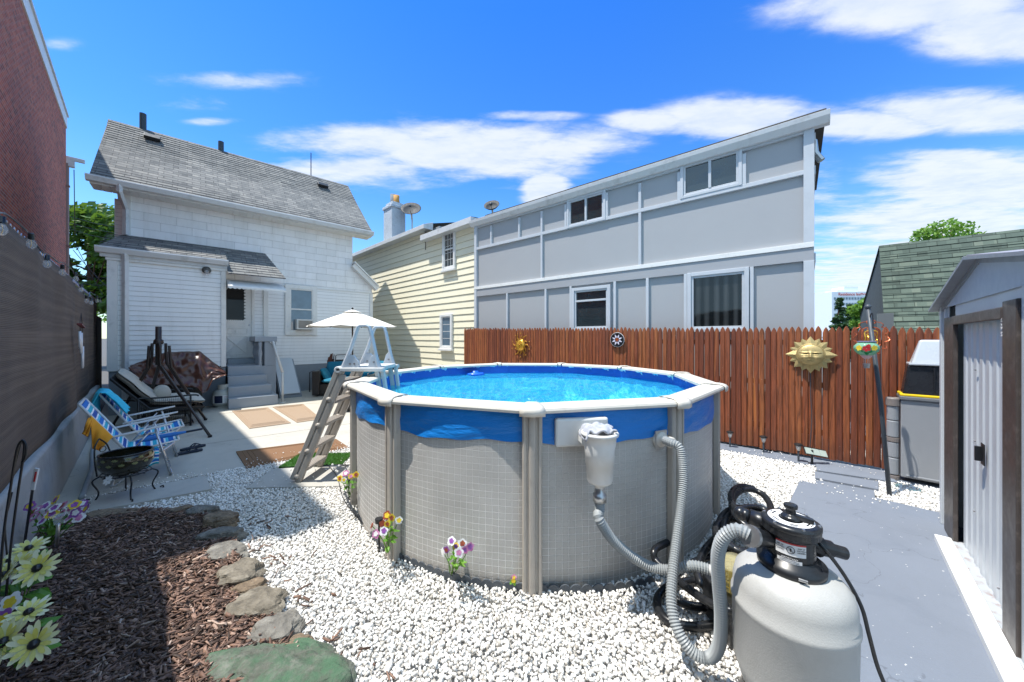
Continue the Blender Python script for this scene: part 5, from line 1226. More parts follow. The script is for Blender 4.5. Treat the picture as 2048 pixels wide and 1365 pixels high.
mb = MB(); mb.grid(lambda u, v: V0 + Vector((.0898 * math.cos(aa - .5 + 1.0 * u), .0898 * math.sin(aa - .5 + 1.0 * u), .083 + .011 * v)), 10, 1); mb.build('label_band', K['ink'], l2, recalc=False)
arctext('IMPORTANT', .0105, .088, .0903, aa, l2, K['label'])
for i in range(4):
    mb = MB(); zz = .077 - i * .006; mb.grid(lambda u, v: V0 + Vector((.0899 * math.cos(aa - .42 + .8 * u), .0899 * math.sin(aa - .42 + .8 * u), zz + .0018 * v)), 8, 1); mb.build('print_line', K['inkgray'], l2, recalc=False)
# hoses (gray, corrugated)
H1 = [(1328, 880, 2.50), (1343, 886, 2.44), (1357, 893, 2.41), (1364, 915, 2.38), (1367, 960, 2.33), (1362, 1010, 2.26), (1353, 1080, 2.13), (1345, 1150, 2.0), (1343, 1210, 1.9), (1356, 1262, 1.83), (1385, 1305, 1.78), (1418, 1316, 1.75), (1438, 1290, 1.71), (1442, 1230, 1.68), (1437, 1160, 1.66), (1436, 1110, 1.64), (1448, 1074, 1.61), (1474, 1060, 1.58), (1499, 1071, 1.552)]
mb = MB(); hose(mb, [Yp(*p) for p in H1], .030, .0135, 14, .2); o = mb.build('filter_hose', K['hosegray'], smooth=False, recalc=False); tag(o, 'gray corrugated hose looping down from the pool return fitting up to the filter valve', 'hose')
bz = bc.copy(); st_ = Vector((bc.x, bc.y, zb_ - .385))
H2 = [st_, st_ - Vector((0, 0, .07)), Yp(1197, 1036, 2.16), Yp(1222, 1076, 2.17), Yp(1262, 1112, 2.18), Yp(1305, 1135, 2.17), Yp(1345, 1140, 2.14), Yp(1385, 1132, 2.1), Yp(1424, 1141, 2.06)]
mb = MB(); hose(mb, H2, .032, .0145, 14, .2); o = mb.build('skimmer_hose', K['hosegray'], smooth=False, recalc=False); tag(o, 'gray corrugated hose hanging from the skimmer bucket and running to the pump', 'hose')
mb = MB(); mb.tube([V0 + Vector((-.17, .13, .19)), V0 + Vector((-.30, .30, .1)), Vector((1.5, 2.2, .25))], .03, 12)
pm = thing('pool_pump', Vector((1.42, 1.98, 0)), 'pool pump with yellowed clear strainer on black blocks behind the filter tank', 'pump')
mb = MB(); P = Yp(1448, 1145, 2.02); mb.lathe([(.0, -.09), (.07, -.09), (.075, .03), (.085, .035), (.085, .055), (.05, .06), (.045, .09), (0, .09)], P + Vector((.06, .0, 0)), 20); mb.build('strainer', K['amber'], pm, smooth=True)
mb = MB()
for i in range(10):
    a = 2 * PI * i / 10; c = P + Vector((.06, 0, 0)); mb.tube([c + Vector((.06 * math.cos(a), .06 * math.sin(a), -.09)), c + Vector((.06 * math.cos(a), .06 * math.sin(a), .03))], .003, 4)
for z_ in (-.07, -.04, -.01, .02): mb.lathe([(.062, z_), (.062, z_ + .006)], P + Vector((.06, 0, 0)), 18)
mb.build('basket', simple('yellowed_basket', lin('#b5a65c'), .5), pm)
mb = MB(); mb.tube([P + Vector((.13, .02, -.01)), P + Vector((.33, .10, -.01))], .08, 20); mb.build('motor', K['black'], pm)
mb = MB(); mb.box(P.x - .03, P.x + .35, P.y - .12, P.y + .18, .1, P.z - .12); mb.box(P.x - .02, P.x + .33, P.y - .1, P.y + .16, .0, .1); mb.build('pump_base', K['black'], pm, bevel=.01)
mb = MB(); q = Yp(1424, 1141, 2.06); mb.tube([q - Vector((.01, 0, 0)), P + Vector((.0, 0, 0))], .03, 14); mb.build('inlet', K['plastwhite'], pm, smooth=True)
# power cord
mb = MB(); mb.tube(spline([V0 + Vector((.07, -.02, .165)), Yp(1650, 1100, 1.5), Yp(1688, 1150, 1.5), Yp(1722, 1212, 1.46), Yp(1738, 1270, 1.44), Yp(1754, 1330, 1.42), Yp(1775, 1385, 1.40), Yp(1790, 1440, 1.42)], 10), .0075, 8)
o = mb.build('power_cord', K['black'], smooth=True); tag(o, 'black power cord hanging down the right side of the filter tank', 'cord')
# black vacuum hose in a heap
pts = []; rd = random.Random(3)
def hc(phi, dist): return Vector((PC.x + dist * math.cos(phi), PC.y + dist * math.sin(phi), 0))
loops = [(R_(-52 + rd.uniform(-3, 3) + dp_), 2.27 + rd.uniform(-.01, .07), rd.uniform(.27, .42), rd.uniform(.12, .17), .03 + .034 * q, rd.uniform(.02, .15) * (.5 if dp_ < 0 else 1)) for q, dp_ in enumerate((-8, -5, 3, 8, 4, 9, -2, 6, 10))]
for li, L0 in enumerate(loops):
    L1 = loops[min(li + 1, len(loops) - 1)]
    for i in range(10):
        k = i / 10; a = 2 * PI * k + .6; f = lambda q: L0[q] + (L1[q] - L0[q]) * k
        ph = f(0); rh = Vector((math.cos(ph), math.sin(ph), 0)); th_ = Vector((-math.sin(ph), math.cos(ph), 0))
        p_ = hc(ph, f(1)) + th_ * f(2) * math.cos(a) + rh * f(3) * math.sin(a) + Vector((0, 0, f(4) + f(5) * (.5 - .5 * math.sin(a + .3))))
        d_ = Vector((p_.x - PC.x, p_.y - PC.y, 0))
        if d_.length < PW + .045: p_ += d_.normalized() * (PW + .045 - d_.length)
        pts.append(p_)
mb = MB(); hose(mb, pts, .026, .012, 10, .1); o = mb.build('vacuum_hose', K['black'], smooth=True, recalc=False); tag(o, 'heap of coiled black vacuum hose between pool wall and filter', 'hose')
pts = [Yp(*p) for p in ((1330, 1100, 2.5), (1352, 1140, 2.35), (1395, 1175, 2.15), (1440, 1205, 2.02), (1470, 1222, 1.95))]
L2 = [G(1470, 1172, .05), G(1420, 1160, .04), G(1350, 1168, .04), G(1318, 1192, .04), G(1318, 1222, .04), G(1345, 1246, .04), G(1395, 1254, .04), G(1440, 1246, .04), G(1485, 1228, .04)]
mb = MB(); hose(mb, L2, .026, .010, 12, .12); o = mb.build('vacuum_hose', K['black'], smooth=True, recalc=False); tag(o, 'loop of black corrugated hose lying flat on the gravel in front of the heap', 'hose')
mb = MB(); hose(mb, [Yp(1335, 1085, 2.6), Yp(1310, 1100, 2.45), Yp(1312, 1122, 2.4), Yp(1345, 1150, 2.3), Yp(1380, 1180, 2.15), Yp(1430, 1212, 1.98), Yp(1480, 1225, 1.9)], .024, .010, 12, .12); o = mb.build('vacuum_hose', K['black'], smooth=True, recalc=False); tag(o, 'black hose end sloping down from the pool wall towards the pump base', 'hose')

# ---------------------------------------------------------------- metal shed
SS = -.69
shd = thing('metal_shed', FL.W(3.8, -1.9, 0), 'pale metal garden shed with brown framed sliding door, on the right', 'shed')
LA = lambda px, py: FL.at(SS, px, py)
aL = 5.05; aR = 2.45; zE = 2.01; aP = 3.84; zP = 2.27
TT = FL.T
def corr(a0, a1, z0, z1, s_, mat, name, parent, pitch=.075, dep=.014):
    mb = MB(TT); q = []; a = a0
    while a < a1 - 1e-6:
        for da, ds in ((0, 0), (pitch * .42, 0), (pitch * .5, dep), (pitch * .92, dep)):
            if a + da <= a1: q.append((a + da, ds))
        a += pitch
    q.append((a1, 0))
    for (p0, d0_), (p1, d1_) in zip(q, q[1:]):
        mb.poly([(p0, s_ + d0_, z0), (p1, s_ + d1_, z0), (p1, s_ + d1_, z1), (p0, s_ + d0_, z1)])
    return mb.build(name, mat, parent, recalc=False)
aJ = LA(1917, 1000)[0]; aK = LA(1898, 1000)[0]; aD1 = LA(2022, 1000)[0]; aD0 = LA(2052, 1000)[0]
corr(aK - .02, aL, .03, zE, SS, K['shedwall'], 'front_panel', shd, .11, .016)
corr(aR, aD0 + .02, .03, zE, SS, K['shedwall'], 'front_panel', shd, .11, .016)
mb = MB(TT); mb.box(aL - .02, aL + .0, SS - 2.2, SS - .002, .03, zE); mb.box(aR, aR + .02, SS - 2.2, SS - .002, .03, zE); mb.box(aR, aL, SS - 2.22, SS - 2.2, .03, zE); mb.build('side_wall', K['shedwall'], shd)
mb = MB(TT); mb.box(aL - .05, aL + .012, SS - .03, SS + .03, .03, zE); mb.build('corner_post', K['shedwall'], shd, bevel=.005)
mb = MB(TT); mb.box(aJ, aK, SS + .0, SS + .028, .035, 1.90); mb.build('door_jamb', K['shedtrim'], shd, bevel=.006)
mb = MB(TT); mb.box(aD0, aD1, SS + .0, SS + .03, .035, 1.93); mb.build('door_jamb', K['shedtrim'], shd, bevel=.006)
mb = MB(TT); mb.box(aD1, aJ, SS + .01, SS + .035, 1.83, 1.90); mb.build('door_header', K['shedtrim'], shd, bevel=.006)
dp = corr(aD1 - .01, aJ + .02, .07, 1.85, SS - .03, K['shedwall'], 'sliding_door', shd, .15, .008)
mb = MB(TT); mb.box(aD0, aJ + .05, SS - .01, SS + .008, 1.86, zE + .03); mb.build('lintel_panel', K['shedwall'], shd)
mb = MB(TT); s0 = SS - .012; ah, zh = LA(1960, 908); mb.box(ah - .055, ah + .02, s0, s0 + .006, zh - .07, zh + .075); mb.box(ah - .005, ah + .012, s0, s0 + .035, zh - .05, zh + .05); mb.build('handle', K['blackm'], dp, bevel=.003)
mb = MB(TT)
for px, py in ((1945, 740), (2010, 763), (1944, 882), (2010, 941), (1943, 1022), (2012, 1110), (1990, 1175)):
    a_, z_ = LA(px, py); mb.ball((a_, s0 - .0, z_), .007, 6)
mb.build('screw', K['inkgray'], dp)
mb = MB(TT); mb.prism([(aL, SS + .012, zE - .02), (aR, SS + .012, zE - .02), (aR, SS + .012, zE + .03), (aR + .35, SS + .012, 2.12), (aP, SS + .012, zP - .03), (aL, SS + .012, zE + .02)], (0, .006, 0)); mb.build('gable_panel', simple('pale_blue_shed_gable', lin('#aab4bd'), .4, .1, var=.06, dirt=(lin('#7d878f'), 6, .3)), shd)
mb = MB(TT)
for a, b in (((aL + .08, zE - .03), (aP, zP)), ((aP, zP), (aR - .05, 2.06))):
    mb.bar((a[0] + .03, SS + .05, a[1]), (b[0], SS + .05, b[1]), .07, .02, (0, 0, 1)); mb.bar((a[0], SS + .02, a[1] - .02), (b[0], SS + .02, b[1] - .02), .012, .05, (0, 0, 1))
mb.build('roof_trim', simple('shed_rake_trim', lin('#7f8389'), .4), shd)
mb = MB(TT); mb.poly([(aL + .1, SS + .07, zE - .03), (aP, SS + .07, zP + .012), (aP, SS - 2.25, zP + .012), (aL + .1, SS - 2.25, zE - .03)]); mb.poly([(aP, SS + .07, zP + .012), (aR - .1, SS + .07, 2.05), (aR - .1, SS - 2.25, 2.05), (aP, SS - 2.25, zP + .012)]); mb.build('roof', K['shedroof'], shd, solid=.01, recalc=False)
mb = MB(TT); mb.box(aR, aJ + .05, SS + .03, SS + .12, .0, .075); mb.build('threshold', simple('white_timber', lin('#dfe0de'), .6, var=.06, dirt=(lin('#a5a6a4'), 9, .4)), shd, bevel=.004)
mb = MB(TT); mb.box(aR, aJ + .02, SS - .03, SS + .028, .03, .07); mb.build('door_track', simple('rusty_track', lin('#a5aaae'), .5, dirt=(lin('#7a4a2c'), 16, .9)), shd)
Mt = Matrix.Translation(TT @ Vector((LA(2022, 655)[0], SS + .052, LA(2022, 655)[1]))) @ Matrix.Rotation(FL.ang + PI / 2 - PI, 4, 'Z')
M_ = Matrix.Identity(4); nx = -FL.n; 
M_ = Matrix(((0, -nx.x, FL.u.x, 0), (0, -nx.y, FL.u.y, 0), (1, 0, 0, 0), (0, 0, 0, 1)))
cpos = TT @ Vector((LA(2022, 655)[0], SS + .0315, LA(2022, 655)[1])); M_ = Matrix(((0, FL.n.x, FL.u.x, cpos.x), (0, FL.n.y, FL.u.y, cpos.y), (1, 0, 0, cpos.z), (0, 0, 0, 1)))
textmesh(M_, '30 ZV M', .03, K['label'], 'lettering', shd, .0005)

# ---------------------------------------------------------------- storage box and totes behind the shed
TR = FL.T
bxa = 6.22; s0 = FL.on(bxa, 1775, 900)[0]
db = thing('storage_box', FL.W(6.4, s0 - .6, 0), 'gray resin storage box with ribbed hinge corner, against the fence behind the shed', 'storage box')
mb = MB(TR); mb.box(bxa + .02, bxa + .33, s0 - 1.5, s0 - .11, .06, .985); mb.build('body', K['resinbox'], db, bevel=.012)
mb = MB(TR)
for i, (z0_, z1_) in enumerate(((.07, .27), (.275, .46), (.52, .72), (.725, .9))): mb.lathe([(0, z0_), (.05, z0_), (.055, z0_ + .01), (.055, z1_ - .01), (.05, z1_), (0, z1_)], (bxa + .07, s0 - .05, 0), 16)
mb.build('hinge_column', K['resinbox'], db, smooth=False, bevel=.004)
hcm = simple('brown_gray_resin', lin('#79716d'), .55)
for pf_ in ([(0, 0), (.06, 0), (.06, .06), (0, .06)], [(0, .465), (.058, .465), (.058, .515), (0, .515)], [(0, .9), (.065, .9), (.065, .985), (.055, 1.0), (0, 1.0)]): MB(TR).lathe(pf_, (bxa + .07, s0 - .05, 0), 16).build('hinge_collar', hcm, db, bevel=.003)
mb = MB(TR); mb.box(bxa + .0, bxa + .34, s0 - 1.52, s0 - .10, .985, 1.03); mb.build('lid', simple('dark_gray_lid', lin('#6f7276'), .5), db, bevel=.01)
mb = MB(TR); mb.box(bxa - .004, bxa + .02, s0 - 1.4, s0 - .45, .58, .605); mb.box(bxa + .005, bxa + .02, s0 - 1.45, s0 - .15, .08, .1); mb.build('front_rib', K['resinbox'], db, bevel=.005)
def tote(a0, a1, sa, sb_, z0, z1, tp, mat, rim, name, label, rz=None):
    t = thing(name, FL.W((a0 + a1) / 2, (sa + sb_) / 2, z0), label, 'storage tote'); mb = MB(TR)
    def ring(z, k): return [(a0 + k, sa - k, z), (a1 - k, sa - k, z), (a1 - k, sb_ + k, z), (a0 + k, sb_ + k, z)]
    r0 = [mb.p(q) for q in ring(z0 + .03, 0)]; r1 = [mb.p(q) for q in ring(z1, tp)]
    for i in range(4): mb.f.append([r0[i], r0[(i + 1) % 4], r1[(i + 1) % 4], r1[i]])
    mb.f.append(r1); mb.build('tub', mat, t, bevel=.02)
    mb = MB(TR); mb.box(a0 - .025, a1 + .025, sb_ - .025, sa + .025, z0, z0 + .028); mb.build('lid', rim, t, bevel=.008)
    mb = MB(TR); mb.box(a0 + .0, a0 + .02, sa - .25, sa - .235, z0 + .04, z1 - .03); mb.box(a0 + tp * .5, a0 + .03, sa - .42, sa - .405, z0 + .04, z1 - .03); mb.build('rib', mat, t, bevel=.004); return t
sb0 = FL.on(6.25, 1806, 780)[0]
tote(6.25, 6.52, sb0, sb0 - .9, 1.03, 1.40, .04, K['totedark'], K['yellow'], 'storage_tote', 'black tote turned upside down on its yellow lid on the gray storage box')
sb1 = FL.on(6.27, 1824, 720)[0]
tote(6.28, 6.50, sb1, sb1 - .8, 1.40, 1.70, .07, K['toteclear'], K['toteclear'], 'storage_tote', 'milky clear tote turned upside down on top of the black tote')
# ---------------------------------------------------------------- gravel and mulch
def inpoly(x, y, P):
    c = np.zeros(len(x), bool); n = len(P)
    for i in range(n):
        x0, y0 = P[i][0], P[i][1]; x1, y1 = P[(i + 1) % n][0], P[(i + 1) % n][1]
        if y0 == y1: continue
        m = ((y0 > y) != (y1 > y)) & (x < (x1 - x0) * (y - y0) / (y1 - y0) + x0); c ^= m
    return c
ICO = bmesh.new(); bmesh.ops.create_icosphere(ICO, subdivisions=1, radius=1)
iv = np.array([v.co[:] for v in ICO.verts]); ifc = np.array([[v.index for v in f.verts] for f in ICO.faces]); ICO.free()
def fast_mesh(name, V, F, mat, label_kind=('stuff',), smooth=False):
    me = bpy.data.meshes.new(name); nv, nf, k = len(V), len(F), F.shape[1]
    me.vertices.add(nv); me.vertices.foreach_set('co', V.astype(np.float32).ravel())
    me.loops.add(nf * k); me.loops.foreach_set('vertex_index', F.astype(np.int32).ravel())
    me.polygons.add(nf); me.polygons.foreach_set('loop_start', np.arange(0, nf * k, k, dtype=np.int32))
    me.update(calc_edges=True); me.materials.append(mat)
    if smooth: me.polygons.foreach_set('use_smooth', [True] * nf)
    o = bpy.data.objects.new(name, me); COL.objects.link(o); return o
def rotmats(n, rg):
    q = rg.normal(size=(n, 4)); q /= np.linalg.norm(q, axis=1)[:, None]; w_, x, y, z = q.T
    return np.stack([1 - 2 * (y * y + z * z), 2 * (x * y - z * w_), 2 * (x * z + y * w_), 2 * (x * y + z * w_), 1 - 2 * (x * x + z * z), 2 * (y * z - x * w_), 2 * (x * z - y * w_), 2 * (y * z + x * w_), 1 - 2 * (x * x + y * y)], 1).reshape(n, 3, 3)
rg = np.random.default_rng(4)
patio_xy = [(p.x, p.y) for p in patio_pts]
mulch_px = [(-250, 1500), (-60, 1240), (20, 1172), (58, 1095), (95, 1058), (190, 1040), (300, 1030), (400, 1030), (440, 1052), (462, 1090), (478, 1130), (505, 1190), (545, 1245), (590, 1310), (650, 1420), (700, 1600)]
mulch_xy = [(G(*p).x, G(*p).y) for p in mulch_px] + [FL.W(-.55, -1.5)[:2], FL.W(-.62, -1.5)[:2]]
slabs = [[FL.W(1.75, .36)[:2], G(1578, 1012)[:2], G(1600, 966)[:2], FL.W(5.32, -.66)[:2], FL.W(5.3, -4)[:2], FL.W(1.4, -4)[:2]],
         [FR.W(6.18, 8.8)[:2], FR.W(6.42, 9.3)[:2], FR.W(6.9, 9.3)[:2], FR.W(6.9, -3)[:2], FR.W(6.2, -3)[:2]]]
for pix in ([(1632, 928), (1769, 942), (1796, 965), (1634, 941)], [(1630, 943), (1757, 963), (1757, 979), (1630, 956)], [(1631, 960), (1748, 981), (1751, 1000), (1632, 974)], [(179, 1024), (423, 978), (410, 951), (184, 995)], [(492, 976), (546, 938), (690, 930), (690, 972)]):
    slabs.append([G(*p)[:2] for p in pix])
def scatter(n, size, zr, flat, seed):
    rg = np.random.default_rng(seed)
    x = rg.uniform(-6.2, 6.8, n * 3); y = rg.uniform(1.15, 7.6, n * 3)
    k = np.abs(x) < (y * 1.55 + .3); x, y = x[k], y[k]
    k = ~inpoly(x, y, patio_xy) & ~inpoly(x, y, mulch_xy)
    for s_ in slabs: k &= ~inpoly(x, y, s_)
    k &= ((x - PC.x) ** 2 + (y - PC.y) ** 2) > (PW - .03) ** 2
    k &= (x * FL.n.x + y * FL.n.y) > -.58
    x, y = x[k][:n], y[k][:n]; return x, y
def grid_scatter(step, jit, seed):
    rg = np.random.default_rng(seed)
    gx, gy_ = np.meshgrid(np.arange(-6.4, 6.9, step), np.arange(1.1, 7.8, step)); x = gx.ravel() + rg.uniform(-jit, jit, gx.size) * step; y = gy_.ravel() + rg.uniform(-jit, jit, gx.size) * step
    k = (np.abs(x) < (y * 1.52 + .35)) & ~inpoly(x, y, patio_xy) & ~inpoly(x, y, mulch_xy)
    for s_ in slabs: k &= ~inpoly(x, y, s_)
    k &= ((x - PC.x) ** 2 + (y - PC.y) ** 2) > (PW - .02) ** 2
    k &= (x * FL.n.x + y * FL.n.y) > -.60
    # not seen: behind the pool
    dd = (x - PC.x) * .0 + 0; k &= ~((np.abs(x - PC.x * y / PC.y) < 1.2) & (y > 5.6))
    return x[k], y[k]
def stones(x, y, r0, r1, zlo, zhi, seed):
    rg = np.random.default_rng(seed); n = len(x); s = rg.uniform(r0, r1, n)
    sh = np.stack([s * rg.uniform(.8, 1.35, n), s * rg.uniform(.7, 1.1, n), s * rg.uniform(.5, .85, n)], 1)
    R = rotmats(n, rg); V = iv[None] * (1 + rg.uniform(-.22, .22, (n, len(iv), 1)))
    V = V * sh[:, None, :]; V = np.einsum('nij,nvj->nvi', R, V)
    V += np.stack([x, y, rg.uniform(zlo, zhi, n)], 1)[:, None, :]
    F = (ifc[None] + (np.arange(n) * len(iv))[:, None, None]).reshape(-1, 3); return V.reshape(-1, 3), F
x, y = grid_scatter(.021, .5, 1); near = y < 3.6
V1, F1 = stones(x, y, .0075, .0145, -.016, .004, 2)
x2, y2 = grid_scatter(.029, .5, 3); V2, F2 = stones(x2, y2, .008, .0155, -.002, .012, 5)
V = np.concatenate([V1, V2]); F = np.concatenate([F1, F2 + len(V1)])
gr = fast_mesh('gravel', V, F, K['stone']); gr['kind'] = 'stuff'
# mulch
mb = MB(); mb.poly([Vector((p[0], p[1], .03)) for p in mulch_xy]); o = mb.build('mulch_soil', K['mulchbase']); o['kind'] = 'structure'
def chips(n, seed):
    rg = np.random.default_rng(seed); xs = [p[0] for p in mulch_xy]; ys = [p[1] for p in mulch_xy]
    x = rg.uniform(-4.6, .2, n * 6); y = rg.uniform(.5, 3.4, n * 6); k = inpoly(x, y, mulch_xy) & (np.abs(x) < y * 1.55 + .3); x, y = x[k][:n], y[k][:n]
    m_ = 110; k2 = rg.random(m_); bx = np.interp(k2, np.linspace(0, 1, 8), [mulch_xy[i][0] for i in range(7, 15)]); by = np.interp(k2, np.linspace(0, 1, 8), [mulch_xy[i][1] for i in range(7, 15)])
    ex = np.abs(rg.normal(.12, .16, m_)); x = np.concatenate([x, bx + ex]); y = np.concatenate([y, by + ex * .3]); n = len(x)
    L = rg.uniform(.010, .048, n) * rg.uniform(.6, 1.2, n); W = rg.uniform(.003, .0085, n); H = rg.uniform(.001, .004, n)
    big = rg.random(n) < .05; L[big] *= 1.3; W[big] *= 1.7
    cube = np.array([(-1, -.6, -1), (1, -1, -1), (.8, 1, -1), (-.9, .7, -1), (-.9, -.8, 1), (.9, -.7, 1), (1, .9, 1), (-1, 1, 1)], float)
    V = cube[None] * np.stack([L, W, H], 1)[:, None, :] * (1 + rg.uniform(-.2, .2, (n, 8, 1)))
    a = rg.normal(.15, .75, n); el_ = rg.normal(0, .28, n); ro = rg.normal(0, .5, n)
    ca, sa, ce, se, cr_, sr = np.cos(a), np.sin(a), np.cos(el_), np.sin(el_), np.cos(ro), np.sin(ro)
    X, Y, Z_ = V[..., 0], V[..., 1], V[..., 2]
    Y, Z_ = Y * cr_[:, None] - Z_ * sr[:, None], Y * sr[:, None] + Z_ * cr_[:, None]
    X, Z_ = X * ce[:, None] - Z_ * se[:, None], X * se[:, None] + Z_ * ce[:, None]
    X, Y = X * ca[:, None] - Y * sa[:, None], X * sa[:, None] + Y * ca[:, None]
    zc = .05 + .02 * np.sin(x * 3) * np.cos(y * 4) + rg.uniform(-.012, .014, n); zc[-m_:] = .018
    V = np.stack([X + x[:, None], Y + y[:, None], Z_ + zc[:, None]], -1).reshape(-1, 3)
    f = np.array([(3, 2, 1, 0), (4, 5, 6, 7), (0, 1, 5, 4), (1, 2, 6, 5), (2, 3, 7, 6), (3, 0, 4, 7)])
    return V, (f[None] + (np.arange(n) * 8)[:, None, None]).reshape(-1, 4)
V, F = chips(30000, 8); mu = fast_mesh('mulch', V, F, K['mulch']); mu['kind'] = 'stuff'
# loose pebbles that have strayed onto the painted floor, the slabs and the patio
rg = np.random.default_rng(44); xs, ys = [], []
for (x0, y0), (x1, y1), n, sp_ in ((G(1575, 1012)[:2], G(1490, 1330)[:2], 60, .12), (G(1600, 966)[:2], G(1850, 1030)[:2], 60, .14), (G(184, 994)[:2], G(409, 950)[:2], 60, .10), (G(490, 934)[:2], G(712, 889)[:2], 50, .12), (G(1500, 905)[:2], G(1760, 950)[:2], 50, .12), (G(492, 976)[:2], G(690, 930)[:2], 30, .15)):
    k = rg.random(n); xs.append(x0 + (x1 - x0) * k + rg.normal(0, sp_, n)); ys.append(y0 + (y1 - y0) * k + rg.normal(0, sp_, n))
xs = np.concatenate(xs); ys = np.concatenate(ys); ok = ((xs - PC.x) ** 2 + (ys - PC.y) ** 2) > (PW + .1) ** 2
V, F = stones(xs[ok], ys[ok], .004, .011, .030, .040, 45); o = fast_mesh('stray_pebbles', V, F, K['stone']); o['kind'] = 'stuff'
# ---------------------------------------------------------------- edging stones
def rock(P, r, mat, label, seed, group=None, rz=0, name='edging_stone'):
    rd = Vector((seed * 3.1, seed * 1.7, seed)); bm = bmesh.new(); bmesh.ops.create_icosphere(bm, subdivisions=4, radius=1)
    for v in bm.verts:
        d = v.co.copy(); n1 = noise.noise(d * 1.3 + rd) * .35 + noise.noise(d * 3.1 + rd) * .16 + noise.noise(d * 7 + rd) * .06 + noise.noise(Vector((d.x * 2, d.y * 2, d.z * 12)) + rd) * .05
        d = d * (1 + n1); q = 6.0; d.z = round(d.z * q) / q * .35 + d.z * .65
        if d.z > .62: d.z = .62 + (d.z - .62) * .3
        v.co = Vector((d.x * r[0], d.y * r[1], d.z * r[2]))
    me = bpy.data.meshes.new(name); bm.to_mesh(me); bm.free(); me.materials.append(mat)
    o = bpy.data.objects.new(name, me); COL.objects.link(o); o.location = P; o.rotation_euler = (0, 0, rz); return tag(o, label, 'stone', group)
gp_ = 'stones edging the mulch bed'
RK = [((226, 1032), (.20, .09, .09), 'rockbrown', 'brown angular edging stone nearest the plant stand', .1), ((305, 1026), (.16, .07, .06), 'rock', 'long flat edging stone half buried, second from the plant stand', .1),
      ((362, 1022), (.10, .07, .075), 'rockbrown', 'small reddish brown edging stone before the rounded gray one', .5), ((398, 1023), (.13, .08, .08), 'rock', 'rounded gray edging stone at the far corner of the mulch', 0),
      ((440, 1042), (.15, .10, .10), 'rockbrown', 'dark shaded edging stone at the corner where the row turns', 0), ((444, 1070), (.17, .08, .08), 'rock', 'flat tilted edging stone with sunlit right tip', .2),
      ((450, 1105), (.15, .10, .07), 'rock', 'pale layered gray edging stone below the tilted one', -.1), ((481, 1147), (.13, .13, .09), 'rockyellow', 'lumpy pitted tan edging stone', .6),
      ((516, 1205), (.15, .11, .07), 'rockyellow', 'wide flat tan edging stone with lichen', -.2), ((549, 1264), (.13, .12, .07), 'rock', 'gray striped edging stone next to the big green rock', -.5),
      ((585, 1300), (.10, .08, .05), 'rockbrown', 'small brown edging stone wedged between the striped stone and the gravel', .4), ((500, 1172), (.09, .07, .05), 'rockbrown', 'small brown stone filling the gap between the two tan edging stones', .2)]
for i, (px, r, m, lb, rz) in enumerate(RK): rock(G(px[0], px[1] + 4, .025), tuple(v * (1.12 if i > 3 else 1.05) for v in r), K[m], lb, i + 2, gp_, rz)
rock(G(545, 1358, .0), (.36, .19, .13), K['rockgreen'], 'large flat rock with worn green paint at the bottom edge', 31, None, -.15, 'painted_rock')
# scalloped black edging round the pool
mb = MB(); path = resample(spline([G(*p) for p in ((688, 985), (697, 1012), (722, 1047), (758, 1094), (785, 1114), (825, 1131), (875, 1152), (914, 1164), (963, 1173), (1012, 1180), (1051, 1183), (1120, 1186), (1200, 1184), (1270, 1176), (1312, 1166))], 10), .0085)
for i in range(len(path) - 1):
    hh = lambda i: .026 + .026 * abs(math.sin(PI * i / 9)) ** .6
    a_, b_ = path[i], path[i + 1]; o_ = Vector((0, .011, 0)); u0, u1 = Vector((0, 0, hh(i))), Vector((0, 0, hh(i + 1))); dn_ = Vector((0, 0, -.03))
    mb.poly([a_ + dn_, b_ + dn_, b_ + u1, a_ + u0]); mb.poly([a_ + u0, b_ + u1, b_ + u1 + o_, a_ + u0 + o_]); mb.poly([a_ + u0 + o_, b_ + u1 + o_, b_ + o_ + dn_, a_ + o_ + dn_])
o = mb.build('lawn_edging', simple('dark_scalloped_plastic', lin('#4a5057'), .6, var=.15), recalc=False); tag(o, 'dark scalloped plastic edging curving round the front of the pool', 'edging')
mb = MB(); mb.tube(spline([G(640, 915, .04), G(672, 950, .03), G(688, 1000, .02), G(735, 1055, .03), G(800, 1105, .02), G(880, 1125, .03), G(960, 1165, .02)], 8), .004, 5); o = mb.build('light_wire', K['blackm']); tag(o, 'thin black wire lying on the gravel along the pool base', 'wire')
# ---------------------------------------------------------------- flowers
def petalfan(mb, c, nrm, n, r0, r1, w_, cup=.25, rd=random):
    nrm = Vector(nrm).normalized(); x = nrm.orthogonal().normalized(); y = nrm.cross(x)
    for i in range(n):
        a = 2 * PI * i / n + rd.uniform(-.1, .1); d = x * math.cos(a) + y * math.sin(a); s_ = nrm.cross(d); L = r1 * rd.uniform(.9, 1.08); up = cup * rd.uniform(.6, 1.3)
        p = [c + d * r0 - s_ * w_ * .35, c + d * (r0 + L * .55) - s_ * w_ + nrm * L * up * .5, c + d * (r0 + L * .88) - s_ * w_ * .65 + nrm * L * up * .7, c + d * (r0 + L) + nrm * L * up * .72, c + d * (r0 + L * .88) + s_ * w_ * .65 + nrm * L * up * .7, c + d * (r0 + L * .55) + s_ * w_ + nrm * L * up * .5, c + d * r0 + s_ * w_ * .35]
        mb.poly(p)
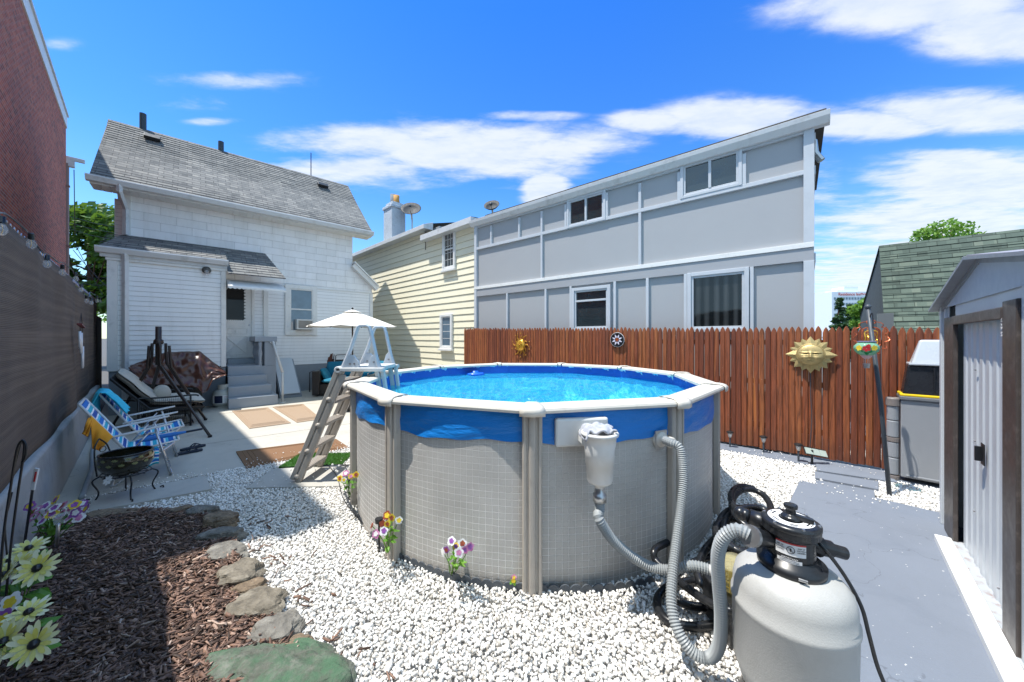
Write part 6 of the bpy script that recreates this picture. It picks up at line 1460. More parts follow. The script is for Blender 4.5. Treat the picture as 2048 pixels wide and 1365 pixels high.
def leaf(mb, a, b, w_):
    d = (b - a); s_ = d.cross(Vector((0, 0, 1)))
    s_ = s_.normalized() * w_ if s_.length > 1e-4 else Vector((w_, 0, 0)); m_ = a + d * .5 + Vector((0, 0, d.length * .12)); q1 = a + d * .25 + Vector((0, 0, .04 * d.length)); 
    mb.poly([a, a + d * .3 + s_ * .8 + Vector((0, 0, .02)), m_ + s_, a + d * .8 + s_ * .6, b, m_]); mb.poly([a, m_, b, a + d * .8 - s_ * .6, m_ - s_, a + d * .3 - s_ * .8 + Vector((0, 0, .02))])
def plant(P, heads, label, cat, leaves, seed, lw=.025, ll=.09, name='artificial_flowers', stemr=.003):
    rd = random.Random(seed); t = thing(name, P, label, cat); P = Vector(P)
    mb = MB()
    for h in heads:
        c = h[0]; mb.tube(spline([P + Vector((rd.uniform(-.01, .01), rd.uniform(-.01, .01), 0)), (P + c) / 2 + Vector((rd.uniform(-.02, .02), rd.uniform(-.02, .02), .02)), c], 4), stemr, 5)
    mb.build('stem', K['plantleaf'], t)
    mb = MB(); zc = sum(h[0].z for h in heads) / len(heads); cx = sum((h[0] for h in heads), Vector()) / len(heads)
    for i in range(leaves):
        a = rd.uniform(0, 2 * PI); r_ = rd.uniform(0, .03); z_ = P.z + (zc - P.z) * rd.uniform(.3, .85); k = (z_ - P.z) / max(.01, zc - P.z)
        s_ = Vector((P.x + (cx.x - P.x) * k + r_ * math.cos(a), P.y + (cx.y - P.y) * k + r_ * math.sin(a), z_)); leaf(mb, s_, s_ + Vector((math.cos(a), math.sin(a), rd.uniform(-.3, .5))) * ll * rd.uniform(.7, 1.2), lw)
    if leaves: mb.build('leaves', K['plantleaf'], t, recalc=False)
    for c, nrm, kind, r_, m1, m2 in heads:
        c = Vector(c)
        mb = MB()
        if kind == 'daisy':
            petalfan(mb, c, nrm, 14, r_ * .15, r_ * .85, r_ * .135, .2, rd)
            f_ = mb.build('blossom', K['pcream'], t, recalc=False, solid=.0012); mb = MB(); petalfan(mb, c + Vector(nrm).normalized() * .004, nrm, 11, r_ * .15, r_ * .58, r_ * .11, .4, rd); mb.build('inner_petals', K[m1], f_, recalc=False); MB().ball(c + Vector(nrm).normalized() * .006, r_ * .24, 10).build('centre', K['black'] if m2 == 'black' else K[m2], f_, smooth=True)
        else:
            petalfan(mb, c, nrm, 5, r_ * .05, r_ * .95, r_ * .48, .12, rd); f_ = mb.build('blossom', K[m1], t, recalc=False, solid=.001)
            mb = MB(); petalfan(mb, c + Vector(nrm).normalized() * .004, nrm, 5, 0, r_ * .6, r_ * .27, .1, rd); mb.build('centre', K[m2], f_, recalc=False)
    return t
def H(px, py, Y, nrm, kind, r_, m1, m2): return (Yp(px, py, Y), nrm, kind, r_, m1, m2)
UP = (.3, -1, .9)
# yellow daisies on the left (upper cluster)
Yd = 1.95
plant(G(40, 1225, .06) * 1.0, [H(22, 1122, 2.1, (-.2, -.5, 1), 'daisy', 0.078, 'pyellow', 'black'), H(58, 1098, 2.15, (.3, -.4, 1), 'daisy', 0.082, 'pyellow', 'black'), H(38, 1131, 2.0, (0, -.7, 1), 'daisy', 0.086, 'pyellow', 'black'), H(76, 1137, 1.95, (.4, -1, .8), 'daisy', 0.094, 'pyellow', 'black'), H(10, 1150, 1.95, (-.4, -.8, .8), 'daisy', 0.074, 'pyellow', 'black')],
      'bunch of pale yellow artificial daisies by the curb, upper one of two bunches', 'flowers', 12, 1, .045, .16)
plant(G(30, 1335, .06), [H(58, 1226, 1.75, (.2, -.3, 1), 'daisy', 0.082, 'pyellow', 'black'), H(14, 1262, 1.7, (-.2, -.6, 1), 'daisy', 0.074, 'pyellow', 'black'), H(10, 1285, 1.62, (-.1, -1, .7), 'daisy', 0.098, 'pyellow', 'black'), H(70, 1288, 1.6, (.4, -1, .5), 'daisy', 0.090, 'pyellow', 'black')],
      'bunch of pale yellow artificial daisies at the lower left edge of the photo', 'flowers', 9, 2, .04, .15)
plant(G(5, 1275, .06), [H(22, 1206, 1.85, (.1, -1, .6), 'pansy', .05, 'pwhite', 'pgold'), H(6, 1240, 1.75, (0, -1, .6), 'pansy', .05, 'ppurple', 'pgold')], 'two small white and purple artificial blooms at the left photo edge', 'flowers', 3, 3)
rdf = random.Random(21); hs = []
cols = [('ppurple', 'pgold'), ('ppink', 'pwhite'), ('pwhite', 'ppurple'), ('pgold', 'ppurple'), ('ppink', 'pburg'), ('pwhite', 'ppink'), ('ppurple', 'pwhite')]
for i, (px, py) in enumerate(((60, 1013), (75, 1020), (92, 1012), (112, 1000), (125, 1012), (140, 1018), (165, 1008), (172, 1018), (70, 1035), (85, 1043), (105, 1028), (122, 1030), (138, 1037), (152, 1026), (128, 1043), (95, 1030), (110, 1016), (150, 1010), (66, 1026), (158, 1036))):
    m1, m2 = cols[i % 7]; hs.append(H(px, py, 2.62 + rdf.uniform(-.1, .1), (rdf.uniform(-.5, .5), -1, rdf.uniform(.4, 1.3)), 'pansy', .037, m1, m2))
plant(G(98, 1092, .06), hs, 'full bunch of purple, pink and yellow artificial pansies against the curb wall', 'flowers', 26, 4, .03, .11)
plant(G(903, 1152, .0), [H(903, 1082, 2.27, (-.2, -1, .5), 'pansy', 0.029, 'pwhite', 'ppurple'), H(925, 1087, 2.27, (.1, -1, .3), 'pansy', 0.031, 'pwhite', 'pburg'), H(940, 1094, 2.27, (.5, -1, .2), 'pansy', 0.029, 'ppink', 'ppurple'), H(918, 1105, 2.25, (0, -1, .2), 'pansy', 0.032, 'pwhite', 'ppink'), H(893, 1100, 2.25, (-.3, -1, .1), 'pansy', 0.024, 'ppurple', 'pburg'), H(886, 1105, 2.25, (-1, -.7, .1), 'pansy', 0.029, 'pwhite', 'pwhite'), H(930, 1100, 2.26, (.3, -1, .1), 'pansy', 0.025, 'ppink', 'ppurple'), H(912, 1093, 2.28, (0, -1, .6), 'pansy', 0.024, 'pgold', 'ppurple')],
      'bunch of white and pink pansies in front of the middle of the pool wall', 'flowers', 10, 5, .016, .07)
plant(G(777, 1108, .0), [H(774, 1031, 2.5, (-.1, -1, .5), 'pansy', 0.032, 'pburg', 'pgold'), H(783, 1036, 2.48, (.2, -1, .2), 'pansy', 0.027, 'pgold', 'pburg'), H(798, 1041, 2.5, (.4, -1, .3), 'pansy', 0.029, 'pwhite', 'pgold'), H(765, 1048, 2.48, (0, -1, .2), 'pansy', 0.025, 'pburg', 'pburg'), H(744, 1052, 2.48, (-1, -.5, .5), 'pansy', 0.024, 'pburg', 'pburg'), H(768, 1062, 2.46, (.1, -1, .4), 'pansy', 0.032, 'pwhite', 'ppurple'), H(752, 1068, 2.46, (-.2, -1, .3), 'pansy', 0.031, 'ppink', 'pwhite'), H(775, 1048, 2.47, (0, -1, .1), 'pansy', 0.025, 'pgold', 'pburg')],
      'burgundy, white and pink pansies beside the pool upright with a black light', 'flowers', 10, 6, .02, .075)
plant(G(705, 1003, .0), [H(680, 957, 3.3, (-.3, -1, .4), 'pansy', 0.031, 'pgold', 'pburg'), H(692, 947, 3.32, (0, -1, .6), 'pansy', 0.031, 'ppink', 'pwhite'), H(702, 953, 3.3, (.2, -1, .4), 'pansy', 0.029, 'pgold', 'ppink'), H(712, 950, 3.3, (.4, -1, .4), 'pansy', 0.031, 'pgold', 'pburg'), H(688, 960, 3.28, (0, -1, .2), 'pansy', 0.027, 'pwhite', 'pgold')],
      'yellow and pink pansies beside the far left pool upright', 'flowers', 8, 7, .02, .07)
plant(G(1026, 1170, .0), [H(1028, 1155, 2.28, (0, -1, .3), 'pansy', 0.019, 'ppink', 'pgold'), H(1027, 1162, 2.27, (0, -1, .1), 'pansy', 0.015, 'pgold', 'pgold')], 'tiny pink and yellow pansy at the foot of the front pool upright', 'flowers', 2, 8, .01, .03)
bt = thing('berry_sprig', G(690, 965, .0), 'dark sprig with white ball berries lying by the ladder foot', 'decoration')
mb = MB()
for px, py in ((665, 930), (668, 936), (670, 942), (678, 932), (674, 945), (684, 940)): mb.tube([G(700, 930, .03), Yp(px, py, 3.75)], .003, 4)
mb.build('twig', K['blackm'], bt); mb = MB()
for px, py in ((665, 930), (668, 937), (672, 942), (678, 932), (675, 944)): mb = MB(); mb.ball(Yp(px, py, 3.75), .013, 8); mb.build('berry', K['plastwhite'], bt, smooth=True)
# small black solar lights near the pool
def diskpost(P, h, label):
    t = thing('garden_light', P, label, 'garden light', 'black disc garden lights by the pool'); P = Vector(P)
    MB().tube([P, P + Vector((0, 0, h))], .008, 6).build('stake', K['blackm'], t); MB().lathe([(0, h), (.03, h), (.032, h + .03), (.03, h + .034), (0, h + .034)], P, 18).build('lamp_head', K['black'], t, smooth=False)
diskpost(G(758, 1105), .24, 'black disc garden light beside the burgundy pansies'); diskpost(G(698, 1003), .20, 'black disc garden light beside the yellow and pink pansies')
# ---------------------------------------------------------------- path lights, flood light by the fence
def pathlight(P, label):
    t = thing('path_light', P, label, 'garden light', 'solar path lights along the fence'); P = Vector(P)
    MB().tube([P, P + Vector((0, 0, .17))], .012, 8).build('stake', K['dkgray'], t)
    MB().lathe([(0, .165), (.018, .165), (.036, .235), (0, .235)], P, 14).build('lens', K['lamplens'], t, smooth=True)
    MB().lathe([(.036, .235), (.05, .237), (.05, .252), (.03, .262), (0, .262)], P, 18).build('cap', K['black'], t); return t
pathlight(G(1460, 896), 'solar path light nearest the pool along the fence'); pathlight(G(1527, 907), 'middle solar path light along the fence'); pathlight(G(1597, 925), 'solar path light next to the small solar panel')
t = thing('solar_panel_light', G(1624, 930), 'small three-part solar panel on a black stake by the fence', 'solar light')
P = G(1624, 930); MB().tube([P, P + Vector((0, 0, .2))], .014, 8).build('stake', K['black'], t)
mb = MB(); c = Yp(1632, 905, P.y); d_ = (Yp(1652, 908, P.y) - Yp(1611, 900, P.y)).normalized(); n_ = Vector((0, -.8, .6)).normalized()
for i in (-1, 0, 1): mb.bar(c + d_ * (i * .1 - .045), c + d_ * (i * .1 + .045), .012, .085, n_.cross(d_))
pn = mb.build('panel', simple('pale_solar_cell', lin('#a9b5ac'), .25), t); mb = MB(); mb.bar(c - d_ * .155 + Vector((0, .012, 0)), c + d_ * .155 + Vector((0, .012, 0)), .01, .105, n_.cross(d_)); mb.build('frame', K['black'], t)
# ---------------------------------------------------------------- leaning pole with lantern and spinner
t = thing('leaning_pole', G(1780, 992), 'dark gray pole leaning left in front of the fence, with a ball top', 'pole')
b = G(1780, 992); tp = Yp(1736, 616, 4.05); mid = b + (tp - b) * .5
MB().tube([b - Vector((0, 0, .05)), mid + Vector((.02, 0, 0)), tp], .02, 12).build('shaft', K['dkgray'], t, smooth=True); MB().ball(tp + Vector((0, 0, .01)), .03, 12).build('ball_top', K['dkgray'], t, smooth=True)
mb = MB(); h_ = tp + (b - tp) * .06; mb.tube(spline([h_, h_ + Vector((-.02, -.05, .06)), h_ + Vector((-.03, -.07, -.02)), h_ + Vector((-.03, -.07, -.12))], 6), .006, 6); mb.build('hook', K['blackm'], t)
lt = thing('balloon_lantern', Yp(1733, 736, 3.9), 'green glass balloon lantern with painted flowers hanging from the leaning pole', 'lantern')
P = Yp(1733, 697, 3.9)
gl = MB().lathe([(.055, .07), (.075, .06), (.104, .025), (.108, .0), (.095, -.035), (.07, -.062), (.05, -.078)], P, 24).build('glass_bowl', K['glassgreen'], lt, smooth=True)
MB().lathe([(.05, .07), (.078, .068), (.08, .078), (.05, .08), (0, .08)], P, 20).build('solar_cap', simple('lilac_cap', lin('#8d8aa8'), .4), lt); MB().lathe([(.05, -.078), (.038, -.1), (.02, -.118), (0, -.118)], P, 16).build('neck', simple('pink_glass', lin('#caa5a8'), .3), lt)
mb = MB()
for a in range(4): an_ = PI / 2 * a + .4; mb.tube([P + Vector((.02 * math.cos(an_), .02 * math.sin(an_), -.115)), P + Vector((.022 * math.cos(an_), .022 * math.sin(an_), -.17))], .0015, 4)
mb.build('wire', K['chromev'], lt); MB().lathe([(0, -.22), (.026, -.22), (.032, -.17), (0, -.17)], P, 14).build('basket', K['chromev'], lt)
for i, (ax, az_, m, r_) in enumerate(((-2.95, .005, 'pgold', .03), (-2.36, .0, 'red', .034), (-1.75, .005, 'pgold', .03), (-2.55, -.04, 'greenp', .03), (-2.15, -.045, 'greenp', .03), (-2.75, -.02, 'greenp', .024), (-1.95, -.03, 'greenp', .022), (-2.2, .03, 'red', .018))):
    rr_ = .106 if az_ > -.02 else .092; c = P + Vector((rr_ * math.cos(ax), rr_ * math.sin(ax), az_)); mb = MB(); petalfan(mb, c, Vector((math.cos(ax), math.sin(ax), az_ * 4)), 6 if m != 'greenp' else 2, .002, r_, r_ * .4, .05); mb.build('painted_flower', K[m], gl, recalc=False, solid=.002)
sp = thing('wind_spinner', Yp(1742, 680, 4.25), 'copper wire wind spinner with scalloped edge behind the balloon lantern', 'wind spinner'); C = Yp(1742, 676, 4.25); mb = MB()
for i in range(12):
    a = 2 * PI * i / 12
    mb.tube([C + Vector(((.17 * math.cos(a) + .045 * math.cos(a + t_)), .02 * math.sin(t_ * 2), .17 * math.sin(a) + .045 * math.sin(a + t_))) for t_ in np.linspace(-1.5, 1.5, 8)], .005, 4)
mb.build('scalloped_rim', K['copper'], sp)
for rr in (.05, .09, .13):
    mb = MB(); mb.tube([C + Vector((rr * math.cos(a), .02 * math.cos(3 * a), rr * math.sin(a))) for a in np.linspace(0, 2 * PI, 28)[:-1]], .006, 5, closed=True); mb.build('ring', K['bronzebright'] if rr < .1 else K['copper'], sp)
mb = MB(); mb.tube([C + Vector((0, 0, .22)), C + Vector((0, 0, -.13))], .002, 4); mb.build('wire', K['copper'], sp)
# ---------------------------------------------------------------- fence ornaments
def face_parts(mb, T_, r):
    pass
ang_f = FR.ang
def orn_T(px, py, a_=6.50):
    s_, z_ = FR.on(a_, px, py); c = FR.W(a_, s_, z_); x = -FR.u; n = -FR.n
    return Matrix(((x.x, 0, n.x, c.x), (x.y, 0, n.y, c.y), (0, 1, 0, c.z), (0, 0, 0, 1)))
T1 = orn_T(1621, 710) @ Matrix.Scale(.9, 4); so = thing('sun_ornament', T1.translation, 'large antique gold sun face with pointed rays on the wooden fence', 'wall ornament')
def starpts(n, R0, R1, rot_=PI / 2, z=0.0): return [((R0 if i % 2 == 0 else R1) * math.cos(rot_ + PI * i / n), (R0 if i % 2 == 0 else R1) * math.sin(rot_ + PI * i / n), z) for i in range(2 * n)]
def star(T_, n, R0, R1, zc, ze, rot_, big=None, mat=None, name='rays', par=None):
    mb = MB(T_); P_ = starpts(n, R0, R1, rot_, ze)
    if big: P_ = [tuple(v * (big if (i % 4 == 0) else 1) for v in p[:2]) + (p[2],) if i % 2 == 0 else p for i, p in enumerate(P_)]
    c = mb.p((0, 0, zc)); b = [mb.p(p) for p in P_]; n2 = len(b)
    for i in range(n2): mb.f.append([c, b[i], b[(i + 1) % n2]])
    return mb.build(name, mat, par, recalc=False, solid=.006)
star(T1, 8, .275, .19, .05, .01, PI / 2 + PI / 8, None, K['gold'], 'rays', so)
star(T1, 4, .285, .17, .052, .012, PI / 4, None, K['gold'], 'rays', so)
star(T1, 16, .235, .19, .035, -.005, PI / 2 + .1, None, K['gold'], 'rays', so)
for i in range(4):
    a = PI / 2 * i + PI / 2; mb = MB(T1); w_ = .10; d = Vector((math.cos(a), math.sin(a), 0)); s_ = Vector((-math.sin(a), math.cos(a), 0)); R_o = .315 if i % 2 else .29
    t_ = mb.p(d * R_o + Vector((0, 0, .01))); l_ = mb.p(d * .14 - s_ * w_ + Vector((0, 0, .015))); r_ = mb.p(d * .14 + s_ * w_ + Vector((0, 0, .015))); m_ = mb.p(d * .13 + Vector((0, 0, .06))); mb.f += [[t_, l_, m_], [t_, m_, r_]]; mb.build('long_ray', K['gold'], so, recalc=False, solid=.005)
mb = MB(T1)
def sf_(u, v):
    x = (u - .5) * 2; y = (v - .5) * 2; k = max(abs(x), abs(y)); l = math.hypot(x, y)
    if l > 1e-6: x, y = x * k / l, y * k / l
    rr = min(1, math.hypot(x, y)); z = .05 + .055 * math.sqrt(max(0, 1 - rr * rr))
    g_ = lambda cx, cy, sx, sy: math.exp(-((x - cx) / sx) ** 2 - ((y - cy) / sy) ** 2)
    z += .032 * g_(0, -.05, .11, .30) + .016 * g_(0, -.2, .16, .1) + .022 * g_(-.45, -.25, .25, .2) + .022 * g_(.45, -.25, .25, .2)
    z -= .022 * (g_(-.4, .12, .26, .07) + g_(.4, .12, .26, .07)); z += .014 * (g_(-.4, .22, .3, .05) + g_(.4, .22, .3, .05)) + .012 * (g_(-.4, .04, .2, .05) + g_(.4, .04, .2, .05))
    z += .014 * (g_(0, -.44, .28, .05) + g_(0, -.58, .2, .05)) - .014 * g_(0, -.51, .25, .03)
    return (x * .165, y * .165, z)
mb.grid(sf_, 44, 44); mb.build('face', K['gold'], so, smooth=True, recalc=False)
mb = MB(T1); mb.tube([(.168 * math.cos(a), .168 * math.sin(a), .05) for a in np.linspace(0, 2 * PI, 40)[:-1]], .009, 6, closed=True); mb.build('face_rim', K['gold'], so, smooth=True)
mb = MB(T1); mb.tube(spline([(0, -.28, -.01), (.0, -.6, -.005), (.015, -1.0, 0), (-.01, -1.5, 0)], 6), .006, 6); mb.build('cable', K['dkgray'], so)
T2 = orn_T(1042, 691); so2 = thing('sun_ornament', T2.translation, 'small bronze sun face with wavy rays and beads, leftmost ornament on the fence', 'wall ornament')
for i in range(12):
    a = 2 * PI * i / 12; L = .26 if i % 2 == 0 else .20; p = []
    for k in range(7): q = k / 6; aa_ = a + .22 * math.sin(q * 5.0) * q; r_ = .10 + (L - .10) * q; p.append((r_ * math.cos(aa_) * 1.05, r_ * math.sin(aa_) * 1.15, .012))
    mb = MB(T2); mb.tube(p, [.026, .027, .024, .02, .015, .01, .003], 6, flat=.4); mb.build('wavy_ray', K['bronze'], so2, smooth=True)
mb = MB(T2)
for i in range(10): a = 2 * PI * i / 10 + .3; mb = MB(T2); mb.ball((.27 * math.cos(a), .28 * math.sin(a), .012), .017, 8); mb.build('bead', K['bronze'], so2, smooth=True)
mb = MB(T2); mb.ball((0, 0, .015), (.125, .135, .045), 20); fo_ = mb.build('face', K['bronzebright'], so2, smooth=True)
mb = MB(T2); mb.ball((0, -.005, .06), (.014, .035, .02), 8); mb.ball((-.045, .03, .055), (.022, .01, .01), 8); mb.ball((.045, .03, .055), (.022, .01, .01), 8); mb.ball((0, -.055, .055), (.035, .01, .01), 8); mb.build('features', K['bronze'], fo_, smooth=True)
mb = MB(T2); mb.tube([(.13 * math.cos(a), .14 * math.sin(a), .02) for a in np.linspace(0, 2 * PI, 30)[:-1]], .014, 6, closed=True); mb.build('face_rim', K['bronze'], so2, smooth=True)
T3_ = orn_T(1235, 680); so3 = thing('star_disc', T3_.translation, 'round black disc with white star mosaic on the wooden fence', 'wall ornament')
mb = MB(T3_); mb.lathe([(0, 0), (.135, 0), (.14, .01), (.135, .018), (0, .02)], (0, 0, 0), 32); mb.build('disc', K['black'], so3)
mb = MB(T3_)
for i in range(8):
    a = 2 * PI * i / 8 + PI / 8; q = [(.045, a - .3), (.07, a - .22), (.11, a), (.07, a + .22), (.045, a + .3)]; mb.poly([(r_ * math.cos(b_), r_ * math.sin(b_), .0225) for r_, b_ in q])
mb.build('star_points', simple('white_lilac_mosaic', lin('#d8d2e0'), .3), so3, recalc=False, solid=.003)
mb = MB(T3_)
for i in range(6): a = 2 * PI * i / 6; mb.poly([(r_ * math.cos(b_), r_ * math.sin(b_), .0235) for r_, b_ in ((.006, a), (.025, a - .35), (.036, a), (.025, a + .35))])
mb.build('flower_centre', simple('orange_mosaic', lin('#c8622c'), .3), so3, recalc=False, solid=.003)
mb = MB(T3_); mb.tube([(.137 * math.cos(a), .137 * math.sin(a), .012) for a in np.linspace(0, 2 * PI, 40)[:-1]], .005, 5, closed=True); mb.build('rim', K['label'], so3)
# ---------------------------------------------------------------- beach chairs
def uvgrid(fn, nu, nv, uvf):
    mb = MB(); uv = []
    for j in range(nv + 1):
        for i in range(nu + 1): mb.p(fn(i / nu, j / nv)); uv.append(uvf(i / nu, j / nv))
    for j in range(nv):
        for i in range(nu): b = j * (nu + 1) + i; mb.f.append([b, b + 1, b + nu + 2, b + nu + 1])
    return mb, uv
NA = math.atan2(FL.n.y, FL.n.x)
def beach_chair(P, label, rz):
    t = thing('beach_chair', P, label, 'beach chair', 'striped beach chairs along the curb wall'); T_ = T3(P, rz); hw = .29
    def L(x, y, z): return T_ @ Vector((x, y, z))
    for y in (-hw, hw):
        MB().tube([L(-.46, y, .985), L(-.10, y, .375), L(-.06, y, .36)], .013, 8).build('back_frame', K['plastwhite'], t, smooth=True)
        MB().tube([L(.13, y * 1.04, .60), L(.27, y * 1.04, .0)], .013, 8).build('leg', K['alu'], t, smooth=True)
        MB().tube([L(.30, y, .41), L(-.20, y, .012), L(-.24, y, .012)], .012, 8).build('leg', K['alu'], t, smooth=True)
        MB().tube([L(.08, y * 1.03, .58), L(-.07, y * 1.03, .38)], .009, 6).build('brace', K['alu'], t, smooth=True)
        MB().tube([L(-.10, y, .375), L(.2, y, .41), L(.34, y, .43)], .012, 8).build('seat_frame', K['plastwhite'], t, smooth=True)
        mb = MB(); q = [(-.26, -.014), (-.1, -.03), (.15, -.036), (.27, -.016), (.28, 0), (.27, .016), (.15, .036), (-.1, .03), (-.26, .014)]
        a = [mb.p(L(x, y * 1.06 + w_, .575 + (x + .25) * .14 - .008)) for x, w_ in q]; b = [mb.p(L(x, y * 1.06 + w_, .575 + (x + .25) * .14 + .010)) for x, w_ in q]
        mb.f.append(a[::-1]); mb.f.append(b)
        for i in range(len(q)): mb.f.append([a[i], a[(i + 1) % len(q)], b[(i + 1) % len(q)], b[i]])
        mb.build('armrest', K['plastwhite'], t, bevel=.004)
    for (x, z_) in ((-.46, .985), (.34, .43), (.27, .02), (-.22, .012)): MB().tube([L(x, -hw, z_), L(x, hw, z_)], .012, 8).build('crossbar', K['alu'] if z_ < .1 else K['plastwhite'], t, smooth=True)
    mb, uv = uvgrid(lambda u, v: L(-.455 + .36 * v + .0, -hw + 2 * hw * u, .98 - .60 * v - .02 * math.sin(PI * u) - .03 * math.sin(PI * v)), 10, 16, lambda u, v: (u, v)); mb.build('back_fabric', K['stripe'], t, uvs=uv, smooth=True, solid=.006, recalc=False)
    mb, uv = uvgrid(lambda u, v: L(-.10 + .44 * v, -hw + 2 * hw * u, .38 + .05 * v - .035 * math.sin(PI * v) - .02 * math.sin(PI * u)), 10, 12, lambda u, v: (u, v * .7 + .1)); mb.build('seat_fabric', K['stripe'], t, uvs=uv, smooth=True, solid=.006, recalc=False)
    mb, uv = uvgrid(lambda u, v: L(-.06 + .22 * u, -hw - .012 - .02 * math.sin(PI * v), .37 - .20 * v + .015 * math.sin(u * 9) * v), 8, 8, lambda u, v: (u, v * .5)); mb.build('side_pouch', K['stripe'], t, uvs=uv, smooth=True, solid=.006, recalc=False)
    return t
c1 = FL.W(0, 6.42); c2 = FL.W(.10, 7.32)
beach_chair(c1, 'blue striped folding beach chair with the orange cloth over its back', NA)
beach_chair(c2, 'blue striped folding beach chair with the turquoise towel over its back', NA)
def drape(T_, y0, y1, xt, zt_, l_front, l_back, name, mat, label, cat, seed=0, thick=.008, flare=.0, skew=.0):
    mb = MB()
    def f(u, v):
        y = y0 + (y1 - y0) * u; s_ = -l_back + (l_front + l_back) * v
        y += flare * (abs(s_)) * (u - .5) + skew * s_
        w_ = .018 * math.sin(u * 14 + seed) + .012 * math.sin(u * 29 + v * 7 + seed)
        if s_ < 0: x = xt - .02 - .05 * min(1, -s_ * 8) + w_; z = zt_ + s_ * (1 + .15 * math.sin(u * 8 + seed))
        else: k = min(1, s_ * 8); x = xt + .02 + s_ * .55 + w_ * .5 + .02 * k; z = zt_ - s_ * .86 + .012 * k
        z += .02 * math.cos(min(1, abs(s_) * 12) * PI / 2)
        return T_ @ Vector((x, y, z))
    mb.grid(f, 36, 30); o = mb.build(name, mat, smooth=True, solid=thick, recalc=False); return tag(o, label, cat)
oc = thing('orange_cloth', FL.W(-.35, 6.08, .4), 'orange cloth hanging over the side rail of the front beach chair', 'cloth')
def ocl(A, B, C_, D, sd, bul):
    mb = MB()
    def f(u, v):
        px = (A[0] * (1 - u) + B[0] * u) * (1 - v) + (C_[0] * (1 - u) + D[0] * u) * v; py = (A[1] * (1 - u) + B[1] * u) * (1 - v) + (C_[1] * (1 - u) + D[1] * u) * v
        s_ = 6.09 - bul * math.sin(PI * min(1, v * 1.2)) - .015 * math.sin(u * 11 + sd + v * 3) * (.3 + v); a_, z_ = FL.at(s_, px, py); return FL.W(a_, s_, z_)
    mb.grid(f, 24, 24); return mb
ocl((181, 831), (226, 874), (185, 898), (199, 902), 1, .03).build('fall', K['orange'], oc, smooth=True, solid=.006, recalc=False); ocl((177, 836), (186, 838), (165, 868), (175, 874), 2, .05).build('corner', K['orange'], oc, smooth=True, solid=.012, recalc=False)
drape(T3(c2, NA), -.36, .24, -.44, 1.0, .34, .30, 'towel', K['tealtowel'], 'turquoise towel draped over the back of the rear beach chair', 'towel', 3, .01, .2, -.1)
mb = MB(); a_ = FL.W(.05, 6.30, .46); b_ = FL.W(.42, 6.36, .47); d_ = (b_ - a_); mb.tube([a_ - d_ * .2, a_, a_ + d_ * .7, b_], [.012, .03, .026, .014], 8)
fu = thing('folded_umbrella', a_, 'closed blue umbrella with navy handle lying on the front beach chair', 'umbrella'); mb.build('canopy', simple('blue_umbrella_cloth', lin('#2d6fb4'), .7, var=.2, vs=20), fu); MB().tube([b_, b_ + d_ * .45], .014, 8).build('handle', K['navy'], fu, smooth=True)
def sandal(P, rz, label):
    t = thing('flip_flop', P, label, 'flip-flop', 'navy flip-flops beside the beach chair'); T_ = T3(P, rz); mb = MB(T_)
    q = [(.0, -.035), (.06, -.045), (.16, -.04), (.24, -.052), (.29, -.03), (.3, 0), (.29, .03), (.24, .05), (.16, .035), (.06, .04), (0, .03), (-.015, 0)]
    mb.prism([(x, y, .004) for x, y in q], (0, 0, .03)); mb.build('sole', K['navy'], t, bevel=.006)
    MB(T_).tube(spline([(.12, -.04, .03), (.17, -.025, .07), (.235, 0, .04), (.17, .025, .07), (.12, .037, .03)], 5), .008, 6).build('strap', K['navy'], t, smooth=True); return t
sandal(G(352, 912), NA + .1, 'navy flip-flop nearer the chair leg, sole partly under its mate'); sandal(G(362, 903), NA + .25, 'navy flip-flop lying farther from the chair leg')
# ---------------------------------------------------------------- plant stand with bowl
P = (G(193, 1012) + G(253, 1000)) / 2 + Vector((.02, .12, 0)); P.z = 0
ps = thing('plant_stand', P, 'small black wrought iron plant stand with scrolled feet', 'plant stand')
for sx, sy in ((-.18, -.12), (.18, -.12), (-.16, .14), (.16, .14)):
    o_ = Vector((sx, sy, 0)).normalized(); c = P + Vector((sx, sy, 0))
    q = [c * 1 + Vector((0, 0, .27)) - o_ * .03, c + o_ * .03 + Vector((0, 0, .22)), c - o_ * .015 + Vector((0, 0, .10)), c + o_ * .02 + Vector((0, 0, .012)), c + o_ * .065 + Vector((0, 0, .02)), c + o_ * .07 + Vector((0, 0, .05)), c + o_ * .045 + Vector((0, 0, .045))]
    MB().tube(spline(q, 6), .0075, 6).build('leg', K['blackm'], ps, smooth=True)
mb = MB()
for r_ in (.10, .17, .205): mb.tube([P + Vector((r_ * math.cos(a), r_ * .85 * math.sin(a), .262 + (.015 if r_ > .2 else 0))) for a in np.linspace(0, 2 * PI, 30)[:-1]], .005, 5, closed=True)
for i in range(10): a = 2 * PI * i / 10; mb.tube([P + Vector((0, 0, .262)), P + Vector((.205 * math.cos(a), .175 * math.sin(a), .262))], .004, 4)
mb.build('ring_shelf', K['blackm'], ps)
mb = MB(); bx_ = P + Vector((-.21, -.02, .26))
for sy in (-.07, .07): mb.tube(spline([bx_ + Vector((0, sy, 0)), bx_ + Vector((-.015, sy * 1.1, .15)), bx_ + Vector((-.04, sy * .8, .3)), bx_ + Vector((-.06, 0, .38))], 5), .007, 6)
for i in range(4): z_ = .06 + .07 * i; mb.tube([bx_ + Vector((-.02, .03 * math.cos(a), z_ + .03 * math.sin(a))) for a in np.linspace(0, 2 * PI, 12)[:-1]], .004, 4, closed=True)
mb.build('back_scroll', K['blackm'], ps)
bw = thing('lantern_bowl', P + Vector((0, 0, .27)), 'dark openwork metal bowl with fan pattern resting on the plant stand', 'bowl')
